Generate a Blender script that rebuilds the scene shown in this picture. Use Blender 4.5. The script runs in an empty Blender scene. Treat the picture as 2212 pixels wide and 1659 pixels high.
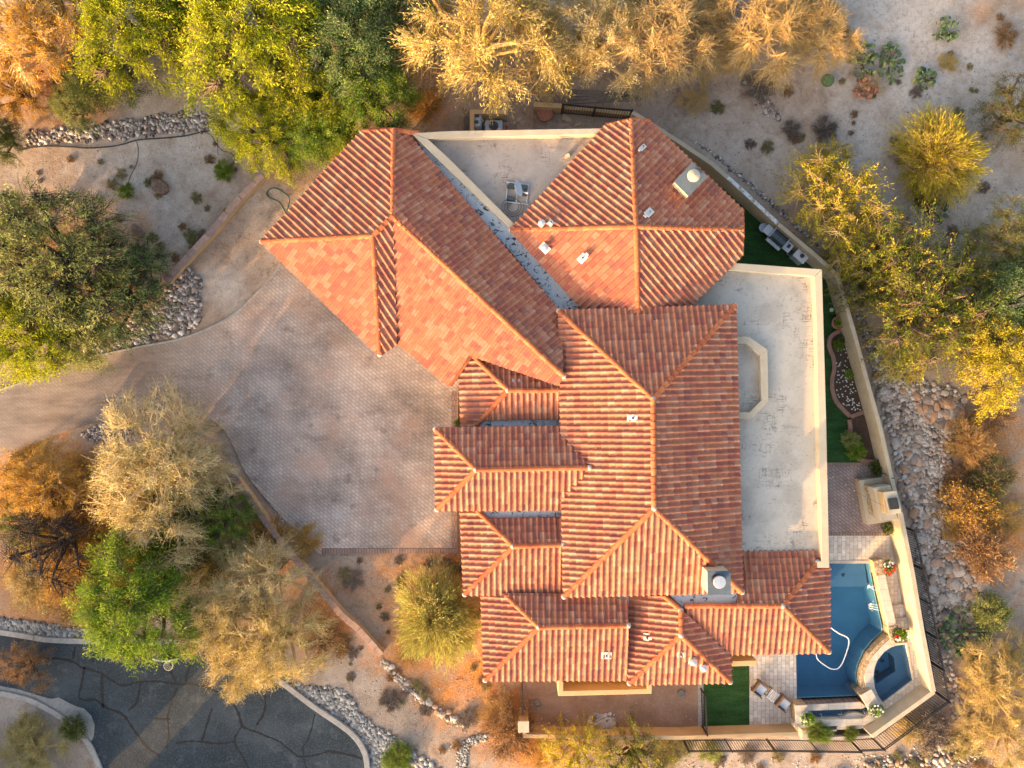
import bpy, bmesh, math, random
import numpy as np
from mathutils import Vector, Matrix
rad = math.radians
S = bpy.context.scene
COL = S.collection
random.seed(7)
CAM_H = 44.0
FOV = rad(65.0)
MPP = 2 * CAM_H * math.tan(FOV / 2) / 2211.0      # metres of ground per map unit


def G(u, v, z=0.0):
    """map unit (u to the east, v to the south) -> metres, for a point z above the ground, as the aerial survey sees it"""
    k = MPP * (CAM_H - z) / CAM_H
    return Vector(((u - 1105.5) * k, -(v - 829.5) * k, z))


def K(c, r, x, y):
    return (737.0 * c + x * 0.33455, 554.9 * r - (6.0 if r == 2 else 0.0) + y * 0.33455)


# ------------------------------------------------------------------ scene objects
def thing(name, label, cat, loc=(0, 0, 0), rz=0.0, group=None):
    o = bpy.data.objects.new(name, None)
    o.empty_display_size = 0.2
    COL.objects.link(o)
    o.location = loc
    o.rotation_euler = (0, 0, rz)
    o['label'] = label
    o['category'] = cat
    if group:
        o['group'] = group
    return o


def tag(o, label, cat, group=None):
    o['label'] = label
    o['category'] = cat
    if group:
        o['group'] = group
    return o


def link(name, me, mat=None, parent=None, label=None):
    o = bpy.data.objects.new(name, me)
    COL.objects.link(o)
    if mat is not None and len(me.materials) == 0:
        me.materials.append(mat)
    if parent is not None:
        o.parent = parent
    if label:
        o['label'] = label
    return o


def structure(o):
    o['kind'] = 'structure'
    return o


class MB:
    """collects shapes, then links them as one mesh"""

    def __init__(self):
        self.v, self.f, self.t = [], [], []

    def add(self, vs, fs, tint=0.5):
        n = len(self.v)
        self.v += [tuple(p) for p in vs]
        self.f += [tuple(i + n for i in f) for f in fs]
        self.t += [tint] * len(fs)

    def prism(self, poly, z0, z1, tint=0.5):
        """poly of xy pairs, counter-clockwise or not"""
        n = len(poly)
        a = sum(poly[i][0] * poly[(i + 1) % n][1] - poly[(i + 1) % n][0] * poly[i][1] for i in range(n))
        if a < 0:
            poly = list(reversed(poly))
        vs = [(p[0], p[1], z0) for p in poly] + [(p[0], p[1], z1) for p in poly]
        fs = [tuple(range(n - 1, -1, -1)), tuple(range(n, 2 * n))]
        fs += [(i, (i + 1) % n, n + (i + 1) % n, n + i) for i in range(n)]
        self.add(vs, fs, tint)

    def box(self, c, s, rz=0.0, tint=0.5, tilt=None):
        m = Matrix.Rotation(rz, 3, 'Z')
        if tilt is not None:
            m = m @ Matrix.Rotation(tilt[0], 3, 'X') @ Matrix.Rotation(tilt[1], 3, 'Y')
        vs = []
        for k in range(8):
            p = Vector(((k & 1) - .5, ((k >> 1) & 1) - .5, ((k >> 2) & 1) - .5))
            p = m @ Vector((p.x * s[0], p.y * s[1], p.z * s[2])) + Vector(c)
            vs.append(p)
        self.add(vs, [(0, 2, 3, 1), (4, 5, 7, 6), (0, 1, 5, 4), (2, 6, 7, 3), (0, 4, 6, 2), (1, 3, 7, 5)], tint)

    def lathe(self, c, prof, n=20, tint=0.5, m=None):
        """prof of (radius, z), bottom to top"""
        vs, fs = [], []
        for (r, z) in prof:
            for k in range(n):
                a = 2 * math.pi * k / n
                p = Vector((r * math.cos(a), r * math.sin(a), z))
                if m is not None:
                    p = m @ p
                vs.append(p + Vector(c))
        for j in range(len(prof) - 1):
            for k in range(n):
                k2 = (k + 1) % n
                fs.append((j * n + k, j * n + k2, (j + 1) * n + k2, (j + 1) * n + k))
        if prof[0][0] > 1e-4:
            fs.append(tuple(range(n - 1, -1, -1)))
        if prof[-1][0] > 1e-4:
            fs.append(tuple((len(prof) - 1) * n + k for k in range(n)))
        self.add(vs, fs, tint)

    def tube(self, pts, r0, r1=None, n=6, tint=0.5):
        r1 = r0 if r1 is None else r1
        pts = [Vector(p) for p in pts]
        vs, fs = [], []
        for i, p in enumerate(pts):
            d = (pts[min(i + 1, len(pts) - 1)] - pts[max(i - 1, 0)]).normalized()
            a = d.orthogonal() if abs(d.z) < .95 else Vector((1, 0, 0))
            a = Vector((0, 0, 1)).cross(d) if abs(d.z) < .95 else Vector((1, 0, 0))
            a.normalize()
            b = d.cross(a).normalized()
            r = r0 + (r1 - r0) * i / max(1, len(pts) - 1)
            for k in range(n):
                t = 2 * math.pi * k / n
                vs.append(p + a * r * math.cos(t) + b * r * math.sin(t))
        for i in range(len(pts) - 1):
            for k in range(n):
                k2 = (k + 1) % n
                fs.append((i * n + k, i * n + k2, (i + 1) * n + k2, (i + 1) * n + k))
        fs.append(tuple(range(n - 1, -1, -1)))
        fs.append(tuple((len(pts) - 1) * n + k for k in range(n)))
        self.add(vs, fs, tint)

    def mesh(self, name, smooth=False):
        me = bpy.data.meshes.new(name)
        me.from_pydata(self.v, [], self.f)
        a = me.attributes.new('tint', 'FLOAT', 'FACE')
        a.data.foreach_set('value', self.t)
        if smooth:
            me.polygons.foreach_set('use_smooth', [True] * len(me.polygons))
            if smooth != 'all':
                me.set_sharp_from_angle(angle=rad(40))
        me.update()
        return me

    def build(self, name, mat, parent=None, smooth=False, label=None):
        return link(name, self.mesh(name, smooth), mat, parent, label)


def bevel(o, w=0.02, seg=2):
    m = o.modifiers.new('b', 'BEVEL')
    m.width = w
    m.segments = seg
    m.limit_method = 'ANGLE'
    m.angle_limit = rad(40)
    return o


def quads_mesh(name, V, tint):
    """V (n,4,3) array of separate quads"""
    n = len(V)
    me = bpy.data.meshes.new(name)
    me.vertices.add(n * 4)
    me.vertices.foreach_set('co', np.ascontiguousarray(V, dtype=np.float32).ravel())
    me.loops.add(n * 4)
    me.loops.foreach_set('vertex_index', np.arange(n * 4, dtype=np.int32))
    me.polygons.add(n)
    me.polygons.foreach_set('loop_start', np.arange(0, n * 4, 4, dtype=np.int32))
    a = me.attributes.new('tint', 'FLOAT', 'FACE')
    a.data.foreach_set('value', np.asarray(tint, dtype=np.float32))
    me.update()
    me.validate()
    return me


def strip_poly(pts, width, off=0.0):
    """polygon of a band of given width along a polyline (mitred); off shifts it to the left of travel"""
    P = [Vector((p[0], p[1])) for p in pts]
    L, R = [], []
    for i, p in enumerate(P):
        d0 = (p - P[i - 1]).normalized() if i > 0 else None
        d1 = (P[i + 1] - p).normalized() if i < len(P) - 1 else None
        if d0 is None:
            d0 = d1
        if d1 is None:
            d1 = d0
        n0 = Vector((-d0.y, d0.x))
        n1 = Vector((-d1.y, d1.x))
        n = (n0 + n1)
        n = n.normalized() if n.length > 1e-6 else n0
        k = 1.0 / max(0.4, n.dot(n0))
        L.append(p + n * k * (off + width / 2))
        R.append(p + n * k * (off - width / 2))
    return [tuple(q) for q in L] + [tuple(q) for q in reversed(R)]


def band(mb, pts, width, z0, z1, off=0.0, tint=0.5):
    """wall or kerb along a polyline, one closed prism"""
    mb.prism(strip_poly(pts, width, off), z0, z1, tint)


def gp(pts, z=0.0):
    return [tuple(G(p[0], p[1], z).xy) for p in pts]


def smooth_line(pts, n=6):
    """Catmull-Rom through points (tuples of any length)"""
    P = [np.array(p, float) for p in pts]
    P = [2 * P[0] - P[1]] + P + [2 * P[-1] - P[-2]]
    out = []
    for i in range(1, len(P) - 2):
        for k in range(n):
            t = k / n
            a, b, c, d = P[i - 1], P[i], P[i + 1], P[i + 2]
            out.append(tuple(0.5 * ((2 * b) + (-a + c) * t + (2 * a - 5 * b + 4 * c - d) * t * t + (-a + 3 * b - 3 * c + d) * t ** 3)))
    out.append(tuple(P[-2]))
    return out


def inside(poly, X, Y):
    X = np.asarray(X, float)
    Y = np.asarray(Y, float)
    r = np.zeros(X.shape, bool)
    n = len(poly)
    j = n - 1
    for i in range(n):
        xi, yi = poly[i][0], poly[i][1]
        xj, yj = poly[j][0], poly[j][1]
        c = ((yi > Y) != (yj > Y)) & (X < (xj - xi) * (Y - yi) / (yj - yi + 1e-12) + xi)
        r ^= c
        j = i
    return r


def seg_dist(poly, X, Y, closed=True):
    D = np.full(np.shape(X), 1e9)
    n = len(poly)
    for i in range(n if closed else n - 1):
        ax, ay = poly[i][0], poly[i][1]
        bx, by = poly[(i + 1) % n][0], poly[(i + 1) % n][1]
        dx, dy = bx - ax, by - ay
        t = np.clip(((X - ax) * dx + (Y - ay) * dy) / (dx * dx + dy * dy + 1e-9), 0, 1)
        D = np.minimum(D, np.hypot(X - ax - t * dx, Y - ay - t * dy))
    return D


# ------------------------------------------------------------------ materials
class NT:
    def __init__(self, name):
        self.m = bpy.data.materials.new(name)
        self.m.use_nodes = True
        self.t = self.m.node_tree
        self.t.nodes.clear()
        self.out = self.t.nodes.new('ShaderNodeOutputMaterial')
        self.co = None

    def n(self, kind, **kw):
        x = self.t.nodes.new(kind)
        for k, v in kw.items():
            if k.startswith('i_'):
                x.inputs[k[2:].replace('_', ' ')].default_value = v
            else:
                setattr(x, k, v)
        return x

    def l(self, a, b):
        self.t.links.new(a, b)

    def coord(self, scale=(1, 1, 1), rz=0.0):
        if self.co is None:
            self.co = self.n('ShaderNodeTexCoord')
        mp = self.n('ShaderNodeMapping')
        mp.inputs['Scale'].default_value = scale
        mp.inputs['Rotation'].default_value = (0, 0, rz)
        self.l(self.co.outputs['Object'], mp.inputs['Vector'])
        return mp.outputs['Vector']

    def noise(self, scale, detail=4, rough=0.55, vec=None, dist=0.0):
        x = self.n('ShaderNodeTexNoise')
        x.inputs['Scale'].default_value = scale
        x.inputs['Detail'].default_value = detail
        x.inputs['Roughness'].default_value = rough
        x.inputs['Distortion'].default_value = dist
        self.l(vec if vec is not None else self.coord(), x.inputs['Vector'])
        return x.outputs['Fac']

    def ramp(self, fac, stops, const=False):
        x = self.n('ShaderNodeValToRGB')
        cr = x.color_ramp
        cr.interpolation = 'CONSTANT' if const else 'LINEAR'
        while len(cr.elements) < len(stops):
            cr.elements.new(0.5)
        for e, (p, c) in zip(cr.elements, stops):
            e.position = p
            e.color = (c, c, c, 1) if isinstance(c, (int, float)) else (*c, 1)
        self.l(fac, x.inputs['Fac'])
        return x.outputs['Color']

    def mix(self, fac, a, b, mode='MIX'):
        x = self.n('ShaderNodeMix', data_type='RGBA', blend_type=mode)
        for sock, v in ((x.inputs[0], fac), (x.inputs[6], a), (x.inputs[7], b)):
            if isinstance(v, (int, float)):
                sock.default_value = v if sock.type == 'VALUE' else (v, v, v, 1)
            elif isinstance(v, tuple):
                sock.default_value = (*v, 1)
            else:
                self.l(v, sock)
        return x.outputs[2]

    def attr(self, name='tint'):
        x = self.n('ShaderNodeAttribute', attribute_name=name)
        return x.outputs['Fac']

    def bump(self, h, strength=0.3, dist=0.02):
        x = self.n('ShaderNodeBump')
        x.inputs['Strength'].default_value = strength
        x.inputs['Distance'].default_value = dist
        self.l(h, x.inputs['Height'])
        return x.outputs['Normal']

    def principled(self, color, rough=0.8, metal=0.0, normal=None, spec=0.3, **kw):
        b = self.n('ShaderNodeBsdfPrincipled')
        if isinstance(color, tuple):
            b.inputs['Base Color'].default_value = (*color, 1)
        else:
            self.l(color, b.inputs['Base Color'])
        if isinstance(rough, (int, float)):
            b.inputs['Roughness'].default_value = rough
        else:
            self.l(rough, b.inputs['Roughness'])
        b.inputs['Metallic'].default_value = metal
        b.inputs['Specular IOR Level'].default_value = spec
        if normal is not None:
            self.l(normal, b.inputs['Normal'])
        for k, v in kw.items():
            b.inputs[k.replace('_', ' ')].default_value = v
        self.l(b.outputs[0], self.out.inputs['Surface'])
        return self.m


def simple(name, c, var=0.12, scale=6.0, rough=0.8, metal=0.0, bump=0.15, bscale=40.0, spec=0.3):
    t = NT(name)
    d = tuple(max(0, x * (1 - var)) for x in c)
    e = tuple(min(1, x * (1 + var)) for x in c)
    col = t.ramp(t.noise(scale, 5, 0.65), [(0.3, d), (0.7, e)])
    return t.principled(col, rough, metal, t.bump(t.noise(bscale, 3), bump, 0.01), spec)


def tinted(name, stops, const=False, rough=0.85, nscale=9.0, nvar=0.25, bump=0.25, bscale=50.0, spec=0.25, bdist=0.01):
    t = NT(name)
    base = t.ramp(t.attr(), stops, const)
    v = t.ramp(t.noise(nscale, 4, 0.6), [(0.25, 1 - nvar), (0.75, 1 + nvar * 0.6)])
    return t.principled(t.mix(1.0, base, v, 'MULTIPLY'), rough, 0, t.bump(t.noise(bscale, 3), bump, bdist), spec)


M = {}
M['roof_tile'] = tinted('terracotta_tile', [
    (0.0, (0.43, 0.168, 0.096)), (0.18, (0.385, 0.140, 0.088)), (0.34, (0.45, 0.190, 0.112)), (0.50, (0.41, 0.155, 0.094)),
    (0.66, (0.47, 0.222, 0.140)), (0.80, (0.31, 0.122, 0.090)), (0.87, (0.37, 0.122, 0.084)), (0.965, (0.46, 0.235, 0.155))], True,
    rough=0.8, nscale=5.0, nvar=0.20, bump=0.3, bscale=60)
M['ridge_tile'] = tinted('terracotta_ridge_tile', [(0.0, (0.46, 0.140, 0.056)), (0.35, (0.50, 0.170, 0.072)), (0.7, (0.41, 0.115, 0.05))], True,
                         rough=0.8, nscale=8, nvar=0.25)
M['mortar'] = simple('grey_mortar', (0.44, 0.41, 0.38), 0.15, 20, 0.9, bump=0.5)
M['fascia'] = simple('brown_fascia_wood', (0.22, 0.13, 0.08), 0.15, 10)
t = NT('tan_stucco')
c = t.ramp(t.noise(0.7, 5, 0.65), [(0.3, (0.46, 0.315, 0.165)), (0.7, (0.56, 0.395, 0.22))])
c = t.mix(t.ramp(t.noise(4, 6, 0.7), [(0.55, 0.0), (0.75, 0.35)]), c, (0.42, 0.33, 0.24))
M['stucco'] = t.principled(c, 0.9, 0, t.bump(t.noise(45, 4), 0.5, 0.02), 0.2)
t = NT('weathered_pale_stucco')
c = t.ramp(t.noise(0.8, 6, 0.7), [(0.3, (0.40, 0.325, 0.225)), (0.7, (0.53, 0.45, 0.335))])
c = t.mix(t.ramp(t.noise(3, 6, 0.75, t.coord((1, 1, .4))), [(0.52, 0.0), (0.68, 0.5)]), c, (0.33, 0.27, 0.20))
M['pale_stucco'] = t.principled(c, 0.9, 0, t.bump(t.noise(40, 4), 0.5, 0.02), 0.2)
t = NT('cream_parapet_stucco')
c = t.ramp(t.noise(1.2, 5, 0.65), [(0.3, (0.46, 0.385, 0.28)), (0.7, (0.56, 0.475, 0.355))])
c = t.mix(t.ramp(t.noise(9, 6, 0.75), [(0.5, 0.0), (0.72, 0.45)]), c, (0.40, 0.35, 0.28))
M['parapet'] = t.principled(c, 0.9, 0, t.bump(t.noise(40, 4), 0.5, 0.02), 0.2)


def flat_roof_mat(name, a, b, stain):
    t = NT(name)
    c = t.ramp(t.noise(0.5, 6, 0.7), [(0.3, a), (0.7, b)])
    hz = t.noise(3.2, 8, 0.8, t.coord((0.6, 3.0, 1)))
    vt = t.noise(3.2, 8, 0.8, t.coord((3.0, 0.6, 1)))
    patch = t.ramp(t.noise(0.7, 4, 0.6), [(0.50, 0.0), (0.60, 0.9)])
    s1 = t.mix(1.0, t.ramp(hz, [(0.535, 0.0), (0.575, 0.9)]), patch, 'MULTIPLY')
    s2 = t.mix(1.0, t.ramp(vt, [(0.55, 0.0), (0.59, 0.9)]), patch, 'MULTIPLY')
    c = t.mix(t.mix(1.0, s1, s2, 'ADD'), c, stain)
    c = t.mix(t.ramp(t.noise(0.55, 5, 0.6, t.coord((1, 1, 1), 2.1)), [(0.50, 0.0), (0.62, 0.4)]), c, tuple(x * 0.62 for x in a))
    sp = t.ramp(t.noise(7, 4, 0.8), [(0.58, 0.0), (0.66, 0.55)])
    c = t.mix(sp, c, stain)
    return t.principled(c, 0.75, 0, t.bump(t.noise(30, 4), 0.25, 0.01), 0.3)


M['flat_white'] = flat_roof_mat('white_roof_coating', (0.44, 0.40, 0.34), (0.54, 0.495, 0.43), (0.17, 0.155, 0.14))
M['flat_tan'] = flat_roof_mat('dusty_roof_coating', (0.36, 0.305, 0.265), (0.45, 0.385, 0.335), (0.12, 0.095, 0.08))
t = NT('grey_roll_roofing')
c = t.ramp(t.noise(9, 5, 0.7), [(0.3, (0.44, 0.48, 0.51)), (0.65, (0.60, 0.64, 0.67))])
c = t.mix(t.ramp(t.noise(2.2, 6, 0.75, dist=1.5), [(0.555, 0.0), (0.575, 1.0)]), c, (0.06, 0.06, 0.06))
M['roll'] = t.principled(c, 0.7, 0.0, t.bump(t.noise(60, 2), 0.4, 0.01))
t = NT('peeling_white_paint')
c = t.ramp(t.noise(3.5, 7, 0.75, t.coord((1, 1, 1), 0.6)), [(0.44, (0.36, 0.28, 0.19)), (0.49, (0.56, 0.58, 0.60)), (0.58, (0.66, 0.68, 0.70)), (0.64, (0.14, 0.15, 0.17))])
M['peel'] = t.principled(c, 0.8, 0, t.bump(t.noise(20, 4), 0.4, 0.01))
M['metal_flash'] = simple('galvanised_metal', (0.62, 0.66, 0.70), 0.1, 12, 0.35, 0.6, 0.05)
M['white_paint'] = simple('white_paint', (0.62, 0.61, 0.59), 0.12, 14, 0.55, 0, 0.05)
M['dark_metal'] = simple('black_iron', (0.03, 0.03, 0.035), 0.2, 20, 0.5, 0.3, 0.05)
M['dark_plastic'] = simple('dark_plastic', (0.05, 0.055, 0.06), 0.2, 10, 0.45)
M['grey_metal'] = simple('stainless_steel', (0.50, 0.53, 0.56), 0.08, 10, 0.4, 0.15, 0.04)
M['hood'] = simple('dark_grill_hood', (0.07, 0.09, 0.10), 0.2, 10, 0.4, 0.5, 0.04)

# paving
t = NT('driveway_pavers')
br = t.n('ShaderNodeTexBrick')
br.offset = 0.5
t.l(t.coord((1, 1, 1), rad(41)), br.inputs['Vector'])
br.inputs['Color1'].default_value = (0.485, 0.40, 0.34, 1)
br.inputs['Color2'].default_value = (0.40, 0.325, 0.275, 1)
br.inputs['Mortar'].default_value = (0.235, 0.19, 0.165, 1)
br.inputs['Scale'].default_value = 1.0
br.inputs['Mortar Size'].default_value = 0.014
br.inputs['Brick Width'].default_value = 0.27
br.inputs['Row Height'].default_value = 0.17
br.inputs['Bias'].default_value = 0.0
c = br.outputs['Color']
wear = t.ramp(t.noise(0.28, 7, 0.62, dist=0.4), [(0.32, 0.58), (0.5, 1.0), (0.68, 1.38)])
c = t.mix(1.0, c, wear, 'MULTIPLY')
streak = t.ramp(t.noise(1.0, 5, 0.6, t.coord((0.12, 0.8, 1), rad(-35))), [(0.35, 0.86), (0.65, 1.14)])
c = t.mix(1.0, c, streak, 'MULTIPLY')
c = t.mix(t.ramp(t.noise(0.33, 4, 0.6, t.coord((1, 1, 1), 1.3)), [(0.48, 0.0), (0.68, 0.6)]), c, (0.46, 0.29, 0.21))
c = t.mix(t.ramp(t.noise(0.55, 6, 0.7, t.coord((1, 1, 1), 0.4)), [(0.58, 0.0), (0.72, 0.55)]), c, (0.50, 0.46, 0.455))
c = t.mix(t.ramp(t.noise(0.9, 4, 0.6, t.coord((1, 1, 1), 2.2)), [(0.60, 0.0), (0.70, 0.55)]), c, (0.15, 0.12, 0.105))
c = t.mix(1.0, c, t.ramp(t.noise(26, 2, 0.6), [(0.3, 0.82), (0.7, 1.18)]), 'MULTIPLY')
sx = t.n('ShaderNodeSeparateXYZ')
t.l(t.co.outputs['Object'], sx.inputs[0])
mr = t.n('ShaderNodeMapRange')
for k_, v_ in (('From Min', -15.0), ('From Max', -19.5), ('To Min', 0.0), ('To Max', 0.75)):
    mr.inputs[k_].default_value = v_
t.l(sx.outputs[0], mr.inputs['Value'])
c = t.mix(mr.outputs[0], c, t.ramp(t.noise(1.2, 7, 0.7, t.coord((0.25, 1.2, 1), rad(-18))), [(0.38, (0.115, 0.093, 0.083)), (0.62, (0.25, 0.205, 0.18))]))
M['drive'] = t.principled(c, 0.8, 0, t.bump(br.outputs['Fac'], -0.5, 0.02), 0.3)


def brick_mat(name, c1, c2, mo, w, h, ms, rz, var=0.25, sc=1.2, offset=0.5):
    t = NT(name)
    br = t.n('ShaderNodeTexBrick')
    br.offset = offset
    t.l(t.coord((1, 1, 1), rz), br.inputs['Vector'])
    for k, v in (('Color1', c1), ('Color2', c2), ('Mortar', mo)):
        br.inputs[k].default_value = (*v, 1)
    br.inputs['Scale'].default_value = 1.0
    br.inputs['Mortar Size'].default_value = ms
    br.inputs['Brick Width'].default_value = w
    br.inputs['Row Height'].default_value = h
    c = t.mix(1.0, br.outputs['Color'], t.ramp(t.noise(sc, 6, 0.7), [(0.3, 1 - var), (0.7, 1 + var)]), 'MULTIPLY')
    c = t.mix(t.ramp(t.noise(2.5, 6, 0.75), [(0.62, 0.0), (0.74, 0.4)]), c, tuple(x * 0.5 for x in c1))
    return t.principled(c, 0.75, 0, t.bump(br.outputs['Fac'], -0.4, 0.01), 0.3)


M['patio_paver'] = brick_mat('patio_pavers', (0.36, 0.27, 0.235), (0.30, 0.22, 0.20), (0.15, 0.11, 0.10), 0.26, 0.15, 0.012, rad(38))
M['travertine'] = brick_mat('travertine_tiles', (0.72, 0.655, 0.57), (0.54, 0.475, 0.40), (0.36, 0.31, 0.25), 0.42, 0.22, 0.012, rad(90), 0.22, 3.0)
M['cap_stone'] = brick_mat('pale_cap_stone', (0.55, 0.495, 0.42), (0.48, 0.425, 0.355), (0.33, 0.28, 0.23), 0.6, 0.9, 0.012, rad(90), 0.15, 3.0)
M['border_paver'] = brick_mat('border_pavers', (0.33, 0.22, 0.17), (0.27, 0.18, 0.15), (0.12, 0.09, 0.08), 0.15, 0.30, 0.014, 0.0)
t = NT('stacked_ledger_stone')
vo = t.n('ShaderNodeTexVoronoi', feature='F1')
vo.inputs['Scale'].default_value = 6.0
t.l(t.coord((1, 1, 2.4)), vo.inputs['Vector'])
sep = t.n('ShaderNodeSeparateColor')
t.l(vo.outputs['Color'], sep.inputs[0])
c = t.ramp(sep.outputs[0], [(0.0, (0.30, 0.20, 0.11)), (0.4, (0.48, 0.35, 0.20)), (0.75, (0.56, 0.45, 0.30)), (1.0, (0.36, 0.28, 0.20))])
vd = t.n('ShaderNodeTexVoronoi', feature='DISTANCE_TO_EDGE')
vd.inputs['Scale'].default_value = 6.0
t.l(t.coord((1, 1, 2.4)), vd.inputs['Vector'])
c = t.mix(t.ramp(vd.outputs['Distance'], [(0.0, 1.0), (0.07, 0.0)]), c, (0.13, 0.095, 0.06))
M['ledger'] = t.principled(c, 0.9, 0, t.bump(vd.outputs['Distance'], 0.7, 0.04))
M['mosaic'] = brick_mat('brown_mosaic_tile', (0.16, 0.11, 0.09), (0.09, 0.07, 0.065), (0.24, 0.20, 0.18), 0.09, 0.09, 0.012, rad(45), 0.2, 3)
M['brick_edge'] = brick_mat('red_brick_edging', (0.36, 0.19, 0.13), (0.28, 0.15, 0.11), (0.20, 0.13, 0.10), 0.11, 0.5, 0.012, 0.3)
M['block_cap'] = tinted('red_block_cap', [(0.0, (0.36, 0.24, 0.19)), (0.5, (0.42, 0.28, 0.22)), (1.0, (0.32, 0.22, 0.19))], rough=0.9, nscale=4, nvar=0.3)
t = NT('asphalt')
c = t.ramp(t.noise(0.35, 6, 0.65), [(0.3, (0.018, 0.026, 0.034)), (0.5, (0.028, 0.040, 0.050)), (0.72, (0.058, 0.072, 0.084))])
c = t.mix(t.ramp(t.noise(13, 3, 0.8), [(0.52, 0.0), (0.72, 0.55)]), c, (0.17, 0.185, 0.19))
c = t.mix(t.ramp(t.noise(0.8, 6, 0.7, t.coord((1, 1, 1), 0.8)), [(0.55, 0.0), (0.72, 0.45)]), c, (0.17, 0.175, 0.18))
M['asphalt'] = t.principled(c, 0.85, 0, t.bump(t.noise(70, 3), 0.6, 0.01), 0.3)
M['tar'] = simple('tar_seal', (0.009, 0.010, 0.012), 0.3, 6, 0.6)
M['concrete'] = simple('kerb_concrete', (0.36, 0.33, 0.30), 0.22, 5, 0.9, bump=0.3)
M['dust'] = simple('dusty_concrete_apron', (0.27, 0.26, 0.25), 0.22, 4, 0.9, bump=0.3)

# soil: a = mask of leaf litter and painted warm sunlight, b = pale caliche mask, painted per vertex from where litter, orange glow and bare ground lie
t = NT('desert_soil')
at = t.n('ShaderNodeAttribute', attribute_name='mask')
sp = t.n('ShaderNodeSeparateColor')
t.l(at.outputs['Color'], sp.inputs[0])
c = t.ramp(t.noise(0.32, 7, 0.65, dist=0.3), [(0.28, (0.29, 0.21, 0.15)), (0.5, (0.39, 0.30, 0.23)), (0.72, (0.48, 0.395, 0.32))])
c = t.mix(t.ramp(t.noise(1.1, 8, 0.75, dist=0.6), [(0.50, 0.0), (0.66, 0.75)]), c, (0.20, 0.135, 0.09))
c = t.mix(t.ramp(t.noise(5.5, 5, 0.75), [(0.52, 0.0), (0.68, 0.6)]), c, (0.17, 0.12, 0.085))
pal = t.mix(1.0, sp.outputs[1], t.ramp(t.noise(0.8, 5, 0.6), [(0.3, 0.35), (0.6, 1.0)]), 'MULTIPLY')
c = t.mix(pal, c, t.ramp(t.noise(3.5, 7, 0.8), [(0.34, (0.34, 0.285, 0.24)), (0.5, (0.56, 0.50, 0.445)), (0.7, (0.66, 0.61, 0.56))]))
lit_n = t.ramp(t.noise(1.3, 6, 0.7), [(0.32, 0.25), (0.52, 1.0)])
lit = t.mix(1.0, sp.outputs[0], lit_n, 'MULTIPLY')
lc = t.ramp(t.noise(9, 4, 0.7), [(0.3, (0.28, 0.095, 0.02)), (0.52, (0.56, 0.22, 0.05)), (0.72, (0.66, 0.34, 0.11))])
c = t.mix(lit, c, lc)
c = t.mix(t.ramp(t.noise(17, 3, 0.65), [(0.58, 0.0), (0.68, 0.6)]), c, (0.17, 0.125, 0.10))
c = t.mix(t.ramp(t.noise(23, 2, 0.6, t.coord((1, 1, 1), 0.9)), [(0.64, 0.0), (0.70, 0.8)]), c, (0.58, 0.53, 0.48))
c = t.mix(sp.outputs[2], c, (0.085, 0.065, 0.052))  # soil darkened under stone beds, shade between the stones put into the colour
M['soil'] = t.principled(c, 0.95, 0, t.bump(t.noise(14, 5, 0.7), 0.8, 0.06), 0.15)
t = NT('raked_yard_soil')
c = t.ramp(t.noise(0.9, 7, 0.7), [(0.28, (0.21, 0.125, 0.08)), (0.5, (0.29, 0.185, 0.125)), (0.72, (0.36, 0.255, 0.185))])
c = t.mix(t.ramp(t.noise(22, 2, 0.6), [(0.62, 0.0), (0.70, 0.6)]), c, (0.52, 0.46, 0.40))
c = t.mix(t.ramp(t.noise(15, 3, 0.6, t.coord((1, 1, 1), 0.7)), [(0.6, 0.0), (0.70, 0.6)]), c, (0.15, 0.10, 0.075))
M['yard_soil'] = t.principled(c, 0.95, 0, t.bump(t.noise(16, 5, 0.7), 0.7, 0.05), 0.15)
M['rock'] = tinted('desert_rock', [(0.0, (0.17, 0.13, 0.105)), (0.25, (0.33, 0.265, 0.215)), (0.5, (0.44, 0.375, 0.315)), (0.8, (0.60, 0.54, 0.475)), (1.0, (0.44, 0.26, 0.155))],
                   rough=0.9, nscale=5, nvar=0.35, bump=0.5, bscale=25)
M['river_rock'] = tinted('grey_river_rock', [(0.0, (0.12, 0.118, 0.115)), (0.35, (0.24, 0.235, 0.225)), (0.65, (0.34, 0.325, 0.305)), (0.9, (0.48, 0.455, 0.42)), (1.0, (0.32, 0.245, 0.19))],
                         rough=0.85, nscale=6, nvar=0.25, bump=0.2)
M['dark_rock'] = tinted('mixed_rock', [(0.0, (0.10, 0.085, 0.08)), (0.4, (0.25, 0.21, 0.19)), (0.7, (0.42, 0.38, 0.35)), (0.9, (0.66, 0.63, 0.60)), (1.0, (0.34, 0.22, 0.16))],
                        rough=0.9, nscale=6, nvar=0.3, bump=0.5)
M['boulder'] = tinted('brown_boulder', [(0.0, (0.22, 0.14, 0.10)), (1.0, (0.36, 0.26, 0.19))], rough=0.9, nscale=3, nvar=0.6, bump=0.8, bscale=9, bdist=0.06)
M['white_rock'] = tinted('broken_white_concrete', [(0.0, (0.30, 0.285, 0.275)), (0.6, (0.44, 0.42, 0.41)), (1.0, (0.56, 0.54, 0.53))], rough=0.9, nscale=6, nvar=0.15, bump=0.4)
t = NT('artificial_turf')
c = t.ramp(t.noise(28, 4, 0.8), [(0.25, (0.010, 0.036, 0.010)), (0.5, (0.028, 0.088, 0.022)), (0.75, (0.10, 0.20, 0.065))])
c = t.mix(1.0, c, t.ramp(t.noise(1.2, 4, 0.6, t.coord((0.5, 2.2, 1))), [(0.3, 0.65), (0.7, 1.3)]), 'MULTIPLY')
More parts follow.
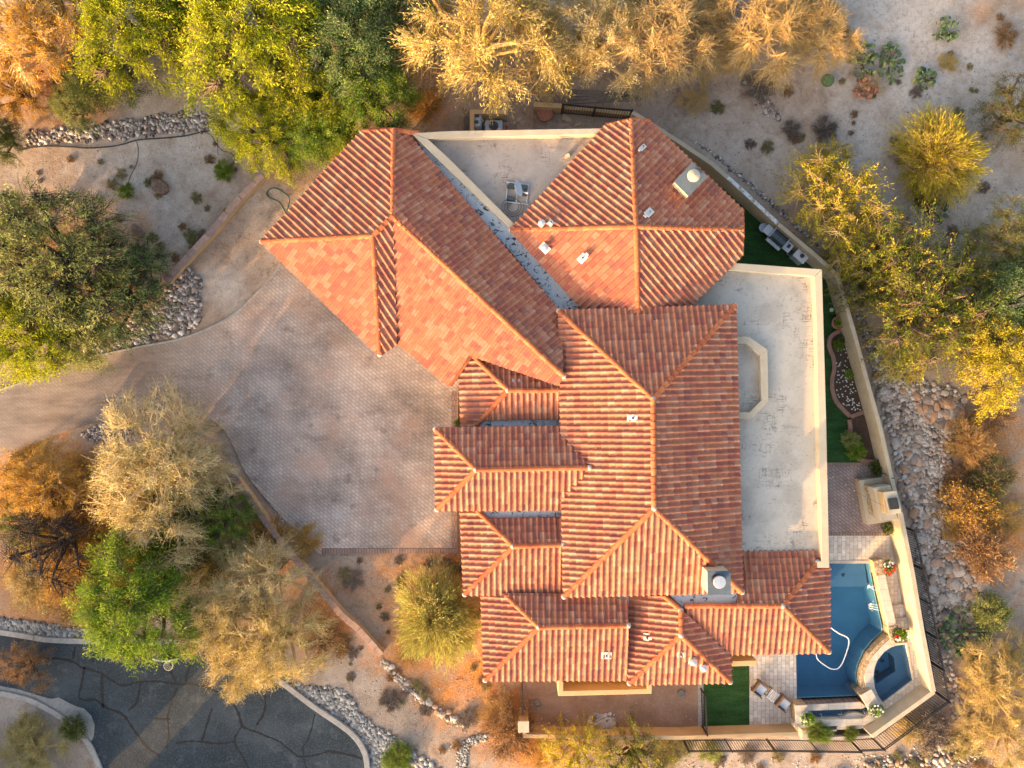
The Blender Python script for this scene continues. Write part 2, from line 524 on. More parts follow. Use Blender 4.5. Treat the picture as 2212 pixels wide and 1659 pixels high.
c = t.mix(t.ramp(t.noise(9, 4, 0.7, t.coord((1, 1, 1), 0.5)), [(0.63, 0.0), (0.68, 0.7)]), c, (0.24, 0.17, 0.09))
M['turf'] = t.principled(c, 0.9, 0, t.bump(t.noise(80, 3), 1.0, 0.04), 0.15)
t = NT('bark_mulch')
c = t.ramp(t.noise(20, 4, 0.7), [(0.3, (0.035, 0.022, 0.016)), (0.6, (0.10, 0.065, 0.045)), (0.74, (0.15, 0.10, 0.07))])
M['mulch'] = t.principled(c, 0.95, 0, t.bump(t.noise(22, 4), 1.0, 0.05))


def plaster(name, a, b):
    t = NT(name)
    c = t.ramp(t.noise(1.2, 5, 0.6), [(0.3, a), (0.7, b)])
    c = t.mix(1.0, c, t.ramp(t.noise(24, 2, 0.7), [(0.3, 0.75), (0.7, 1.25)]), 'MULTIPLY')
    return t.principled(c, 0.8)


M['pool_plaster'] = plaster('pool_plaster', (0.085, 0.225, 0.325), (0.115, 0.275, 0.39))
M['shelf_plaster'] = plaster('pool_shelf_plaster', (0.10, 0.20, 0.30), (0.13, 0.24, 0.345))
M['spa_plaster'] = plaster('spa_plaster', (0.095, 0.165, 0.225), (0.12, 0.195, 0.255))
t = NT('pool_water')
tr = t.n('ShaderNodeBsdfTransparent')
tr.inputs['Color'].default_value = (0.66, 0.83, 0.95, 1)
gl = t.n('ShaderNodeBsdfGlossy')
gl.inputs['Roughness'].default_value = 0.06
fr = t.n('ShaderNodeFresnel')
fr.inputs['IOR'].default_value = 1.33
nb = t.bump(t.noise(3.2, 5, 0.6, dist=0.8), 0.35, 0.08)
t.l(nb, gl.inputs['Normal'])
t.l(nb, fr.inputs['Normal'])
mx = t.n('ShaderNodeMixShader')
t.l(fr.outputs[0], mx.inputs[0])
t.l(tr.outputs[0], mx.inputs[1])
t.l(gl.outputs[0], mx.inputs[2])
t.l(mx.outputs[0], t.out.inputs['Surface'])
M['water'] = t.m
M['foam'] = simple('white_foam', (0.8, 0.84, 0.86), 0.08, 20, 0.8)
M['hose_white'] = simple('white_hose', (0.82, 0.85, 0.86), 0.03, 8, 0.5)
M['hose_black'] = simple('black_tubing', (0.03, 0.03, 0.03), 0.2, 8, 0.6)
M['hose_green'] = simple('green_hose', (0.07, 0.15, 0.09), 0.2, 8, 0.5)
M['wicker'] = brick_mat('brown_wicker', (0.26, 0.17, 0.11), (0.18, 0.115, 0.075), (0.07, 0.045, 0.03), 0.05, 0.025, 0.005, 0.0, 0.2, 6)
M['cushion'] = simple('pale_cushion', (0.62, 0.63, 0.67), 0.06, 6, 0.9, bump=0.1)
t = NT('striped_towel')
wv = t.n('ShaderNodeTexWave', bands_direction='X')
wv.inputs['Scale'].default_value = 3.2
wv.inputs['Distortion'].default_value = 1.6
t.l(t.coord(), wv.inputs['Vector'])
c = t.ramp(wv.outputs['Fac'], [(0.0, (0.62, 0.62, 0.60)), (0.38, (0.62, 0.62, 0.60)), (0.42, (0.05, 0.10, 0.34)), (0.52, (0.05, 0.10, 0.34)), (0.56, (0.62, 0.62, 0.60)), (0.78, (0.42, 0.30, 0.18)), (0.9, (0.03, 0.03, 0.04))], True)
M['towel'] = t.principled(c, 0.9)
M['pot_dark'] = simple('dark_glazed_pot', (0.055, 0.075, 0.085), 0.25, 6, 0.35, spec=0.5)
M['pot_clay'] = simple('terracotta_pot', (0.36, 0.16, 0.10), 0.2, 6, 0.8)
M['pot_grey'] = simple('grey_pot', (0.36, 0.38, 0.40), 0.15, 6, 0.6)
M['soil_dark'] = simple('potting_soil', (0.05, 0.035, 0.025), 0.3, 20, 0.95, bump=0.8)
M['flower_red'] = simple('red_petals', (0.55, 0.03, 0.02), 0.25, 8, 0.7)
M['flower_white'] = simple('white_petals', (0.75, 0.74, 0.70), 0.1, 8, 0.7)
M['flag'] = simple('tan_flagstone', (0.42, 0.33, 0.22), 0.2, 4, 0.9)
M['wood_grey'] = simple('weathered_timber', (0.20, 0.17, 0.145), 0.3, 5, 0.9)
M['rust'] = simple('rusty_steel', (0.20, 0.09, 0.045), 0.3, 8, 0.85)
M['blue_grey'] = simple('grey_blue_lid', (0.40, 0.47, 0.55), 0.12, 6, 0.5)
M['backboard'] = simple('backboard_acrylic', (0.45, 0.52, 0.52), 0.08, 5, 0.2, spec=0.6)
M['rim_metal'] = simple('orange_rim', (0.45, 0.14, 0.05), 0.15, 8, 0.5, 0.3)
M['ash'] = simple('grey_chimney_cap', (0.11, 0.145, 0.18), 0.15, 4, 0.9, spec=0.1)
M['soot'] = simple('sooty_flue', (0.025, 0.03, 0.035), 0.3, 6, 0.7)


def leaf_mat(name, stops, trans=0.30, ovar=0.15):
    t = NT(name)
    c = t.ramp(t.attr(), stops)
    oi = t.n('ShaderNodeObjectInfo')
    c = t.mix(1.0, c, t.ramp(oi.outputs['Random'], [(0.0, 1 - ovar), (1.0, 1 + ovar)]), 'MULTIPLY')
    d = t.n('ShaderNodeBsdfDiffuse')
    tl = t.n('ShaderNodeBsdfTranslucent')
    t.l(c, d.inputs['Color'])
    t.l(c, tl.inputs['Color'])
    mx = t.n('ShaderNodeMixShader')
    mx.inputs[0].default_value = trans
    t.l(d.outputs[0], mx.inputs[1])
    t.l(tl.outputs[0], mx.inputs[2])
    t.l(mx.outputs[0], t.out.inputs['Surface'])
    return t.m


LEAF = {
    'lime': leaf_mat('lime_leaves', [(0.0, (0.10, 0.145, 0.012)), (0.5, (0.33, 0.36, 0.022)), (1.0, (0.62, 0.57, 0.045))]),
    'green': leaf_mat('green_leaves', [(0.0, (0.06, 0.13, 0.02)), (0.5, (0.17, 0.27, 0.03)), (1.0, (0.42, 0.47, 0.06))]),
    'blue_green': leaf_mat('blue_green_leaves', [(0.0, (0.06, 0.12, 0.045)), (0.5, (0.15, 0.22, 0.075)), (1.0, (0.36, 0.42, 0.15))]),
    'olive': leaf_mat('olive_leaves', [(0.0, (0.10, 0.125, 0.04)), (0.5, (0.27, 0.30, 0.09)), (1.0, (0.54, 0.50, 0.19))]),
    'dark': leaf_mat('dark_leaves', [(0.0, (0.05, 0.07, 0.022)), (0.5, (0.11, 0.145, 0.04)), (1.0, (0.28, 0.28, 0.09))]),
    'straw': leaf_mat('straw_leaves', [(0.0, (0.13, 0.13, 0.028)), (0.25, (0.31, 0.25, 0.055)), (0.5, (0.52, 0.40, 0.095)), (1.0, (0.74, 0.60, 0.24))]),
    'palo': leaf_mat('palo_verde_wands', [(0.0, (0.17, 0.19, 0.045)), (0.5, (0.40, 0.39, 0.09)), (1.0, (0.64, 0.56, 0.19))]),
    'pale_straw': leaf_mat('pale_straw_leaves', [(0.0, (0.14, 0.16, 0.05)), (0.25, (0.31, 0.29, 0.10)), (0.5, (0.54, 0.45, 0.19)), (1.0, (0.76, 0.66, 0.38))]),
    'amber': leaf_mat('amber_leaves', [(0.0, (0.28, 0.14, 0.02)), (0.5, (0.60, 0.34, 0.05)), (1.0, (0.78, 0.52, 0.13))]),
    'gold': leaf_mat('gold_leaves', [(0.0, (0.15, 0.16, 0.02)), (0.45, (0.45, 0.38, 0.035)), (1.0, (0.74, 0.56, 0.06))]),
    'gold_green': leaf_mat('gold_green_leaves', [(0.0, (0.06, 0.09, 0.02)), (0.5, (0.20, 0.23, 0.035)), (0.8, (0.50, 0.40, 0.045)), (1.0, (0.70, 0.50, 0.06))]),
    'rust': leaf_mat('rust_brown_leaves', [(0.0, (0.20, 0.10, 0.035)), (0.5, (0.40, 0.215, 0.08)), (1.0, (0.58, 0.37, 0.16))]),
    'grey_twig': leaf_mat('grey_twig_tips', [(0.0, (0.16, 0.13, 0.11)), (1.0, (0.34, 0.28, 0.23))], 0.1),
}
BARK = {
    'pale': simple('pale_bark', (0.56, 0.43, 0.235), 0.2, 8, 0.9),
    'brown': simple('brown_bark', (0.16, 0.11, 0.075), 0.25, 8, 0.9),
    'dark': simple('dark_bark', (0.06, 0.045, 0.038), 0.25, 8, 0.9),
    'tan': simple('tan_bark', (0.46, 0.31, 0.13), 0.2, 8, 0.9),
}
M['pad'] = tinted('cactus_pad', [(0.0, (0.06, 0.10, 0.045)), (0.6, (0.13, 0.19, 0.08)), (1.0, (0.30, 0.32, 0.10))], rough=0.7, nscale=9, nvar=0.2)
M['pad_red'] = tinted('red_cholla', [(0.0, (0.26, 0.10, 0.06)), (1.0, (0.48, 0.22, 0.14))], rough=0.8, nscale=9)
M['blade'] = tinted('agave_blade', [(0.0, (0.07, 0.11, 0.05)), (1.0, (0.18, 0.22, 0.12))], rough=0.6, nscale=6)

# ------------------------------------------------------------------ ground
POOL = [(1718, 1300), (1718, 1217), K(2, 2, 1200, 338), K(2, 2, 1240, 540), K(2, 2, 1285, 740), K(2, 2, 1285, 778), K(2, 2, 1225, 830), K(2, 2, 1170, 900),
        K(2, 2, 1132, 980), K(2, 2, 1115, 1050), K(2, 2, 1125, 1110), K(2, 2, 1150, 1160), K(2, 2, 1112, 1190), (1720, 1507)]
SPA_OUT = [K(2, 2, 1285, 778), K(2, 2, 1225, 830), K(2, 2, 1170, 900), K(2, 2, 1132, 980), K(2, 2, 1115, 1050), K(2, 2, 1125, 1110), K(2, 2, 1150, 1160),
           K(2, 2, 1200, 1190), K(2, 2, 1265, 1235), K(2, 2, 1475, 1085), K(2, 2, 1425, 825), K(2, 2, 1345, 830)]
PIT = [(1708, 1207), (1880, 1207), (1905, 1340), (1975, 1372), (1972, 1470), (1895, 1518), (1708, 1517)]
DRIVE_TOP = smooth_line([K(0, 1, -60, 885), K(0, 1, 0, 862), K(0, 1, 250, 770), K(0, 1, 500, 672), K(0, 1, 900, 582), K(0, 1, 1200, 520), K(0, 1, 1500, 380),
                     K(0, 1, 1700, 190), K(0, 1, 1815, 50)], 5)
DRIVE = DRIVE_TOP + [(830, 640), (1000, 760), (990, 835), (987, 1000), (988, 1193), (690, 1196)] + \
    smooth_line([(690, 1196), (640, 1150), (585, 1090), (530, 1020), (505, 965), (470, 915), (390, 888), (300, 890), (234, 905), (147, 930), (47, 970), (0, 983), (-20, 990)], 4)
ROAD_TOP = [(-400, 1352), (-120, 1360), (0, 1371), (60, 1380), (117, 1388), (254, 1391), (401, 1392), (488, 1408), (545, 1440), (605, 1478), (670, 1527), (737, 1573), (764, 1597), (780, 1622), (787, 1650), (790, 1720), (800, 1900)]
ROAD_BOT = [(-400, 1478), (-120, 1480), (0, 1490), (42, 1498), (84, 1512), (150, 1552), (194, 1597), (212, 1630), (224, 1662), (236, 1720), (250, 1900)]
ROAD = ROAD_TOP + list(reversed(ROAD_BOT))
rng = np.random.default_rng(3)

# orange blots (u, v, radius, strength) and pale blots, for leaf litter with warm sunlight painted in, and where bare caliche shows
LITTER_GLOW = [(230, 1150, 160, 1), (520, 1180, 90, .9), (690, 1350, 70, 1), (60, 1300, 120, .8), (2140, 1150, 120, 1), (2150, 980, 90, 1), (1150, 1620, 90, .9), (2160, 1560, 100, .4), (960, 1300, 130, 1), (1040, 1450, 100, 1), (890, 1400, 110, .9), (1100, 1545, 80, 1), (1000, 1220, 60, 1), (960, 1490, 80, .9), (820, 1230, 50, .5), (840, 1330, 80, .5), (760, 1270, 60, .5), (1060, 1500, 60, .8), (90, 150, 140, .8), (60, 1080, 170, 1), (170, 1200, 150, 1), (330, 1120, 130, .9), (110, 1290, 140, .9), (960, 1400, 110, .7), (1000, 1270, 60, .8), (890, 1225, 60, .4),
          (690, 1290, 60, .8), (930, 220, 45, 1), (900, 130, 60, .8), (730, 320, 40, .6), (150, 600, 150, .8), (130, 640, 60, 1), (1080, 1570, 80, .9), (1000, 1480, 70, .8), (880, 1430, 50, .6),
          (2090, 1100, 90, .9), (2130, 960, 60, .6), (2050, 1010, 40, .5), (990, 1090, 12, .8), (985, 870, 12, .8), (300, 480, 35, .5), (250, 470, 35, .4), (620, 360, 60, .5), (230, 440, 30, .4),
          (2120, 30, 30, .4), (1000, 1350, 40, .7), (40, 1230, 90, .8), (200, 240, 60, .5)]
PALE = [(300, 350, 170, .8), (420, 320, 120, .8), (330, 440, 110, .7), (480, 620, 60, .7), (1950, 60, 170, .9), (1980, 170, 150, .9), (2120, 130, 110, .8), (1880, 300, 120, .8), (2100, 420, 110, .7),
        (1960, 400, 90, .8), (2050, 520, 80, .6), (1620, 330, 120, .4), (2080, 1320, 60, .4), (1700, 1640, 150, .5), (820, 1450, 110, .2), (2190, 200, 70, .8), (60, 1560, 70, .4)]


# beds of loose stone: name, outline, how many, size range, rock, label, thinning toward the margin
RIP = [(1858, 720), (1885, 740), (1925, 800), (1990, 820), (2060, 830), (2095, 870), (2070, 930), (2060, 1000), (2030, 1060), (2060, 1120), (2100, 1180), (2140, 1250), (2120, 1330), (2060, 1340),
       (2055, 1420), (2080, 1500), (2100, 1560), (2065, 1570), (2045, 1500), (2020, 1400), (1995, 1280), (1975, 1180), (1955, 1090), (1930, 1000), (1905, 900), (1880, 800)]
STONES = [
    ('riprap', RIP, 6200, (.05, .17), 'rock', 'broken pale riprap stones banked against the outside of the pool wall', .5),
    ('riprap', [(1470, 290), (1540, 335), (1690, 470), (1790, 555), (1860, 700), (1880, 800), (1920, 850), (1900, 760), (1850, 640), (1800, 560), (1690, 450), (1560, 340), (1480, 290)], 700, (.04, .11), 'dark_rock', 'small dark stones along the foot of the curving wall', .2),
    ('dark_cobbles', [(40, 315), (60, 280), (180, 270), (300, 250), (420, 235), (480, 250), (500, 285), (400, 285), (280, 300), (150, 310)], 1500, (.05, .14), 'dark_rock', 'band of dark mixed stones across the top of the garden bank', .4),
    ('dark_cobbles', [(350, 190), (420, 160), (500, 155), (550, 190), (560, 240), (530, 225), (480, 190), (400, 195)], 420, (.03, .09), 'dark_rock', 'thin arc of dark stones under the large mesquite', .3),
    ('cobble_pile', [(360, 620), (405, 565), (435, 600), (440, 660), (425, 710), (370, 730), (250, 760), (150, 790), (140, 770), (230, 720), (320, 670)], 2100, (.06, .16), 'dark_rock', 'pile of mixed stones below the straight block wall', .4),
    ('street_cobbles', [(-10, 1335), (60, 1340), (140, 1352), (230, 1362), (300, 1372), (300, 1390), (120, 1384), (0, 1366)], 1150, (.07, .15), 'river_rock', 'strip of sunlit river stones along the street kerb', .2),
    ('street_cobbles', [(480, 1380), (560, 1420), (640, 1475), (740, 1490), (800, 1560), (870, 1600), (950, 1659), (960, 1700), (800, 1700), (793, 1620), (760, 1580), (700, 1535), (600, 1465), (500, 1402)], 3600, (.07, .15), 'river_rock', 'broad strip of grey river stones where the street turns', .4),
    ('cobble_ring', [(985, 1700), (985, 1630), (1000, 1600), (1035, 1585), (1065, 1590), (1050, 1600), (1015, 1615), (1008, 1650), (1010, 1700)], 420, (.06, .11), 'river_rock', 'curved line of river stones ringing a dry bush', .1),
    ('dark_cobbles', [(165, 935), (230, 905), (290, 912), (300, 940), (230, 955), (190, 955)], 420, (.05, .10), 'dark_rock', 'dark stones at the lower kerb of the drive', .2),
    ('path_gravel', [(500, 965), (545, 1040), (600, 1120), (640, 1170), (625, 1150), (580, 1075), (540, 1025)], 200, (.03, .08), 'dark_rock', 'dark gravel strip beside the red capped wall', .1),
    ('slope_stones', [(1595, 170), (1640, 150), (1690, 250), (1740, 300), (1720, 300), (1640, 240)], 160, (.05, .13), 'dark_rock', 'scattered dark stones running down the bare slope', .4),
    ('pebbles', [(1500, 100), (2230, -10), (2230, 620), (2080, 500), (1900, 380), (1700, 450), (1560, 340), (1420, 240)], 2200, (.012, .045), 'rock', 'loose pebbles strewn over the pale eastern slope', .5),
    ('pebbles', [(0, 330), (470, 290), (560, 360), (400, 560), (330, 590), (200, 460), (0, 430)], 900, (.010, .035), 'rock', 'loose pebbles on the garden bank', .5),
    ('pebbles', [(700, 1330), (830, 1420), (1060, 1580), (980, 1640), (880, 1590), (640, 1470), (660, 1400)], 800, (.012, .04), 'rock', 'loose pebbles on the tan slope beside the street', .5),
    ('pebbles', [(840, 1240), (990, 1200), (1040, 1300), (1060, 1480), (1120, 1580), (1060, 1580), (960, 1500), (720, 1330), (690, 1210)], 1100, (.012, .04), 'rock', 'loose pebbles in the dry front yard', .5),
    ('pebbles', [(1400, 1625), (1850, 1630), (1960, 1610), (2060, 1560), (2230, 1700), (1400, 1700)], 1100, (.015, .06), 'rock', 'loose pebbles below the bottom fence', .5),
    ('pebbles', [(1140, 1480), (1515, 1480), (1515, 1570), (1140, 1575)], 260, (.010, .03), 'rock', 'few pebbles on the bare side yard', .3),
    ('fence_stones', [(1860, 1630), (1960, 1625), (2060, 1580), (2120, 1540), (2140, 1659), (1850, 1690)], 330, (.05, .14), 'rock', 'tan stones heaped under the corner fence', .6),
    ('edge_stones', [(826, 1420), (860, 1450), (905, 1500), (960, 1540), (1005, 1565), (1000, 1575), (940, 1545), (880, 1500), (820, 1430)], 420, (.05, .13), 'rock', 'line of tan stones edging the dry front yard', .2),
]


def terrain_z(X, Y):
    """gentle natural relief, always at or below the paved level"""
    a = np.sin(X * .31 + 1.3) * np.cos(Y * .27 + .4) + .6 * np.sin(X * .73 + Y * .41) + .4 * np.cos(X * 1.3 - Y * 1.1 + 2) + .25 * np.sin(X * 2.7 + 1) * np.sin(Y * 2.4)
    return -0.10 + 0.042 * a


def axis(lo, hi, step):
    core = list(np.arange(lo, hi + 1e-6, step))
    ext = [3, 8, 18, 40, 90, 200, 450]
    return np.array([lo - e for e in reversed(ext)] + core + [hi + e for e in ext])


xs, ys = axis(-31, 31, 0.16), axis(-24, 24, 0.16)
X, Y = np.meshgrid(xs, ys)
Z = terrain_z(X, Y)
Z += rng.normal(0, 0.010, Z.shape)
Z = np.where((np.abs(X) > 31.5) | (np.abs(Y) > 24.5), -0.1, Z)
pit = gp(PIT)
Z = np.where(inside(pit, X, Y), -2.6, Z)
PU = X / MPP + 1105.5
PV = -Y / MPP + 829.5
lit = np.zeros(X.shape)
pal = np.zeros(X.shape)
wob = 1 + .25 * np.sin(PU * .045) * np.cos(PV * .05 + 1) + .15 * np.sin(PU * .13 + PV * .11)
for (u, v, r, s) in LITTER_GLOW:
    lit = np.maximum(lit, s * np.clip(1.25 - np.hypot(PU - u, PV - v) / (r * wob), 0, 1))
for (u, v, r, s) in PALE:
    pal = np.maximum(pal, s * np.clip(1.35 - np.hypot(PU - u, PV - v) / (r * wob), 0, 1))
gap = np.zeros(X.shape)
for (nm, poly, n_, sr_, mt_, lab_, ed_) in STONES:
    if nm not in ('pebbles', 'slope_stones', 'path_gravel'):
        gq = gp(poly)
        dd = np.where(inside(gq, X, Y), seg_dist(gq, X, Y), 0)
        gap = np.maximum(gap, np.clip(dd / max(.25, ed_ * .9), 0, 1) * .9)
ny, nx = X.shape
V = np.stack([X.ravel(), Y.ravel(), Z.ravel()], 1)
idx = np.arange(nx * ny).reshape(ny, nx)
F = np.stack([idx[:-1, :-1].ravel(), idx[:-1, 1:].ravel(), idx[1:, 1:].ravel(), idx[1:, :-1].ravel()], 1)
me = bpy.data.meshes.new('ground')
me.vertices.add(len(V))
me.vertices.foreach_set('co', V.astype(np.float32).ravel())
me.loops.add(len(F) * 4)
me.loops.foreach_set('vertex_index', F.astype(np.int32).ravel())
me.polygons.add(len(F))
me.polygons.foreach_set('loop_start', np.arange(0, len(F) * 4, 4, dtype=np.int32))
me.polygons.foreach_set('use_smooth', np.ones(len(F), bool))
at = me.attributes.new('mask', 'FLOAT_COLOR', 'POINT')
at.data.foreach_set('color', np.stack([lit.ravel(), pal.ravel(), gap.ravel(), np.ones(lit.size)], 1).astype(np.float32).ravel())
me.update()
me.validate()
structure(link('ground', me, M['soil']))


def sheet(name, poly, z, mat, thick=0.06, parent=None):
    mb = MB()
    mb.prism(poly, z - thick, z)
    o = mb.build(name, mat, parent)
    return o if parent else structure(o)


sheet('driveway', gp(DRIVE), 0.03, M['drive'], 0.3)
mb = MB()
band(mb, gp([(981, 845), (981, 1189), (695, 1190)]), 0.30, 0.0, 0.036)
structure(mb.build('driveway_border', M['border_paver']))
mb = MB()
band(mb, gp(DRIVE_TOP), 0.10, -0.2, 0.045)
structure(mb.build('driveway_edging', M['concrete']))

# street, kerbs, dusty apron, sealed cracks
sheet('street', gp(ROAD), 0.012, M['asphalt'], 0.3)
for nm, pts, off in (('kerb', ROAD_TOP, 0.15), ('kerb', ROAD_BOT, -0.17)):
    mb = MB()
    band(mb, gp(smooth_line(pts[1:], 4)), 0.30, -0.25, 0.11, off)
    o = structure(mb.build(nm, M['concrete']))
    bevel(o, 0.03, 2)
APRON = [(-30, 1490)] + [K(0, 2, *p) for p in ((0, 1128), (120, 1150), (250, 1190), (330, 1212), (380, 1203), (450, 1240), (500, 1262), (545, 1275), (590, 1320), (612, 1380), (605, 1455), (590, 1485))] + \
    [(190, 1595), (150, 1553), (84, 1512), (0, 1490)]
sheet('gutter_apron', gp(APRON), 0.02, M['dust'], 0.05)
CR = [[(0, 960), (330, 945), (450, 960), (540, 1010), (640, 1040), (720, 1100), (800, 1130), (900, 1100), (1040, 1105), (1160, 1110), (1230, 1120), (1340, 1145), (1420, 1185), (1490, 1210), (1530, 1280), (1560, 1390)],
      [(1230, 900), (1225, 980), (1205, 1060), (1195, 1100)], [(1100, 1030), (1120, 1090), (1140, 1108)],
      [(540, 1010), (525, 1120), (520, 1210), (620, 1225), (700, 1280), (800, 1310), (850, 1390), (900, 1450), (950, 1520), (1030, 1575)],
      [(1150, 1150), (1110, 1230), (1090, 1330), (1085, 1450), (1075, 1530)], [(660, 1050), (655, 1150), (670, 1280)], [(910, 1110), (880, 1230), (830, 1290)],
      [(1490, 1210), (1530, 1120), (1560, 1060)], [(1340, 1140), (1330, 1060)], [(1370, 1270), (1340, 1380), (1310, 1480)],
      [(1560, 1390), (1520, 1440), (1525, 1500), (1560, 1580), (1600, 1640), (1640, 1720)], [(1560, 1390), (1640, 1420), (1720, 1460), (1800, 1480), (1860, 1530), (1920, 1580), (1970, 1590), (2050, 1570), (2110, 1545)],
      [(1960, 1590), (1965, 1520), (2000, 1440), (2040, 1310)], [(1960, 1590), (1975, 1660), (1960, 1720)], [(1650, 1380), (1700, 1290), (1720, 1180)], [(1520, 1490), (1400, 1500), (1250, 1490), (1130, 1500)],
      [(480, 870), (475, 950)], [(610, 880), (600, 970)], [(0, 1040), (170, 1050), (175, 1140)], [(1000, 1340), (1100, 1350)], [(2110, 1545), (2250, 1570), (2330, 1600)]]
mb = MB()
r2 = random.Random(5)
for line in CR:
    p = [(*K(0, 2, x + r2.uniform(-8, 8), y + r2.uniform(-8, 8)), 0) for x, y in line]
    p = smooth_line(p, 5)
    p = [(a + r2.uniform(-.8, .8), b + r2.uniform(-.8, .8)) for a, b, _ in p]
    w = r2.uniform(.07, .15)
    P = gp(p)
    for i in range(len(P) - 1):
        ww = w * r2.uniform(.6, 1.4)
        mb.prism(strip_poly([P[i], P[i + 1]], ww), 0.010, 0.0165 + 0.0004 * (i % 3))
structure(mb.build('street_tar_seams', M['tar']))

# walled yards
sheet('side_yard', gp([(1128, 1465), (1520, 1465), (1520, 1580), (1135, 1590)]), 0.0, M['yard_soil'])
sheet('yard_threshold', gp([(1507, 1440), (1520, 1440), (1520, 1568), (1507, 1570)]), 0.015, M['concrete'], 0.02)
sheet('dog_run_turf', gp([(1519, 1430), (1616, 1430), (1618, 1567), (1519, 1568)]), 0.03, M['turf'])
sheet('grill_turf', gp([(1545, 400), (1570, 400), (1680, 490), (1790, 590), (1790, 620), (1560, 640), (1500, 560)]), 0.02, M['turf'])
sheet('side_turf', gp([(1700, 560), (1790, 575), (1812, 625), (1850, 740), (1885, 900), (1897, 1000), (1700, 1000)]), 0.03, M['turf'])
sheet('patio_pavers', gp([(1700, 999), (1905, 999), (1935, 1080), (1948, 1157), (1700, 1157)]), 0.025, M['patio_paver'])
mb = MB()
band(mb, gp([(1780, 1153), (1940, 1153)]), 0.2, 0.0, 0.031)
band(mb, gp([(1780, 1003), (1900, 1003)]), 0.2, 0.0, 0.031)
structure(mb.build('patio_border', M['border_paver']))
# the travertine deck round the pool: four pieces that butt
sheet('pool_deck', gp([(1618, 1400), (1700, 1400), (1718, 1400), (1720, 1507), (1716, 1570), (1618, 1570)]), 0.03, M['travertine'], 0.3)
sheet('pool_deck', gp([(1600, 1157), (1949, 1157), (1962, 1217), (1718, 1217), (1718, 1400), (1600, 1400)]), 0.026, M['travertine'], 0.3)
sheet('pool_deck', gp([(1890, 1217.3), (1962, 1217.3), (1990, 1345), (1995, 1360), (1912, 1360)]), 0.030, M['travertine'], 0.3)
sheet('pool_deck', gp([(1980, 1350), (2003, 1480), (1890, 1575), (1845, 1560), (1845, 1520), (1897, 1518), (1968, 1467), (1951, 1379)]), 0.034, M['travertine'], 0.3)
# steps of the deck, rising toward the spa
mb = MB()
mb.prism(gp([K(2, 2, 1345, 610), K(2, 2, 1430, 600), K(2, 2, 1455, 680), K(2, 2, 1352, 695)]), 0.02, 0.16)
mb.prism(gp([K(2, 2, 1352, 695), K(2, 2, 1455, 680), K(2, 2, 1480, 762), K(2, 2, 1365, 780)]), 0.02, 0.30)
mb.prism(gp([K(2, 2, 1365, 780), K(2, 2, 1480, 762), K(2, 2, 1545, 1120), K(2, 2, 1475, 1085), K(2, 2, 1425, 825)]), 0.02, 0.44)
mb.prism(gp([K(2, 2, 1475, 1085), K(2, 2, 1545, 1120), K(2, 2, 1300, 1290), K(2, 2, 1265, 1235)]), 0.02, 0.44)
structure(mb.build('deck_steps', M['travertine']))
mb = MB()
for a_, b_, z_ in (((1345, 612), (1430, 602), .164), ((1352, 697), (1455, 682), .304), ((1365, 782), (1480, 764), .444)):
    band(mb, gp([K(2, 2, *a_), K(2, 2, *b_)], z_), .20, z_ - .06, z_ + .004, -.10)
structure(mb.build('step_nosing', M['cap_stone']))

# ------------------------------------------------------------------ pool
pool = thing('swimming_pool', 'deep blue swimming pool curving round the spa beside the tiled house', 'pool', G(1800, 1360, 0))


def child_at(o, parent):
    o.parent = parent
    o.matrix_parent_inverse = Matrix.Translation(-parent.location)
    return o


def basin(name, poly, z_top, z_bot, mat, parent, zfloor=None):
    """open basin: floor and inward walls with a thin shell"""
    P = gp(poly)
    n = len(P)
    a = sum(P[i][0] * P[(i + 1) % n][1] - P[(i + 1) % n][0] * P[i][1] for i in range(n))
    if a < 0:
        P = P[::-1]
    vs = [(p[0], p[1], z_bot) for p in P] + [(p[0], p[1], z_top) for p in P]
    fs = [tuple(range(n))] + [(i, n + i, n + (i + 1) % n, (i + 1) % n) for i in range(n)]
    me = bpy.data.meshes.new(name)
    me.from_pydata(vs, [], fs)
    me.update()
    return child_at(link(name, me, mat), parent)


basin('basin', POOL, 0.03, -1.5, M['pool_plaster'], pool)
mb = MB()
mb.prism(gp([(1719, 1218), (1874, 1218), (1881, 1271), (1719, 1272)]), -1.5, -0.42)
child_at(mb.build('shallow_shelf', M['shelf_plaster']), pool)
mb = MB()
mb.prism(gp([(1719, 1300), (1730, 1300), (1731, 1505), (1720, 1505)]), -1.5, -0.50)
child_at(mb.build('bench', M['shelf_plaster']), pool)
P = gp(POOL)
me = bpy.data.meshes.new('water')
me.from_pydata([(p[0], p[1], -0.08) for p in P], [], [tuple(range(len(P)))])
me.update()
child_at(link('water', me, M['water']), pool)
mb = MB()
mb.lathe(G(1820, 1242, -0.41), [(0.09, 0), (0.09, 0.012), (0.0, 0.015)], 12)
child_at(mb.build('drain_cover', M['dark_plastic']), pool)
mb = MB()
band(mb, gp([(1785, 1213.5), (1876, 1213.5)]), 0.16, 0.0, 0.05)
child_at(mb.build('coping', M['cap_stone']), pool)
# floating suction hose
hp = smooth_line([(*K(2, 2, x, y), 0) for x, y in ((900, 700), (950, 748), (1010, 790), (1058, 812), (1073, 838), (1066, 885), (1038, 965), (1012, 1008), (982, 1021), (940, 1010), (882, 968), (866, 945), (862, 915), (868, 870))], 5)
mb = MB()
mb.tube([G(p[0], p[1], -0.06) for p in hp], 0.030, n=8)
tag(mb.build('pool_hose', M['hose_white'], smooth='all'), 'white suction hose looping on the pool water', 'hose')

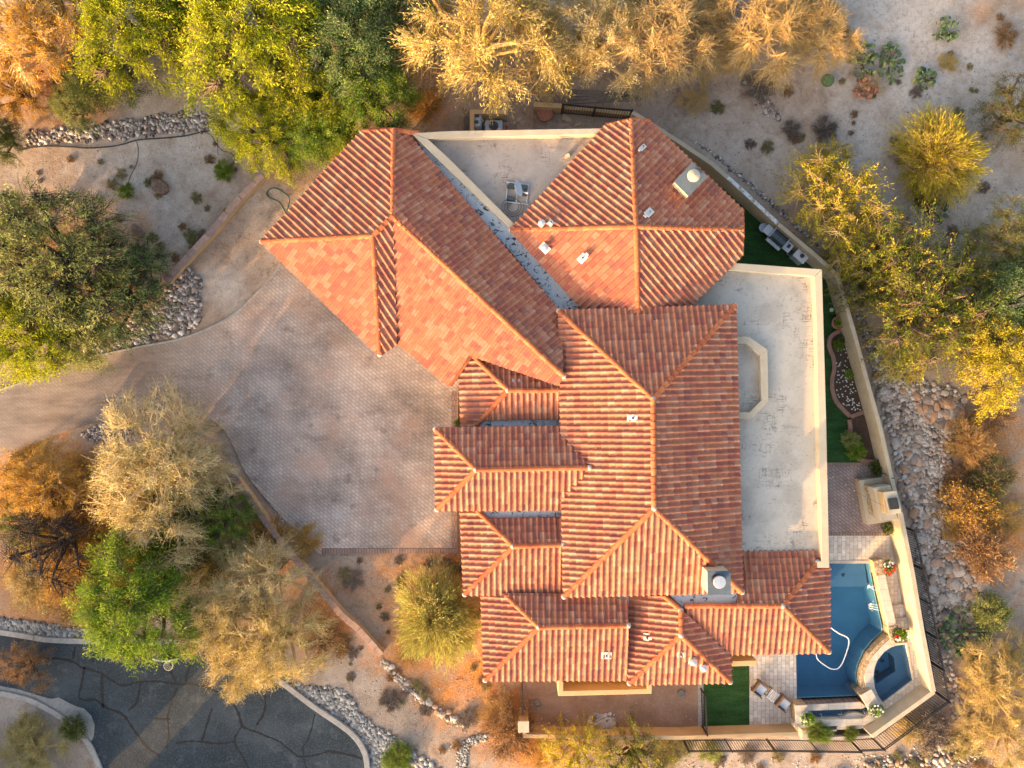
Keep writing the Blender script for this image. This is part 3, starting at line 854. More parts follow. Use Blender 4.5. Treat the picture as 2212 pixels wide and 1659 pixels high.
# raised spillway wall along the pool's far edge
wall = thing('spillway_wall', 'low stone faced wall with pale cap along the pool edge by the steps', 'wall', G(1895, 1290, 0))
mb = MB()
cl = [K(2, 2, 1247, 395), K(2, 2, 1272, 520), K(2, 2, 1322, 735)]
band(mb, gp(cl), 0.42, -1.4, 0.55)
child_at(mb.build('stone_face', M['ledger']), wall)
mb = MB()
band(mb, gp(cl), 0.48, 0.55, 0.62)
child_at(bevel(mb.build('cap', M['cap_stone']), .015), wall)
for nm, uv, lab in (('stone_pillar', K(2, 2, 1235, 345), 'short ledger stone pillar at the top of the pool spillway wall'),
                    ('stone_pillar', K(2, 2, 1330, 765), 'ledger stone pillar where the spillway wall meets the spa'),
                    ('stone_pillar', K(2, 2, 1165, 1180), 'ledger stone pillar between the spa rim and the water trough'),
                    ('stone_pillar', K(2, 2, 730, 1270), 'ledger stone pillar at the chair end of the water trough')):
    o = thing(nm, lab, 'pillar', G(uv[0], uv[1], 0), rad(12 if uv[1] < 1400 else 30 if uv[0] > 1800 else 2))
    h = 0.62 if uv[1] < 1250 else 0.6 if uv[1] < 1400 else 0.85
    sx, sy = (0.5, 0.75) if uv[1] < 1250 else (0.5, 0.7) if uv[1] < 1400 else (0.62, 0.95)
    mb = MB()
    mb.box((0, 0, h / 2 - .35), (sx, sy, h + .7))
    mb.build('stone_body', M['ledger'], o)
    mb = MB()
    mb.box((0, 0, h + .03), (sx + .06, sy + .06, .06))
    bevel(mb.build('cap', M['cap_stone' if uv[1] > 1400 else 'ledger'], o), .012)
# water jets from the spillway
for k, (fx, fy, tx, ty) in enumerate(((1243, 480, 1200, 488), (1252, 515, 1200, 488), (1268, 605, 1213, 598), (1272, 625, 1213, 612), (1275, 640, 1217, 628))):
    a, b = G(*K(2, 2, fx, fy), 0.35), G(*K(2, 2, tx, ty), -0.07)
    pts = [a.lerp(b, q) + Vector((0, 0, .12 * math.sin(math.pi * q))) for q in np.linspace(0, 1, 7)]
    mb = MB()
    mb.tube(pts, 0.007, 0.010, 6)
    c = pts[-1]
    for q in range(12):
        an, rr = random.uniform(0, 6.28), abs(random.gauss(0, .07))
        mb.lathe(c + Vector((rr * math.cos(an), rr * math.sin(an), 0)), [(0.022, 0), (0.02, .014), (0, .02)], 6)
    tag(mb.build('water_jet', M['foam'], smooth='all'), 'thin arc of water from the spillway wall ending in white splash', 'water jet', 'water jets falling into the pool')

# spa
spa = thing('spa', 'raised rounded spa with pale stone rim beside the pool', 'spa', G(1905, 1450, 0))
SPA_IN = [K(2, 2, *p) for p in ((1345, 848), (1410, 840), (1433, 955), (1455, 1070), (1360, 1145), (1265, 1214), (1235, 1170), (1213, 1120), (1203, 1050), (1210, 990), (1230, 940), (1270, 890), (1310, 862))]
SPA_DEEP = [K(2, 2, *p) for p in ((1312, 908), (1340, 920), (1365, 945), (1377, 1035), (1315, 1075), (1252, 1118), (1240, 1060), (1243, 1010), (1262, 960))]


def ring(mb, outer, inner, z0, z1):
    """closed ring between two loops resampled by angle about the inner centre"""
    O, I = gp(outer), gp(inner)
    cx = sum(p[0] for p in I) / len(I)
    cy = sum(p[1] for p in I) / len(I)

    def cast(P, a):
        best = None
        dx, dy = math.cos(a), math.sin(a)
        for i in range(len(P)):
            x1, y1 = P[i][0] - cx, P[i][1] - cy
            x2, y2 = P[(i + 1) % len(P)][0] - cx, P[(i + 1) % len(P)][1] - cy
            ex, ey = x2 - x1, y2 - y1
            den = dx * ey - dy * ex
            if abs(den) < 1e-9:
                continue
            tt = (x1 * ey - y1 * ex) / den
            ss = (x1 * dy - y1 * dx) / den
            if tt > 0 and -1e-6 <= ss <= 1 + 1e-6:
                best = tt if best is None else max(best, tt)
        return (cx + dx * (best or 1), cy + dy * (best or 1))
    A = sorted({round(math.atan2(p[1] - cy, p[0] - cx), 4) for p in O + I} | {round(k * .1309 - math.pi, 4) for k in range(48)})
    o = [cast(O, a) for a in A]
    i = [cast(I, a) for a in A]
    n = len(A)
    vs = [(p[0], p[1], z0) for p in o] + [(p[0], p[1], z1) for p in o] + [(p[0], p[1], z0) for p in i] + [(p[0], p[1], z1) for p in i]
    fs = []
    for k in range(n):
        j = (k + 1) % n
        fs += [(k, j, n + j, n + k), (n + k, n + j, 3 * n + j, 3 * n + k), (2 * n + j, 2 * n + k, 3 * n + k, 3 * n + j), (2 * n + k, 2 * n + j, j, k)]
    mb.add(vs, fs)


SPA_O2 = [K(2, 2, *p) for p in ((1300, 785), (1240, 840), (1180, 905), (1140, 985), (1122, 1050), (1132, 1115), (1160, 1170), (1200, 1205), (1265, 1236), (1475, 1085), (1425, 825), (1345, 830))]
SPA_CAP = [K(2, 2, *p) for p in ((1318, 795), (1260, 850), (1205, 910), (1165, 985), (1146, 1050), (1155, 1110), (1180, 1165), (1215, 1200), (1265, 1230), (1468, 1080), (1420, 830), (1345, 834))]
mb = MB()
ring(mb, SPA_O2, SPA_CAP, -1.5, 0.46)
child_at(mb.build('stone_face', M['ledger']), spa)
mb = MB()
ring(mb, SPA_CAP, SPA_IN, 0.40, 0.53)
child_at(mb.build('rim', M['cap_stone']), spa)
mb = MB()
ring(mb, SPA_CAP, SPA_IN, -1.4, 0.398)
child_at(mb.build('inner_wall', M['spa_plaster']), spa)
mb = MB()
ring(mb, SPA_IN, SPA_DEEP, -1.45, -0.05)
child_at(mb.build('bench', M['spa_plaster']), spa)
basin('basin', SPA_DEEP, -0.05, -0.75, M['pool_plaster'], spa)
P = gp(SPA_IN)
me = bpy.data.meshes.new('water')
me.from_pydata([(p[0], p[1], 0.43) for p in P], [], [tuple(range(len(P)))])
me.update()
child_at(link('water', me, M['water']), spa)
for uv in (K(2, 2, 1287, 965), K(2, 2, 1254, 1038)):
    mb = MB()
    mb.lathe(G(uv[0], uv[1], -0.74), [(0.12, 0), (0.12, .02), (0.09, .02), (0.09, .005), (0.0, .005)], 16)
    child_at(mb.build('drain_cover', M['dark_plastic']), spa)

# water trough and planter at the pool's end
tr = thing('water_trough', 'raised narrow water trough with pale stone coping at the pool end', 'water trough', G(1790, 1535, 0))
mb = MB()
mb.prism(gp([K(2, 2, 760, 1222), K(2, 2, 1125, 1205), K(2, 2, 1165, 1235), K(2, 2, 780, 1262)]), -1.4, 0.50)
child_at(mb.build('mosaic_wall', M['mosaic']), tr)
mb = MB()
mb.prism(gp([K(2, 2, 778, 1252), K(2, 2, 1145, 1232), K(2, 2, 1185, 1262), K(2, 2, 1160, 1275), K(2, 2, 800, 1290)], 0.55), 0.50, 0.56)
child_at(bevel(mb.build('coping', M['cap_stone']), .012), tr)
mb = MB()
mb.prism(gp([K(2, 2, 790, 1275), K(2, 2, 1190, 1255), K(2, 2, 1215, 1285), K(2, 2, 1160, 1345), K(2, 2, 760, 1360)]), -0.2, 0.10)
child_at(mb.build('trough_floor', M['spa_plaster']), tr)
P = gp([K(2, 2, 790, 1275), K(2, 2, 1190, 1255), K(2, 2, 1215, 1285), K(2, 2, 1160, 1340), K(2, 2, 780, 1350)], 0.3)
me = bpy.data.meshes.new('water')
me.from_pydata([(p[0], p[1], 0.32) for p in P], [], [tuple(range(len(P)))])
me.update()
child_at(link('water', me, M['water']), tr)
mb = MB()
mb.prism(gp([K(2, 2, 745, 1352), K(2, 2, 1160, 1340), K(2, 2, 1262, 1275), K(2, 2, 1290, 1325), K(2, 2, 1185, 1380), K(2, 2, 750, 1398)], 0.7), -0.2, 0.70)
child_at(bevel(mb.build('back_wall', M['cap_stone']), .015), tr)
for fx, fy in ((890, 1310), (1010, 1310), (1025, 1312), (1165, 1285)):
    mb = MB()
    mb.tube([G(*K(2, 2, fx + 14, fy + 34), 0.55), G(*K(2, 2, fx + 6, fy + 12), 0.52), G(*K(2, 2, fx, fy), 0.33)], 0.012, 0.018, 6)
    for q in range(6):
        p = G(*K(2, 2, fx + random.gauss(0, 7), fy + random.gauss(0, 5)), 0.33)
        mb.lathe(p, [(0.02, 0), (0.018, .012), (0, .018)], 6)
    tag(mb.build('trough_water_jet', M['foam'], smooth='all'), 'small jet of water falling into the narrow trough', 'water jet', 'water jets in the trough')
pl = thing('planter_box', 'narrow stone planter of soil behind the water trough', 'planter', G(1810, 1575, 0))
mb = MB()
outer = [K(2, 2, 748, 1390), K(2, 2, 1190, 1376), K(2, 2, 1285, 1318), K(2, 2, 1310, 1350), K(2, 2, 1215, 1432), K(2, 2, 750, 1450)]
inner = [K(2, 2, 785, 1405), K(2, 2, 1195, 1392), K(2, 2, 1268, 1345), K(2, 2, 1280, 1362), K(2, 2, 1195, 1420), K(2, 2, 787, 1436)]
ring(mb, outer, inner, -0.2, 0.55)
child_at(mb.build('box_wall', M['cap_stone']), pl)
mb = MB()
mb.prism(gp(inner), -0.2, 0.30)
child_at(mb.build('planting_soil', M['mulch']), pl)

# ------------------------------------------------------------------ house
house = thing('house', 'sprawling stucco house with many hipped terracotta tile roofs and flat white decks', 'house', G(1300, 850, 0))
PROF = [(0.0, 0.0)] + [(0.60 * k / 7, 0.086 * math.sin(math.pi * k / 7)) for k in range(1, 7)] + [(0.60, 0.0), (0.80, -0.012), (1.0, 0.0)]
TW, TL = 0.295, 0.345
rt = random.Random(11)


def hpart(name, mb, mat, smooth=False, label=None, parent=None):
    if parent is None:
        return child_at(mb.build(name, mat, None, smooth, label), house)
    o = mb.build(name, mat, None, smooth, label)
    o.parent = parent
    o.matrix_parent_inverse = (parent.matrix_parent_inverse).inverted() if False else Matrix.Identity(4)
    # the parent part sits in world coordinates through its own inverse, so a child needs none
    return o


class Roof:
    """one hipped roof: every slope's tiles in one mesh, ridge and hip caps as sub-parts"""

    def __init__(self, label=None):
        self.bms, self.caps, self.label, self.joints, self.deck = [], [], label, [], MB()

    def slope(self, eave, pieces, ref=None):
        """eave: two points (u,v,z) giving course direction; pieces: convex polygons of points (u,v,z)"""
        E = [G(*p) for p in eave]
        base = [G(*p) for p in (ref or pieces[0])]
        n = Vector((0, 0, 0))
        for i in range(len(base)):
            a, b = base[i], base[(i + 1) % len(base)]
            n += Vector(((a.y - b.y) * (a.z + b.z), (a.z - b.z) * (a.x + b.x), (a.x - b.x) * (a.y + b.y)))
        n.normalize()
        if n.z < 0:
            n = -n
        c = sum(base, Vector()) / len(base)
        e = (E[1] - E[0])
        e.z = 0
        e.normalize()
        e = (e - n * e.dot(n)).normalized()
        g = n.cross(e).normalized()
        if g.z < 0:
            g = -g
            e = -e
        o = E[0] - n * (E[0] - c).dot(n)
        if e.cross(g).dot(n) < 0:
            e = -e
        for piece in pieces:
            P = [G(*p) for p in piece]
            q = [((p - o).dot(e), (p - o).dot(g)) for p in P]
            ar = sum(q[i][0] * q[(i + 1) % len(q)][1] - q[(i + 1) % len(q)][0] * q[i][1] for i in range(len(q)))
            if ar < 0:
                q = q[::-1]
                P = P[::-1]
            proj = [o + e * a + g * b for a, b in q]
            self.deck.add([p - n * .03 for p in proj] + [p - n * .17 for p in proj],
                          [tuple(range(len(q))), tuple(range(2 * len(q) - 1, len(q) - 1, -1))] + [(i, len(q) + i, len(q) + (i + 1) % len(q), (i + 1) % len(q)) for i in range(len(q))])
            s0, s1 = min(a for a, b in q), max(a for a, b in q)
            t0, t1 = min(b for a, b in q), max(b for a, b in q)
            ci = range(int(math.floor(s0 / TW)) - 1, int(math.ceil(s1 / TW)) + 1)
            ri = range(int(math.floor(t0 / TL)) - 1, int(math.ceil(t1 / TL)) + 1)
            vs, fs, ts = [], [], []
            for r in ri:
                for k in ci:
                    ss, tt = (k + .5) * TW, (r + .5) * TL
                    d = 1e9
                    ins = True
                    for i in range(len(q)):
                        ax, ay = q[i]
                        bx, by = q[(i + 1) % len(q)]
                        L = math.hypot(bx - ax, by - ay)
                        sd = ((bx - ax) * (tt - ay) - (by - ay) * (ss - ax)) / L
                        if sd < -0.35:
                            ins = False
                            break
                    if not ins:
                        continue
                    j1, j2 = rt.uniform(-.006, .006), rt.uniform(-.008, .008)
                    lo, hi = r * TL + j2, (r + 1) * TL + .03 + j2
                    tint = rt.random()
                    b0 = len(vs)
                    m = len(PROF)
                    for (ps, ph) in PROF:
                        vs.append(o + e * ((k + ps) * TW + j1) + g * lo + n * (ph + 0.066))
                    for (ps, ph) in PROF:
                        vs.append(o + e * ((k + ps) * TW + j1) + g * hi + n * (ph * .96 + 0.0))
                    for (ps, ph) in PROF:
                        vs.append(o + e * ((k + ps) * TW + j1) + g * (lo + .004) + n * (ph - 0.004))
                    for i in range(m - 1):
                        fs.append((b0 + i, b0 + i + 1, b0 + m + i + 1, b0 + m + i))
                        fs.append((b0 + i + 1, b0 + i, b0 + 2 * m + i, b0 + 2 * m + i + 1))
                        ts += [tint, tint]
            if not fs:
                continue
            bm = bmesh.new()
            lay = bm.faces.layers.float.new('tint')
            bv = [bm.verts.new(v) for v in vs]
            for f, tv in zip(fs, ts):
                x = bm.faces.new([bv[i] for i in f])
                x[lay] = tv
                x.smooth = True
            ez = [0] * len(q)
            for i in range(len(q)):
                a, b = proj[i], proj[(i + 1) % len(q)]
                d = (b - a).normalized()
                out = d.cross(n)
                is_eave = abs(d.dot(e)) > .995 and abs(q[i][1]) < .25 and abs(q[(i + 1) % len(q)][1]) < .25
                if is_eave:
                    a = a + out * .06
                bmesh.ops.bisect_plane(bm, geom=list(bm.verts) + list(bm.edges) + list(bm.faces), plane_co=a, plane_no=out, clear_outer=True)
            self.bms.append(bm)

    def cap(self, pts, lift=0.06, w=0.135):
        self.caps.append(([Vector(G(*p)) for p in pts], lift, w))

    def joint(self, *pts):
        self.joints += [Vector(G(*p)) for p in pts]

    def finish(self):
        me = bpy.data.meshes.new('tiled_roof')
        full = bmesh.new()
        tmp = bpy.data.meshes.new('tmp')
        full.faces.layers.float.new('tint')
        for bm in self.bms:
            bm.to_mesh(tmp)
            full.from_mesh(tmp)
            bm.free()
        full.to_mesh(me)
        full.free()
        bpy.data.meshes.remove(tmp)
        me.set_sharp_from_angle(angle=rad(50))
        me.materials.append(M['roof_tile'])
        ro = link('tiled_roof', me, None, None, self.label)
        child_at(ro, house)
        hpart('roof_deck', self.deck, M['fascia'], parent=ro)
        for pts, lift, w in self.caps:
            mb = MB()
            for i in range(len(pts) - 1):
                a, b = pts[i] + Vector((0, 0, lift)), pts[i + 1] + Vector((0, 0, lift))
                L = (b - a).length
                d = (b - a).normalized()
                side = d.cross(Vector((0, 0, 1))).normalized()
                up = side.cross(d)
                if (b.z < a.z):
                    a, b = b, a
                    d = -d
                k = max(1, round(L / .36))
                for j in range(k):
                    p0, p1 = a + d * (L * j / k - .02), a + d * (L * (j + 1) / k + .03)
                    sw = rt.uniform(-.008, .008)
                    r0, r1 = w * 1.08, w * .92
                    vs = []
                    for (p, r, dz) in ((p0, r0, .022), (p1, r1, 0.0)):
                        for q in range(8):
                            an = math.pi * q / 7
                            vs.append(p + side * (r * math.cos(an) + sw) + up * (r * .85 * math.sin(an) + dz - .05))
                    fs = [(q, q + 1, 9 + q, 8 + q) for q in range(7)] + [tuple(range(7, -1, -1)), tuple(range(8, 16))]
                    mb.add(vs, fs, rt.random())
            hpart('ridge_cap', mb, M['ridge_tile'], True, parent=ro)
        if self.joints:
            for p in self.joints:
                mb = MB()
                mb.lathe(p + Vector((0, 0, lift + .01)), [(.15, -.06), (.135, .02), (.09, .05), (0, .06)], 9)
                hpart('mortar_joint', mb, M['mortar'], 'all', parent=ro)
        return ro


# the diagonal north-west wing
r = Roof('long diagonal tile roof over the wing beside the driveway')
RA, RB = (848, 468, 5.0), (1217, 812, 5.0)
r.slope([(782, 283, 3.5), (565, 522, 3.5)], [[(850, 280, 3.9), RA, (805, 510, 5.0), (565, 522, 3.5), (782, 283, 3.5)]])
r.slope([(884, 291, 3.77), (1209, 682, 3.77)], [[(850, 280, 3.9), (884, 291, 3.78), (1210, 682, 3.78), RB, RA]])
r.slope([(565, 522, 3.5), (815, 768, 3.5)], [[(565, 522, 3.5), (820, 767, 3.5), (805, 510, 5.0)]])
r.slope([(820, 765, 3.5), (857, 742, 3.5)], [[(805, 510, 5.0), (820, 767, 3.5), (857, 742, 3.5), RA]])
sw = [RA, RB, (970, 833, 3.4), (857, 740, 3.4)]
r.slope([(857, 740, 3.4), (970, 833, 3.4)], [[RA, RB, (1207, 833, 4.75), (1017, 766, 3.9)], [RA, (1017, 766, 3.9), (970, 833, 3.4), (857, 740, 3.4)]], sw)
r.cap([RA, (850, 281, 3.9)])
r.cap([RA, RB])
r.cap([RA, (805, 510, 5.0)], .05)
r.cap([(805, 510, 5.0), (565, 522, 3.5)])
r.cap([(805, 510, 5.0), (820, 765, 3.5)])
r.cap([(782, 284, 3.5), (850, 281, 3.9), (904, 288, 3.68)], .03)
r.cap([(971, 831, 3.42), (1016, 768, 3.88)], .02)
r.joint(RA, (805, 510, 5.0), RB, (820, 765, 3.5), (566, 522, 3.5), (850, 282, 3.9))
r.finish()
# the pyramid roof to the north-east
r = Roof('square pyramid tile roof beside the triangular flat roof')
A = (1373, 490, 5.55)
r.slope([(1308, 271, 3.9), (1103, 497, 3.9)], [[(1308, 271, 3.9), (1362, 259, 4.12), A, (1103, 497, 3.9)]])
r.slope([(1400, 262, 3.9), (1603, 455, 3.9)], [[(1362, 259, 4.12), (1400, 262, 3.9), (1603, 453, 3.9), (1604, 497, 4.12), A]])
r.slope([(1602, 552, 3.9), (1488, 663, 3.9)], [[(1604, 497, 4.12), (1602, 552, 3.9), (1488, 663, 3.9), (1378, 678, 4.4), A]])
r.slope([(1103, 497, 3.9), (1258, 668, 3.9)], [[(1103, 497, 3.9), A, (1378, 678, 4.4), (1258, 668, 3.9)]])
r.cap([A, (1362, 260, 4.12)])
r.cap([A, (1103, 497, 3.9)])
r.cap([A, (1378, 680, 4.4)])
r.cap([A, (1603, 497, 4.12)])
r.cap([(1308, 272, 3.88), (1362, 260, 4.12), (1402, 263, 3.9)], .03)
r.cap([(1603, 453, 3.92), (1604, 497, 4.1), (1602, 552, 3.92)], .0, .10)
r.joint(A, (1104, 497, 3.9), (1378, 680, 4.4), (1362, 261, 4.12))
r.finish()
# the main block
r = Roof('largest hipped tile roof over the main block')
R1, R2 = (1410, 862, 6.05), (1412, 1098, 6.05)
NW, NE, SE, SW = (1207, 672, 4.35), (1587, 660, 4.35), (1602, 1278, 4.35), (1218, 1288, 4.35)
r.slope([NW, SW], [[NW, R1, R2, SW]])
r.slope([NE, NW], [[NW, NE, R1]])
r.slope([SE, NE], [[NE, SE, R2, R1]])
r.slope([SW, SE], [[SE, SW, R2]])
r.cap([R1, R2])
r.cap([R1, NW])
r.cap([R1, NE])
r.cap([R2, SW])
r.cap([R2, SE])
r.joint(R1, R2, NW, SW, SE, NE)
r.finish()
# four low wings along the drive and the south side
r = Roof('small hipped tile roof tucked below the diagonal wing')
K1, K2 = (1097, 843, 4.3), (1209, 843, 4.3)
r.slope([(993, 790, 3.45), (995, 922, 3.45)], [[(993, 788, 3.45), (1016, 764, 3.66), K1, (1024, 922, 3.45), (995, 922, 3.45)]])
r.slope([(1207, 800, 3.8), (1040, 800, 3.8)], [[(1017, 764, 3.66), K1, K2, (1206, 832, 4.2)]], [K1, K2, (1100, 770, 3.62)])
r.slope([(1036, 906, 3.64), (1210, 903, 3.64)], [[K1, K2, (1210, 903, 3.66), (1036, 906, 3.62)]])
r.cap([K1, (1017, 765, 3.66)])
r.cap([K1, (1025, 922, 3.45)])
r.cap([K1, K2])
r.joint(K1, (1017, 765, 3.66))
r.finish()
r = Roof('hipped tile roof jutting furthest toward the driveway')
K1, K2 = (1028, 1014.5, 4.95), (1272, 1010, 4.95)
r.slope([(940, 926, 4.15), (943, 1101, 4.15)], [[(940, 926, 4.15), K1, (943, 1101, 4.15)]])
r.slope([(1209, 922, 4.15), (940, 926, 4.15)], [[(940, 926, 4.15), (1209, 922, 4.15), K2, K1]])
r.slope([(943, 1101, 4.15), (1211, 1100, 4.15)], [[(943, 1101, 4.15), K1, K2, (1211, 1100, 4.15)]])
r.cap([K1, (941, 927, 4.15)])
r.cap([K1, (944, 1100, 4.15)])
r.cap([K1, K2])
r.joint(K1, K2, (941, 927, 4.15), (944, 1100, 4.15))
r.finish()
r = Roof('hipped tile roof south of the jutting entry roof')
K1, K2 = (1108, 1180, 4.35), (1215, 1176, 4.35)
r.slope([(996, 1104, 3.45), (1003, 1284, 3.45)], [[(995, 1100, 3.45), (1029, 1100, 3.7), K1, (1003, 1284, 3.45)]])
r.slope([(1215, 1120, 3.84), (1050, 1122, 3.84)], [[(1050, 1122, 3.84), (1215, 1120, 3.84), K2, K1]])
r.slope([(1003, 1284, 3.45), (1213, 1284, 3.45)], [[K1, K2, (1215, 1284, 3.45), (1003, 1284, 3.45)]])
r.cap([K1, (1030, 1102, 3.7)])
r.cap([K1, (1004, 1283, 3.45)])
r.cap([K1, K2])
r.joint(K1, K2, (1004, 1283, 3.45))
r.finish()
r = Roof('long hipped tile roof along the walled side yard')
K1, K2 = (1163.6, 1354.5, 4.2), (1356, 1350.7, 4.2)
r.slope([(1041, 1284, 3.2), (1046.5, 1468.5, 3.2)], [[(1040, 1282, 3.2), (1090, 1282, 3.58), K1, (1046.5, 1468.5, 3.2)]])
r.slope([(1356, 1292, 3.68), (1094, 1286, 3.62)], [[(1092, 1284, 3.62), (1278, 1286, 3.62), (1356, 1297, 3.72), K2, K1]], [K1, K2, (1356, 1293, 3.68), (1100, 1288, 3.68)])
r.slope([(1046.5, 1468.5, 3.2), (1356, 1467.8, 3.2)], [[K1, K2, (1356, 1467.8, 3.2), (1046.5, 1468.5, 3.2)]])
r.cap([K1, (1092, 1285, 3.6)])
r.cap([K1, (1048, 1468, 3.2)])
r.cap([K1, K2])
r.joint(K1, K2, (1048, 1468, 3.2))
r.finish()
r = Roof('southern hipped tile roof with two white vents near its corner')
K1, K2 = (1469.5, 1318, 4.4), (1470, 1372, 4.4)
r.slope([(1356, 1289, 3.4), (1358, 1476, 3.4)], [[(1356, 1288, 3.4), (1434, 1287, 4.08), K1, K2, (1358, 1477, 3.4)]])
r.slope([(1576, 1472, 3.4), (1574, 1412, 3.4)], [[K1, (1480, 1324, 4.3), (1577, 1412, 3.4), (1577, 1473, 3.4), K2]], [K1, K2, (1577, 1473, 3.4), (1577, 1420, 3.4)])
r.slope([(1358, 1477, 3.4), (1577, 1473, 3.4)], [[K2, (1577, 1473, 3.4), (1358, 1477, 3.4)]])
r.cap([K1, (1434, 1287, 4.08)])
r.cap([K2, (1359, 1475, 3.4)])
r.cap([K2, (1576, 1472, 3.4)])
r.cap([K1, K2])
r.joint(K1, K2, (1359, 1475, 3.4), (1576, 1472, 3.4))
r.finish()
r = Roof('hipped tile roof reaching over the pool edge')
K1, K2 = (1478, 1308, 4.3), (1689, 1308, 4.3)
r.slope([(1771, 1190, 3.32), (1603, 1192, 3.32)], [[(1590, 1306, 4.3), K2, (1767, 1214, 3.5), (1771, 1190, 3.32), (1602, 1192, 3.32)]], [K1, K2, (1771, 1190, 3.32), (1602, 1192, 3.32)])
r.slope([(1790, 1408, 3.42), (1790, 1226, 3.42)], [[K2, (1765, 1217, 3.64), (1790, 1221, 3.42), (1790, 1408, 3.42)]])
r.slope([(1577, 1413, 3.42), (1790, 1408, 3.42)], [[K1, K2, (1790, 1408, 3.42), (1577, 1413, 3.42), (1480, 1324, 4.2)]], [K1, K2, (1790, 1408, 3.42), (1577, 1412, 3.42)])
r.cap([K1, K2])
r.cap([K2, (1765, 1215, 3.6)])
r.cap([K2, (1789, 1407, 3.42)])
r.joint(K2, (1789, 1407, 3.42), (1765, 1214, 3.62))
r.finish()


def xy_at(pts, z):
    return [tuple(G(u, v, z).xy) for u, v in pts]


# walls of the house under the eaves
def wallmass(pts, z, ztop):
    mb = MB()
    mb.prism(xy_at(pts, z), -0.2, ztop)
    hpart('wall', mb, M['stucco'])


wallmass([(800, 315), (606, 524), (818, 738), (858, 712), (966, 808), (1200, 700), (900, 318)], 3.5, 3.42)
wallmass([(1312, 292), (1124, 498), (1262, 650), (1480, 642), (1584, 542), (1584, 462), (1396, 284)], 3.9, 3.8)
wallmass([(1224, 690), (1572, 680), (1586, 1262), (1234, 1270)], 4.35, 4.24)
wallmass([(1010, 800), (1012, 905), (1226, 905), (1226, 800)], 3.45, 3.38)
wallmass([(958, 945), (960, 1084), (1226, 1084), (1226, 945)], 4.15, 4.05)
wallmass([(1013, 1084.5), (1019, 1268), (1226, 1268), (1226, 1084.5)], 3.45, 3.37)
wallmass([(1058, 1268.6), (1062, 1452), (1372, 1452), (1372, 1268.6)], 3.2, 3.12)
wallmass([(1372.6, 1300), (1372.6, 1460), (1560, 1456), (1560, 1300)], 3.4, 3.3)
wallmass([(1560.6, 1200), (1560.6, 1396), (1772, 1392), (1772, 1200)], 3.4, 3.2)
# garage doors and windows under the eaves
def opening(name, a, b, z, z0, z1, mat, frame=True):
    A_, B_ = G(a[0], a[1], z), G(b[0], b[1], z)
    A_.z = B_.z = 0
    d = B_ - A_
    an = math.atan2(d.y, d.x)
    c = (A_ + B_) / 2
    mb = MB()
    mb.box((c.x, c.y, (z0 + z1) / 2), (d.length, .10, z1 - z0), an)
    o = hpart(name, mb, M[mat])
    mb = MB()
    if name == 'garage_door':
        for k in range(1, 4):
            mb.box((c.x, c.y, z0 + (z1 - z0) * k / 4), (d.length - .04, .13, .03), an)
    else:
        for k in (0, 1):
            mb.box((c.x, c.y, z0 if k == 0 else z1), (d.length + .1, .16, .07), an)
        mb.box((c.x, c.y, (z0 + z1) / 2), (.05, .15, z1 - z0 - .08), an)
    hpart('door_panel_trim' if name == 'garage_door' else 'window_frame', mb, M['fascia'], parent=o)


for q0, q1 in ((.12, .46), (.54, .88)):
    a_, b_ = Vector((606, 524)), Vector((818, 738))
    opening('garage_door', a_.lerp(b_, q0), a_.lerp(b_, q1), 3.5, 0.02, 2.3, 'wood_grey')
a_, b_ = Vector((858, 712)), Vector((966, 808))
opening('garage_door', a_.lerp(b_, .2), a_.lerp(b_, .8), 3.5, 0.02, 2.3, 'wood_grey')
opening('window', (958.2, 990), (959.4, 1045), 4.15, 1.0, 2.4, 'hood')
opening('window', (1015.5, 1170), (1017, 1220), 3.45, 1.0, 2.2, 'hood')
opening('window', (1060, 1340), (1061, 1400), 3.2, 1.0, 2.2, 'hood')
opening('window', (1420, 1458.6), (1490, 1457.4), 3.4, 1.0, 2.2, 'hood')
opening('window', (1640, 1394.6), (1730, 1392.8), 3.4, .2, 2.3, 'hood')
# flat roofs and parapets
mb = MB()
mb.prism(gp([(1478, 675), (1545, 574), (1768, 586), (1781, 1198), (1588, 1198), (1575, 690)], 3.35), 3.1, 3.35)
hpart('flat_roof', mb, M['flat_white'], label='white coated flat roof deck beside the pool yard')
mb = MB()
mb.prism(gp([(900, 290), (1306, 280), (1103, 498)], 3.3), 3.05, 3.3)
hpart('flat_roof', mb, M['flat_tan'], label='dusty triangular flat roof deck')
for poly in ([(1560, 566), (1591, 568.3), (1775, 581.7), (1758, 597), (1574, 583.5), (1545, 582)],
             [(1775, 582.2), (1778, 689), (1784, 900), (1791, 1226), (1765, 1226), (1765, 1212), (1774, 1212), (1773, 1110), (1768, 990), (1763, 700), (1758, 597.5)],
             [(889, 287.7), (971, 283), (1306, 277), (1297, 290), (971, 298), (924, 300)],
             [(889, 288.3), (924, 300.5), (971, 344), (1112.6, 485.7), (1102, 493.5), (971, 368.6)]):
    mb = MB()
    mb.prism(gp(poly, 3.8), -0.2, 3.8)
    bevel(hpart('parapet', mb, M['parapet']), .02)
oc = [K(2, 1, *p) for p in ((325, 515), (430, 515), (548, 600), (555, 930), (450, 1045), (345, 1045))]
ic = [K(2, 1, *p) for p in ((325, 560), (412, 560), (500, 640), (510, 925), (432, 1003), (345, 1003))]
mb = MB()
pts_o, pts_i = gp(oc, 3.75), gp(ic, 3.75)
for i in range(5):
    mb.prism([pts_o[i], pts_o[i + 1], pts_i[i + 1], pts_i[i]], 3.3, 3.75)
bevel(hpart('bay_parapet', mb, M['parapet'], label='low octagonal parapet on the white flat roof'), .015)
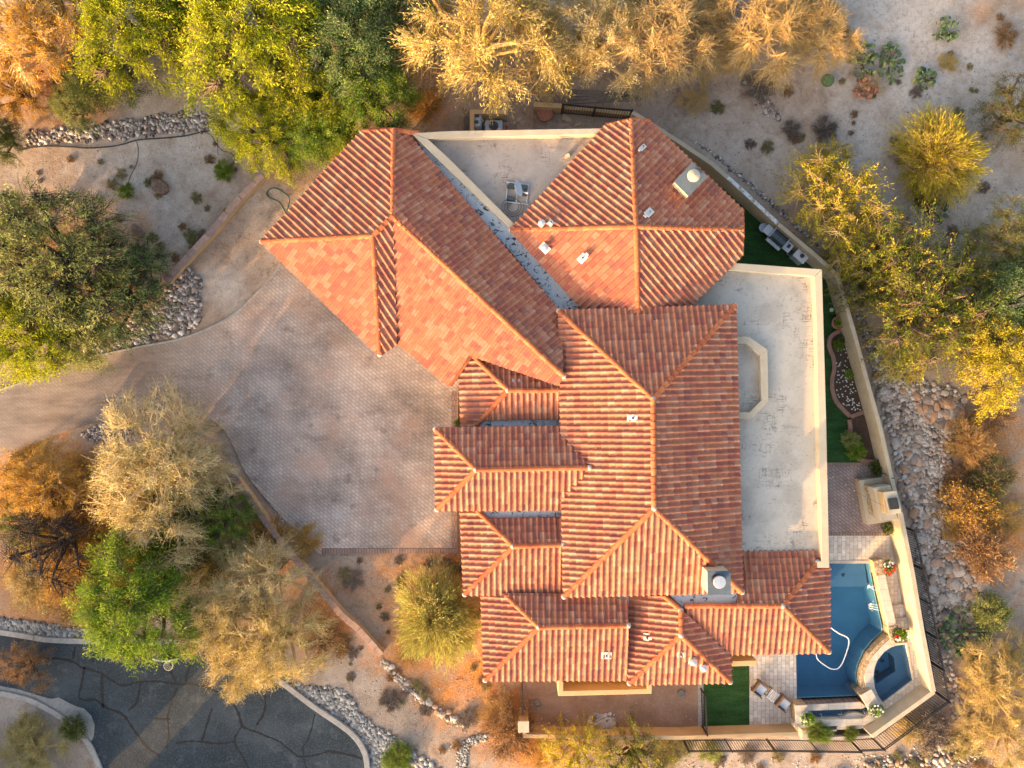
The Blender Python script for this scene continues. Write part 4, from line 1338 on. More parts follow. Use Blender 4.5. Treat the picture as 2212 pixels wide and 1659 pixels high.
for poly, z in (([(898, 300), (925, 302), (1102, 492.7), (1262, 668), (1214, 676), (1100, 540), (945, 372)], 3.45),
                ([(1026, 898), (1211, 896), (1211, 926), (1024, 926)], 3.5),
                ([(1030, 1095), (1216, 1095), (1216, 1128), (1058, 1130)], 3.7),
                ([(1215, 1280), (1357, 1280), (1357, 1303), (1270, 1296)], 3.55),
                ([(1440, 1280), (1592, 1281), (1592, 1310), (1474, 1312)], 4.12)):
    mb = MB()
    mb.prism(gp(poly, z), z - .3, z)
    hpart('valley_roofing', mb, M['roll'])
# yard walls joined to the house: two privacy screens south of the roofs
mb = MB()
fr = [(1206, 1462), (1206, 1502.5), (1407, 1497), (1407, 1470)]
band(mb, xy_at([(1211, 1455), (1211, 1498), (1402, 1493), (1402, 1455)], 2.3), .26, -0.2, 2.3)
bevel(hpart('courtyard_screen_wall', mb, M['stucco']), .02)
mb = MB()
band(mb, xy_at([(1560, 1434), (1634, 1432)], 2.4), .28, -0.2, 2.4)
bevel(hpart('courtyard_screen_wall', mb, M['stucco']), .02)

# chimneys
ch = MB()
ch.prism(gp([(1529, 1235.7), (1576, 1235.2), (1577, 1283), (1530, 1283.5)], 6.1), 4.0, 6.1)
c1 = hpart('chimney', ch, M['parapet'], label='square stucco chimney with round metal flue at the main roof corner')
mb = MB()
mb.prism(gp([(1527.5, 1234), (1577.5, 1233.5), (1578.5, 1284.5), (1528.5, 1285)], 6.15), 6.1, 6.15)
hpart('chimney_cap', mb, M['ash'], parent=c1)
p = G(1548, 1252, 6.15)
mb = MB()
mb.lathe(p, [(.27, 0), (.27, .38)], 20)
hpart('flue', mb, M['soot'], 'x', parent=c1)
mb = MB()
mb.lathe(p + Vector((0, 0, .40)), [(.29, 0), (.30, .10), (.28, .13), (0, .14)], 24)
hpart('flue_cap', mb, M['metal_flash'], 'x', parent=c1)
ch = MB()
cpts = [K(2, 0, *q) for q in ((62, 1056), (155, 1142), (40, 1262), (-50, 1172))]
ch.prism(gp(cpts, 5.3), 3.9, 5.3)
c2 = hpart('chimney', ch, M['parapet'], label='square stucco chimney with pale round cap on the pyramid roof')
cc = (sum(q[0] for q in cpts) / 4, sum(q[1] for q in cpts) / 4)
mb = MB()
mb.prism(gp([(cc[0] + (q[0] - cc[0]) * 1.06, cc[1] + (q[1] - cc[1]) * 1.06) for q in cpts], 5.35), 5.3, 5.35)
hpart('chimney_cap', mb, M['ash'], parent=c2)
mb = MB()
mb.lathe(G(cc[0] + 3, cc[1] - 4, 5.35), [(.2, 0), (.2, .3), (.30, .3), (.31, .38), (.26, .42), (0, .46)], 24)
hpart('flue_cap', mb, M['parapet'], 'x', parent=c2)


# pipe vents with white flashing, each set square on its own slope
FACING = {'E': 0, 'NE': 45, 'N': 90, 'NW': 135, 'W': 180, 'SW': 225, 'S': 270, 'SE': 315}


def vent(u, v, z, face, kind, w=.34, l=.46, cover=None):
    p = G(u, v, z)
    az = rad(FACING[face])
    down = Vector((math.cos(az), math.sin(az), 0))
    n = (down * math.sin(rad(20)) + Vector((0, 0, math.cos(rad(20))))).normalized()
    s_ = Vector((0, 0, 1)).cross(down).normalized()
    d_ = s_.cross(n)
    m = Matrix((s_, d_, n)).transposed()

    def plate(mb, cx, cy, sx, sy, h, rz=0.0):
        q = Matrix.Rotation(rz, 3, 'Z')
        vs = [p + m @ (q @ Vector((cx + a * sx / 2, cy + b * sy / 2, 0)) + Vector((0, 0, h + c))) for c in (0, .025) for a, b in ((-1, -1), (1, -1), (1, 1), (-1, 1))]
        mb.add(vs, [(3, 2, 1, 0), (4, 5, 6, 7), (0, 1, 5, 4), (1, 2, 6, 5), (2, 3, 7, 6), (3, 0, 4, 7)])
    mb = MB()
    plate(mb, 0, 0, w, l, .085)
    if kind == 'tee':
        plate(mb, 0, -l * .55, w * .5, l * .45, .09, .05)
    if kind == 'patch':
        plate(mb, w * .4, l * .5, w * .6, l * .6, .10, .35)
        plate(mb, w * .75, l * .95, w * .5, l * .3, .09, -.2)
    f = hpart('roof_vent', mb, M['white_paint'])
    mb = MB()
    if kind == 'dome':
        mb.lathe(p + n * .08, [(.11, 0), (.11, .26), (.17, .26), (.18, .33), (.13, .40), (0, .43)], 18)
        hpart('vent_cap', mb, M['metal_flash'], 'x', parent=f)
    elif kind == 'pipe':
        mb.lathe(p + n * .05, [(.15, 0), (.12, .18), (.07, .22), (.07, .42), (.05, .42), (.05, .1), (0, .1)], 16)
        hpart('vent_pipe', mb, M['metal_flash'], 'x', parent=f)
    elif kind != 'patch':
        mb.lathe(p + n * .08, [(.05, 0), (.045, .28), (.032, .28), (.032, .1), (0, .1)], 12)
        hpart('vent_pipe', mb, M['ash'], 'x', parent=f)


vent(1366, 903, 5.70, 'W', 'pan', .34, .5)
vent(1258, 558, 4.74, 'SW', 'tee')
vent(1400, 461, 5.30, 'NE', 'tee')
vent(1386, 321, 4.48, 'NE', 'tee', .22, .4)
vent(1114, 826, 4.06, 'N', 'tee', .5, .3)
vent(1309, 1413, 3.66, 'S', 'pan', .5, .4)
vent(1397, 1375, 3.72, 'W', 'tee', .4, .34)
vent(1470, 1411, 3.98, 'S', 'pan', .4, .3)
vent(1494, 1424, 3.84, 'S', 'dome', .36, .4)
vent(1516, 1437, 3.72, 'S', 'dome', .26, .3)
vent(1170, 486, 4.32, 'NW', 'dome', .3, .3)
vent(1190, 484, 4.42, 'NW', 'pipe', .3, .3)
vent(1177, 536, 4.18, 'SW', 'dome', .5, .4)
vent(1182, 722, 4.27, 'NE', 'patch', .5, .5)
mb = MB()
mb.prism(gp([K(1, 0, 1445, 1000), K(1, 0, 1470, 985), K(1, 0, 1478, 1010), K(1, 0, 1450, 1022)], 3.4), 3.3, 3.42)
mb.tube([G(*K(1, 0, 1462, 1004), 3.4), G(*K(1, 0, 1462, 1004), 3.62)], .10, n=10)
hpart('roof_drain', mb, M['parapet'])
# satellite dish on the triangular flat roof
d0 = G(*K(1, 0, 1135, 1250), 3.3)
mb = MB()
for (dx, dy, sx, sy) in ((0, .5, 1.1, .05), (0, -.5, 1.1, .05), (.53, 0, .05, .95), (-.53, 0, .05, .95), (0, 0, .05, .95)):
    mb.box(d0 + Vector((dx, dy, .06)), (sx, sy, .05), -.12)
dish = hpart('satellite_dish', mb, M['grey_metal'])
mb = MB()
for dx, dy in ((-.32, .30), (.33, .28), (.3, -.05), (-.33, -.28)):
    mb.box(d0 + Vector((dx, dy, .14)), (.38, .19, .18), -.12)
hpart('ballast_block', mb, M['hood'], parent=dish)
mb = MB()
mb.tube([d0 + Vector((0, 0, .05)), d0 + Vector((0, 0, .75))], .03)
mb.tube([d0 + Vector((0, 0, .6)), d0 + Vector((.45, -.12, .62))], .02)
hpart('mast', mb, M['grey_metal'], parent=dish)
mb = MB()
mm = Matrix.Rotation(rad(10), 3, 'Z') @ Matrix.Rotation(rad(62), 3, 'Y')
mb.lathe(d0 + Vector((-.02, .03, .85)), [(0, 0), (.12, .008), (.25, .035), (.38, .085), (.40, .10), (.38, .10), (.24, .05), (.1, .02), (0, .012)], 28, m=mm)
hpart('reflector', mb, M['blue_grey'], 'x', parent=dish)
mb = MB()
mb.box(d0 + Vector((.48, -.13, .64)), (.13, .07, .07), -.2)
hpart('feed_horn', mb, M['white_paint'], parent=dish)
mb = MB()
c0 = G(*K(1, 0, 1103, 1338), 3.33)
mb.tube([d0 + Vector((-.5, -.4, .05)), d0 + Vector((-.52, -.8, .03))] + [c0 + Vector(((.22 + .01 * k) * math.cos(k * .45 + 1.6), (.22 + .008 * k) * math.sin(k * .45 + 1.6), .02 + .002 * k)) for k in range(40)], .013, n=5)
hpart('cable_coil', mb, M['dark_plastic'], 'all')

# ------------------------------------------------------------------ yard walls and fences
def wall_thing(label, px, z, width, off, mat='stucco', name='garden_wall', cap=None):
    o = thing(name, label, 'wall', G(*px[0], 0))
    L = gp(px, z)
    mb = MB()
    band(mb, L, width, -0.4, z, off)
    b = child_at(mb.build('wall_body', M[mat]), o)
    bevel(b, .02)
    if cap:
        mb = MB()
        band(mb, L, width + .06, z, z + .06, off)
        bevel(child_at(mb.build('coping', M[cap]), o), .012)
    return o


EW = [K(1, 0, 1885, 712), K(1, 0, 2203, 915), K(2, 0, 195, 1045), K(2, 0, 400, 1225), K(2, 0, 625, 1435)]
EW2 = [K(2, 0, 627, 1437), K(2, 0, 890, 1659), K(2, 1, 1012, 112), K(2, 1, 1125, 500), K(2, 1, 1205, 800), K(2, 1, 1290, 1100), K(2, 1, 1380, 1500), K(2, 2, 1420, 0)]
EW3 = [K(2, 2, 1421, 5), K(2, 2, 1446, 130), K(2, 2, 1500, 400), K(2, 2, 1560, 760), K(2, 2, 1637, 1165)]
EW4 = [K(2, 2, 1634, 1178), K(2, 2, 1440, 1318), K(2, 2, 1230, 1468)]
wall_thing('tan stucco wall curving round the pyramid roofed corner, with white peeling paint on top', EW, 1.4, .22, -.11, 'pale_stucco')
wall_thing('tan stucco wall running past the grill and the brick edged beds', EW2, 1.4, .22, -.11, 'pale_stucco')
wall_thing('tall tan stucco wall beside the pool steps, lit by sun', EW3, 1.6, .26, -.13, 'pale_stucco')
wall_thing('short diagonal stucco wall closing the corner behind the spa', EW4, 1.5, .24, -.12, 'pale_stucco')
mb = MB()
band(mb, gp([K(2, 0, 300, 1137), K(2, 0, 400, 1225), K(2, 0, 618, 1428)], 1.4), .20, 1.39, 1.412, -.11)
ew_paint = child_at(mb.build('peeling_paint', M['peel']), bpy.data.objects['garden_wall'])
wall_thing('long tan stucco wall along the bottom of the bare side yard', [K(2, 2, 745, 1452), K(2, 2, 0, 1476), K(1, 2, 1800, 1478)], 1.1, .22, -.11)
wall_thing('section of tan stucco wall behind the white rubble pile', [K(1, 2, 1798, 1474), K(1, 2, 1342, 1472)], 1.08, .22, -.11)
wall_thing('end section of tan stucco wall turning up beside the gate pillar', [K(1, 2, 1340, 1468), K(1, 2, 1172, 1466), K(1, 2, 1168, 1345)], 1.06, .22, -.11)
o = thing('gate_pillar', 'square stucco gate pillar at the corner of the side yard', 'pillar', G(*K(1, 2, 1174, 1320), 0))
mb = MB()
mb.box((0, 0, .65), (.52, .55, 1.5))
bevel(mb.build('pillar_body', M['stucco'], o), .02)
mb = MB()
mb.box((0, 0, 1.43), (.58, .60, .07))
bevel(mb.build('cap', M['parapet'], o), .015)


def slim_fence(label, base, zt, ptop=None, spacing=.14, posts=2.2, zb=0.0, name='iron_fence'):
    """iron picket fence along a polyline of ground points"""
    o = thing(name, label, 'fence', (*base[0], zb))
    P = [Vector(p) for p in base]
    pick = MB()
    for i in range(len(P) - 1):
        d = P[i + 1] - P[i]
        L = d.length
        a = math.atan2(d.y, d.x)
        c = (P[i] + P[i + 1]) / 2
        for z in (zb + .12, zt - .16, zt - .02):
            rails = MB()
            rails.box((c.x, c.y, z), (L, .04, .04), a)
            child_at(rails.build('rail', M['dark_metal']), o)
        n = max(1, round(L / spacing))
        for k in range(n):
            p = P[i] + d * (k + .5) / n
            pick.box((p.x, p.y, (zb + zt) / 2), (.022, .022, zt - zb - .02), a)
        m = max(1, round(L / posts))
        for k in range(m + (1 if i == len(P) - 2 else 0)):
            p = P[i] + d * k / m
            mb = MB()
            mb.box((p.x, p.y, (zb + zt) / 2 + .02), (.07, .07, zt - zb + .06), a)
            child_at(mb.build('post', M['dark_metal']), o)
    child_at(pick.build('picket_panel', M['dark_metal']), o)
    return o


def on_top(px, z):
    return [tuple(G(*K(*p), z).xy) for p in px]


slim_fence('black iron picket fence outside the bottom wall and planter', on_top([(2, 2, 40, 1555), (2, 2, 600, 1553), (2, 2, 1147, 1552)], 1.5)[:2] + on_top([(2, 2, 1120, 1520)], .75)[:1] +
           on_top([(2, 2, 1150, 1552)], 1.5), 1.5)
slim_fence('black iron picket fence along the diagonal corner behind the spa', on_top([(2, 2, 1150, 1552), (2, 2, 1305, 1545), (2, 2, 1725, 1235)], 1.5), 1.5)
slim_fence('black iron picket fence outside the sunlit pool wall', on_top([(2, 2, 1725, 1235), (2, 2, 1655, 830), (2, 2, 1560, 380), (2, 2, 1505, 130)], 1.5), 1.5)
slim_fence('black iron picket fence at the top beside the large clay pot', on_top([(1, 0, 1430, 672), (1, 0, 1640, 692), (1, 0, 1880, 712)], 1.5), 1.5, posts=2.4)
wall_thing('low tan wall half hidden under the straw coloured tree', [K(1, 0, 1240, 672), K(1, 0, 1432, 684)], .9, .26, 0.0)
wall_thing('low tan wall seen through the iron fence', [K(1, 0, 1440, 690), K(1, 0, 1655, 708), K(1, 0, 1875, 735)], .35, .25, 0.0)
slim_fence('thin black mesh fence between the bare side yard and the dog run', on_top([(1, 2, 2338, 1080), (2, 2, 150, 1200), (2, 2, 160, 1448)], 1.2)[1:], 1.2, spacing=.16, posts=1.6)
slim_fence('thin rusty gate frame at the end of the side yard', gp([(1127, 1467), (1128, 1520)]), 1.45, spacing=.2, posts=1.4, name='yard_gate')

# low retaining walls of capped blocks
def block_wall(label, px, z, w):
    o = thing('retaining_wall', label, 'wall', G(*px[0], 0))
    L = smooth_line([(*p, 0) for p in px], 4)
    P = [Vector(G(p[0], p[1], z).xy) for p in L]
    body = MB()
    band(body, [tuple(p) for p in P], w * .8, -.4, z - .07)
    child_at(body.build('wall_body', M['stucco']), o)
    mb = MB()
    step, acc = .62, 0.0
    i, q = 0, P[0].copy()
    rr = random.Random(2)
    for i in range(len(P) - 1):
        d = P[i + 1] - P[i]
        n = max(1, round(d.length / step))
        a = math.atan2(d.y, d.x)
        for k in range(n):
            c = P[i] + d * (k + .5) / n
            mb.box((c.x + rr.uniform(-.01, .01), c.y + rr.uniform(-.01, .01), z - .035 + rr.uniform(-.006, .006)), (d.length / n - .012, w, .07), a + rr.uniform(-.015, .015), rr.random())
    bevel(child_at(mb.build('cap_blocks', M['block_cap']), o), .012)
    return o


block_wall('straight red capped block wall between the garden bank and the path', [K(0, 0, 1745, 1078), K(0, 0, 1550, 1275), K(0, 0, 1380, 1475), K(0, 0, 1215, 1655), K(0, 1, 1070, 162)], .45, .36)
block_wall('red capped block wall curving down past the parking court', [K(0, 1, 1515, 1432), K(0, 1, 1610, 1560), K(0, 2, 1720, 78), K(0, 2, 1870, 270), K(0, 2, 2020, 450), K(0, 2, 2203, 668), K(1, 2, 110, 765), K(1, 2, 258, 930)], .55, .34)

# ------------------------------------------------------------------ equipment corner at the top
o = thing('equipment_enclosure', 'small stucco wall enclosure holding two tanks at the top of the house', 'enclosure wall', G(1040, 260, 0))
mb = MB()
band(mb, xy_at([K(1, 0, 843, 850), K(1, 0, 843, 722), K(1, 0, 1072, 722)], 1.3), .24, -.2, 1.3)
bevel(child_at(mb.build('wall_body', M['stucco']), o), .02)
mb = MB()
mb.prism(gp([K(1, 0, 850, 760), K(1, 0, 1080, 760), K(1, 0, 1080, 860), K(1, 0, 850, 860)]), -.1, .03)
child_at(mb.build('concrete_pad', M['concrete']), o)
for uv, lab in ((K(1, 0, 876, 750), 'pale tank in the enclosure, the one nearer the straw tree'), (K(1, 0, 873, 790), 'pale tank in the enclosure, the one nearer the flat roof')):
    o = thing('water_tank', lab, 'tank', Vector((*G(*uv, 1.15).xy, .03)))
    mb = MB()
    mb.lathe((0, 0, 0), [(.26, 0), (.27, .05), (.27, .95), (.22, 1.08), (.10, 1.13), (0, 1.13)], 22)
    mb.build('tank_body', M['blue_grey'], o, 'x')
    mb = MB()
    mb.box((0, 0, 1.17), (.22, .12, .12))
    mb.lathe((0, 0, 1.1), [(.08, 0), (.08, .15), (0, .16)], 12)
    mb.build('valve_head', M['dark_plastic'], o)
o = thing('pump_unit', 'grey domed pump box beside the tanks, half under the parapet', 'pump', G(*K(1, 0, 985, 838), .03))
mb = MB()
mb.box((0, 0, .35), (.95, .6, .7))
bevel(mb.build('casing', M['blue_grey'], o), .05)
mb = MB()
mb.lathe((0, -.02, .70), [(.25, 0), (.25, .05), (.2, .06), (.04, .02), (0, .02)], 20)
mb.build('fan_guard', M['dark_plastic'], o)
mb = MB()
mb.lathe((.9, .12, 0), [(.03, 0), (.03, .4), (.07, .42), (.07, .5), (0, .52)], 10)
o2 = thing('hose_tap', 'small red tap standing by the pump', 'tap', G(*K(1, 0, 1066, 838), .03))
mb = MB()
mb.lathe((0, 0, 0), [(.03, 0), (.03, .4), (.08, .42), (.08, .5), (0, .52)], 10)
mb.build('tap_body', M['flower_red'], o2)


# ------------------------------------------------------------------ pots and flowers
def foliage_ball(rngs, r, n, ll, lw, h):
    g = np.random.default_rng(rngs)
    d = g.normal(size=(n, 3))
    d[:, 2] = np.abs(d[:, 2]) + .15
    d /= np.linalg.norm(d, axis=1)[:, None]
    p = d * (r * g.uniform(.25, 1, (n, 1))) * np.array([1, 1, h])
    ld = d + g.normal(0, .5, (n, 3))
    ld /= np.linalg.norm(ld, axis=1)[:, None]
    sd = np.cross(ld, g.normal(size=(n, 3)))
    sd /= np.linalg.norm(sd, axis=1)[:, None]
    l = ll * g.uniform(.6, 1.3, (n, 1))
    w = lw * g.uniform(.7, 1.2, (n, 1))
    a = p - sd * w * .3
    b = p + sd * w * .3
    V = np.stack([a, p + ld * l * .5 - sd * w * .5, p + ld * l, p + ld * l * .5 + sd * w * .5], 1)
    return V, np.clip(g.normal(.5, .22, n), 0, 1)


def pot(uv, z, r, h, mat, label, leaf='green', flowers=(), seed=1, plant=True, pr=1.0, ph=.8, n=260, cat='potted plant'):
    o = thing('flower_pot' if plant else 'clay_pot', label, cat, G(*uv, z))
    mb = MB()
    mb.lathe((0, 0, 0), [(r * .7, 0), (r * .98, h * .7), (r, h * .9), (r * 1.06, h * .9), (r * 1.06, h), (r * .9, h), (r * .86, h * .86)], 26)
    mb.build('pot_body', M[mat], o, 'x')
    mb = MB()
    mb.lathe((0, 0, h * .80), [(r * .9, 0), (r * .9, .02), (0, .03)], 20)
    mb.build('potting_soil', M['soil_dark'], o)
    if plant:
        V, tt = foliage_ball(seed, r * pr, n, .17, .085, ph)
        V[:, :, 2] += h * .86
        link('leaves', quads_mesh('leaves', V, tt), LEAF[leaf], o)
        for fi, (fm, cnt, ang) in enumerate(flowers):
            g = random.Random(seed * 7 + fi)
            mb = MB()
            for k in range(cnt):
                an = g.gauss(ang, .75) if ang is not None else g.uniform(0, 6.28)
                rr = r * pr * g.uniform(.3, .95)
                c = Vector((rr * math.cos(an), rr * math.sin(an), h * .9 + r * ph * g.uniform(.45, .9)))
                for q in range(5):
                    a2 = q * 1.257 + g.random()
                    mb.box(c + Vector((.03 * math.cos(a2), .03 * math.sin(a2), 0)), (.055, .04, .012), a2, tilt=(g.uniform(-.4, .4), g.uniform(-.4, .4)))
            mb.build('blossoms', M[fm], o)
    return o


pot(K(2, 2, 1292, 350), .03, .36, .55, 'pot_dark', 'dark pot with red and white flowers at the top of the spillway wall', 'green', (('flower_red', 26, -.5), ('flower_white', 20, 1.6), ('flower_red', 10, 3.4)), 3, pr=1.1)
pot(K(2, 2, 1374, 782), .40, .36, .5, 'pot_dark', 'dark pot of green plants with a few red blooms above the spa', 'green', (('flower_red', 6, 3.0), ('flower_white', 8, -1.5)), 4)
pot(K(2, 2, 785, 1315), .72, .34, .5, 'pot_grey', 'grey pot of green plants on the trough end nearest the chairs', 'green', (('flower_white', 6, None),), 5)
pot(K(2, 2, 1218, 1262), .62, .36, .5, 'pot_grey', 'grey pot with white blooms and green leaves between trough and spa', 'green', (('flower_white', 18, None), ('flower_red', 3, 2.0)), 6)
pot(K(2, 1, 985, 430), .05, .33, .4, 'pot_clay', 'wide pale clay pot with one green sprout by the top of the brick bed', 'green', (), 7, pr=.6, n=70)
pot(K(1, 0, 1313, 758), -.08, .38, .6, 'pot_clay', 'large empty clay pot by the iron fence at the top', 'green', (), 8, plant=False, cat='pot')
pot(K(2, 1, 1230, 1360), .03, .32, .4, 'pot_dark', 'grey green spiky plant in a dark pot above the fireplace', 'dark', (), 9, pr=1.3, n=320, ph=.7)
pot(K(2, 2, 1305, 105), .03, .32, .45, 'pot_dark', 'dark pot of olive leaves against the sunlit wall below the fireplace', 'olive', (), 10, pr=1.0)

# flagstones and small loose things near the top fence
for k, (pts, lab) in enumerate((([(1430, 728), (1490, 770), (1482, 790), (1425, 775)], 'pointed tan flagstone lying by the iron fence'), ([(1510, 795), (1560, 785), (1545, 808), (1505, 818)], 'thin tan flagstone lying near the flat roof edge'),
                               ([(1325, 790), (1352, 772), (1358, 780), (1330, 798)], 'small tan flagstone leaning beside the clay pot'))):
    mb = MB()
    mb.prism(gp([K(1, 0, *p) for p in pts]), -.08, -.02)
    tag(bevel(mb.build('flagstone', M['flag']), .01), lab, 'flagstone')
for k in range(4):
    mb = MB()
    y = 600 + k * 17
    mb.box(G(*K(1, 0, 1660 + k * 12, y), -.02), (3.2 + .3 * k, .16, .07), rad(-3 + 2 * k))
    tag(mb.build('timber_plank', M['wood_grey']), 'weathered grey plank lying on the ground above the iron fence', 'plank', 'planks above the iron fence')
for k, x in enumerate((795, 806, 818)):
    mb = MB()
    mb.box(G(*K(1, 0, x, 800), .02), (.07, 1.4, .06), 0)
    tag(mb.build('timber_stake', M['wood_grey']), 'thin timber lying beside the equipment enclosure wall', 'timber', 'timbers beside the enclosure')
mb = MB()
mb.tube([G(*K(1, 0, 1243, 720), 0.9), G(*K(1, 0, 1243, 830), 0.9)], .02)
for y in (720, 775, 830):
    mb.tube([G(*K(1, 0, 1243, y), 0.9), G(*K(1, 0, 1243, y), -.1)], .02)
tag(mb.build('rusty_rail', M['rust']), 'thin rusty pipe rail between enclosure and clay pot', 'rail')

# ------------------------------------------------------------------ grill corner on the turf
ga = math.atan2(-(560 - 485), (1740 - 1650)) + rad(2)
ga = rad(-41)
g0 = G(1680, 515.5, .9)
g0.z = .02
c0_ = G(1729, 554, .85)
c0_.z = .02
gr = thing('gas_grill', 'stainless gas grill with dark hood and side shelves against the stucco wall', 'grill', g0, ga)
mb = MB()
mb.box((0, .02, .45), (.84, .52, .78))
bevel(mb.build('cabinet', M['grey_metal'], gr), .02)
mb = MB()
pr = [(-.30, .84), (-.30, .98), (-.20, 1.16), (0, 1.22), (.20, 1.16), (.30, 1.0), (.30, .84)]
n = len(pr)
vs = [(sx * .44, y, z) for sx in (-1, 1) for y, z in pr]
mb.add(vs, [tuple(range(n - 1, -1, -1)), tuple(range(n, 2 * n))] + [(i, (i + 1) % n, n + (i + 1) % n, n + i) for i in range(n)])
hood = bevel(mb.build('hood', M['hood'], gr), .02)
for sx in (-1, 1):
    mb = MB()
    mb.box((sx * .46, 0, 1.02), (.03, .58, .38))
    mb.build('hood_end_cap', M['grey_metal'], hood)
mb = MB()
mb.tube([(-.34, -.38, 1.02), (.34, -.38, 1.02)], .018, n=8)
mb.tube([(-.3, -.38, 1.02), (-.3, -.29, 1.02)], .012)
mb.tube([(.3, -.38, 1.02), (.3, -.29, 1.02)], .012)
mb.build('handle', M['grey_metal'], hood)
mb = MB()
mb.box((0, -.40, .84), (.9, .17, .12))
bevel(mb.build('control_panel', M['grey_metal'], gr), .015)
for sx in (-1, 1):
    mb = MB()
    mb.box((sx * .70, 0, .90), (.42, .52, .05))
    sh = bevel(mb.build('side_shelf', M['grey_metal'], gr), .012)
    if sx > 0:
        mb = MB()
        mb.box((.70, .05, .935), (.16, .22, .03))
        mb.build('side_burner', M['dark_plastic'], sh)
for sx in (-.38, .38):
    for sy in (-.2, .22):
        mb = MB()
        mb.lathe((sx, sy, 0), [(.05, 0), (.05, .07), (0, .07)], 10)
        mb.build('caster', M['dark_plastic'], gr)
o = thing('lidded_bin', 'small round grey blue lidded bin next to the gas grill', 'bin', Vector((*G(1649, 492, .6).xy, .02)))
mb = MB()
mb.lathe((0, 0, 0), [(.20, 0), (.24, .55), (0, .55)], 22)
mb.build('bin_body', M['dark_plastic'], o, 'x')
mb = MB()
mb.lathe((0, 0, .55), [(.25, 0), (.25, .04), (.18, .08), (.05, .10), (0, .10)], 22)
mb.build('lid', M['blue_grey'], o, 'x')
sc = thing('storage_cart', 'white topped cart with a kettle and bowl beside the grill', 'cart', c0_, ga)
mb = MB()
mb.box((0, 0, .82), (.74, .48, .05))
bevel(mb.build('top', M['white_paint'], sc), .04)
mb = MB()
mb.box((0, 0, .42), (.66, .42, .7))
mb.build('cabinet', M['grey_metal'], sc)
for sx in (-.3, .3):
    for sy in (-.18, .18):
        mb = MB()
        mb.box((sx, sy, .05), (.05, .05, .1))
        mb.build('leg', M['dark_metal'], sc)
o = thing('kettle', 'dark kettle on the white topped cart', 'kettle', c0_ + Vector((.06, .02, .845)))
mb = MB()
mb.lathe((0, 0, 0), [(.10, 0), (.12, .05), (.09, .14), (.03, .16), (0, .17)], 16)
mb.build('kettle_body', M['dark_plastic'], o, 'x')
mb = MB()
mb.tube([(-.09, 0, .10), (-.06, 0, .20), (.06, 0, .20), (.09, 0, .10)], .012)
mb.build('handle', M['dark_plastic'], o)
o = thing('bowl', 'white bowl on the back of the cart', 'bowl', c0_ + Vector((.22, .10, .845)))
mb = MB()
mb.lathe((0, 0, 0), [(.05, 0), (.10, .06), (.09, .06), (.045, .012), (0, .012)], 16)
mb.build('bowl_body', M['white_paint'], o, 'x')
o = thing('wire_rack', 'small metal framed rack lying on the turf below the cart', 'rack', G(*K(2, 0, 712, 1640), .03), rad(-35))
mb = MB()
for sx, sy, lx, ly in ((0, .22, .6, .03), (0, -.22, .6, .03), (.3, 0, .03, .46), (-.3, 0, .03, .46), (0, 0, .6, .02), (0, .1, .6, .015), (0, -.1, .6, .015)):
    mb.box((sx, sy, .10), (lx, ly, .03))
for sx in (-.28, .28):
    for sy in (-.2, .2):
        mb.box((sx, sy, .05), (.03, .03, .1))
mb.build('frame', M['grey_metal'], o)

# ------------------------------------------------------------------ outdoor fireplace
def q4(x, y):
    """outdoor-fireplace survey points"""
    return ((2040 + x / 5.923) / 1.15332, (1100 + y / 5.923) / 1.15332)


fp = thing('outdoor_fireplace', 'stepped stucco outdoor fireplace with capped chimney against the yard wall', 'fireplace', G(1893, 1075, 0))
mb = MB()
mb.prism(gp([q4(585, 575), q4(955, 520), q4(1010, 600), q4(1110, 1160), q4(1060, 1180), q4(708, 1228)], .55), -.1, .55)
bevel(child_at(mb.build('hearth', M['parapet']), fp), .02)
mb = MB()
mb.prism(gp([q4(545, 550), q4(585, 545), q4(705, 1215), q4(672, 1200)], .25), -.1, .25)
child_at(mb.build('hearth_step', M['stucco']), fp)
mb = MB()
mb.prism(gp([q4(700, 650), q4(1000, 605), q4(1080, 1140), q4(880, 1150), q4(780, 1080)], .9), .55, .9)
child_at(mb.build('stone_surround', M['ledger']), fp)
mb = MB()
mb.prism(gp([q4(805, 680), q4(1050, 640), q4(1160, 1150), q4(905, 1165)], 1.6), .9, 1.6)
bevel(child_at(mb.build('upper_body', M['parapet']), fp), .02)
mb = MB()
mb.prism(gp([q4(930, 750), q4(1120, 725), q4(1215, 1050), q4(990, 1070)], 2.2), 1.6, 2.2)
bevel(child_at(mb.build('chimney_stack', M['stucco']), fp), .02)
mb = MB()
mb.prism(gp([q4(960, 745), q4(1150, 728), q4(1225, 1055), q4(1040, 1078)], 2.35), 2.2, 2.3)
cs = bevel(child_at(mb.build('chimney_cap', M['parapet']), fp), .02)
mb = MB()
a, b = q4(1020, 840), q4(1170, 995)
mb.prism(gp([q4(1015, 848), q4(1150, 832), q4(1182, 990), q4(1050, 1005)], 2.4), 2.3, 2.42)
child_at(mb.build('flue_opening', M['soot']), fp)
mb = MB()
mb.tube([G(*q4(895, 462), .9), G(*q4(960, 470), 1.0), G(*q4(1040, 530), 1.3), G(*q4(1110, 545), 1.52)], .02, n=6)
tag(mb.build('power_cable', M['dark_plastic']), 'black cable draped over the wall above the fireplace', 'cable')
mb = MB()
ln = [G(*q4(100, 470), 3.0), G(*q4(400, 640), 2.75), G(*q4(600, 770), 2.65), G(*q4(950, 950), 2.6)]
mb.tube(smooth_line(ln, 6), .008, n=5)
sl = mb.build('light_cord', M['dark_plastic'])
tag(sl, 'thin string light cord from the parapet to the fireplace chimney', 'string light')
mb = MB()
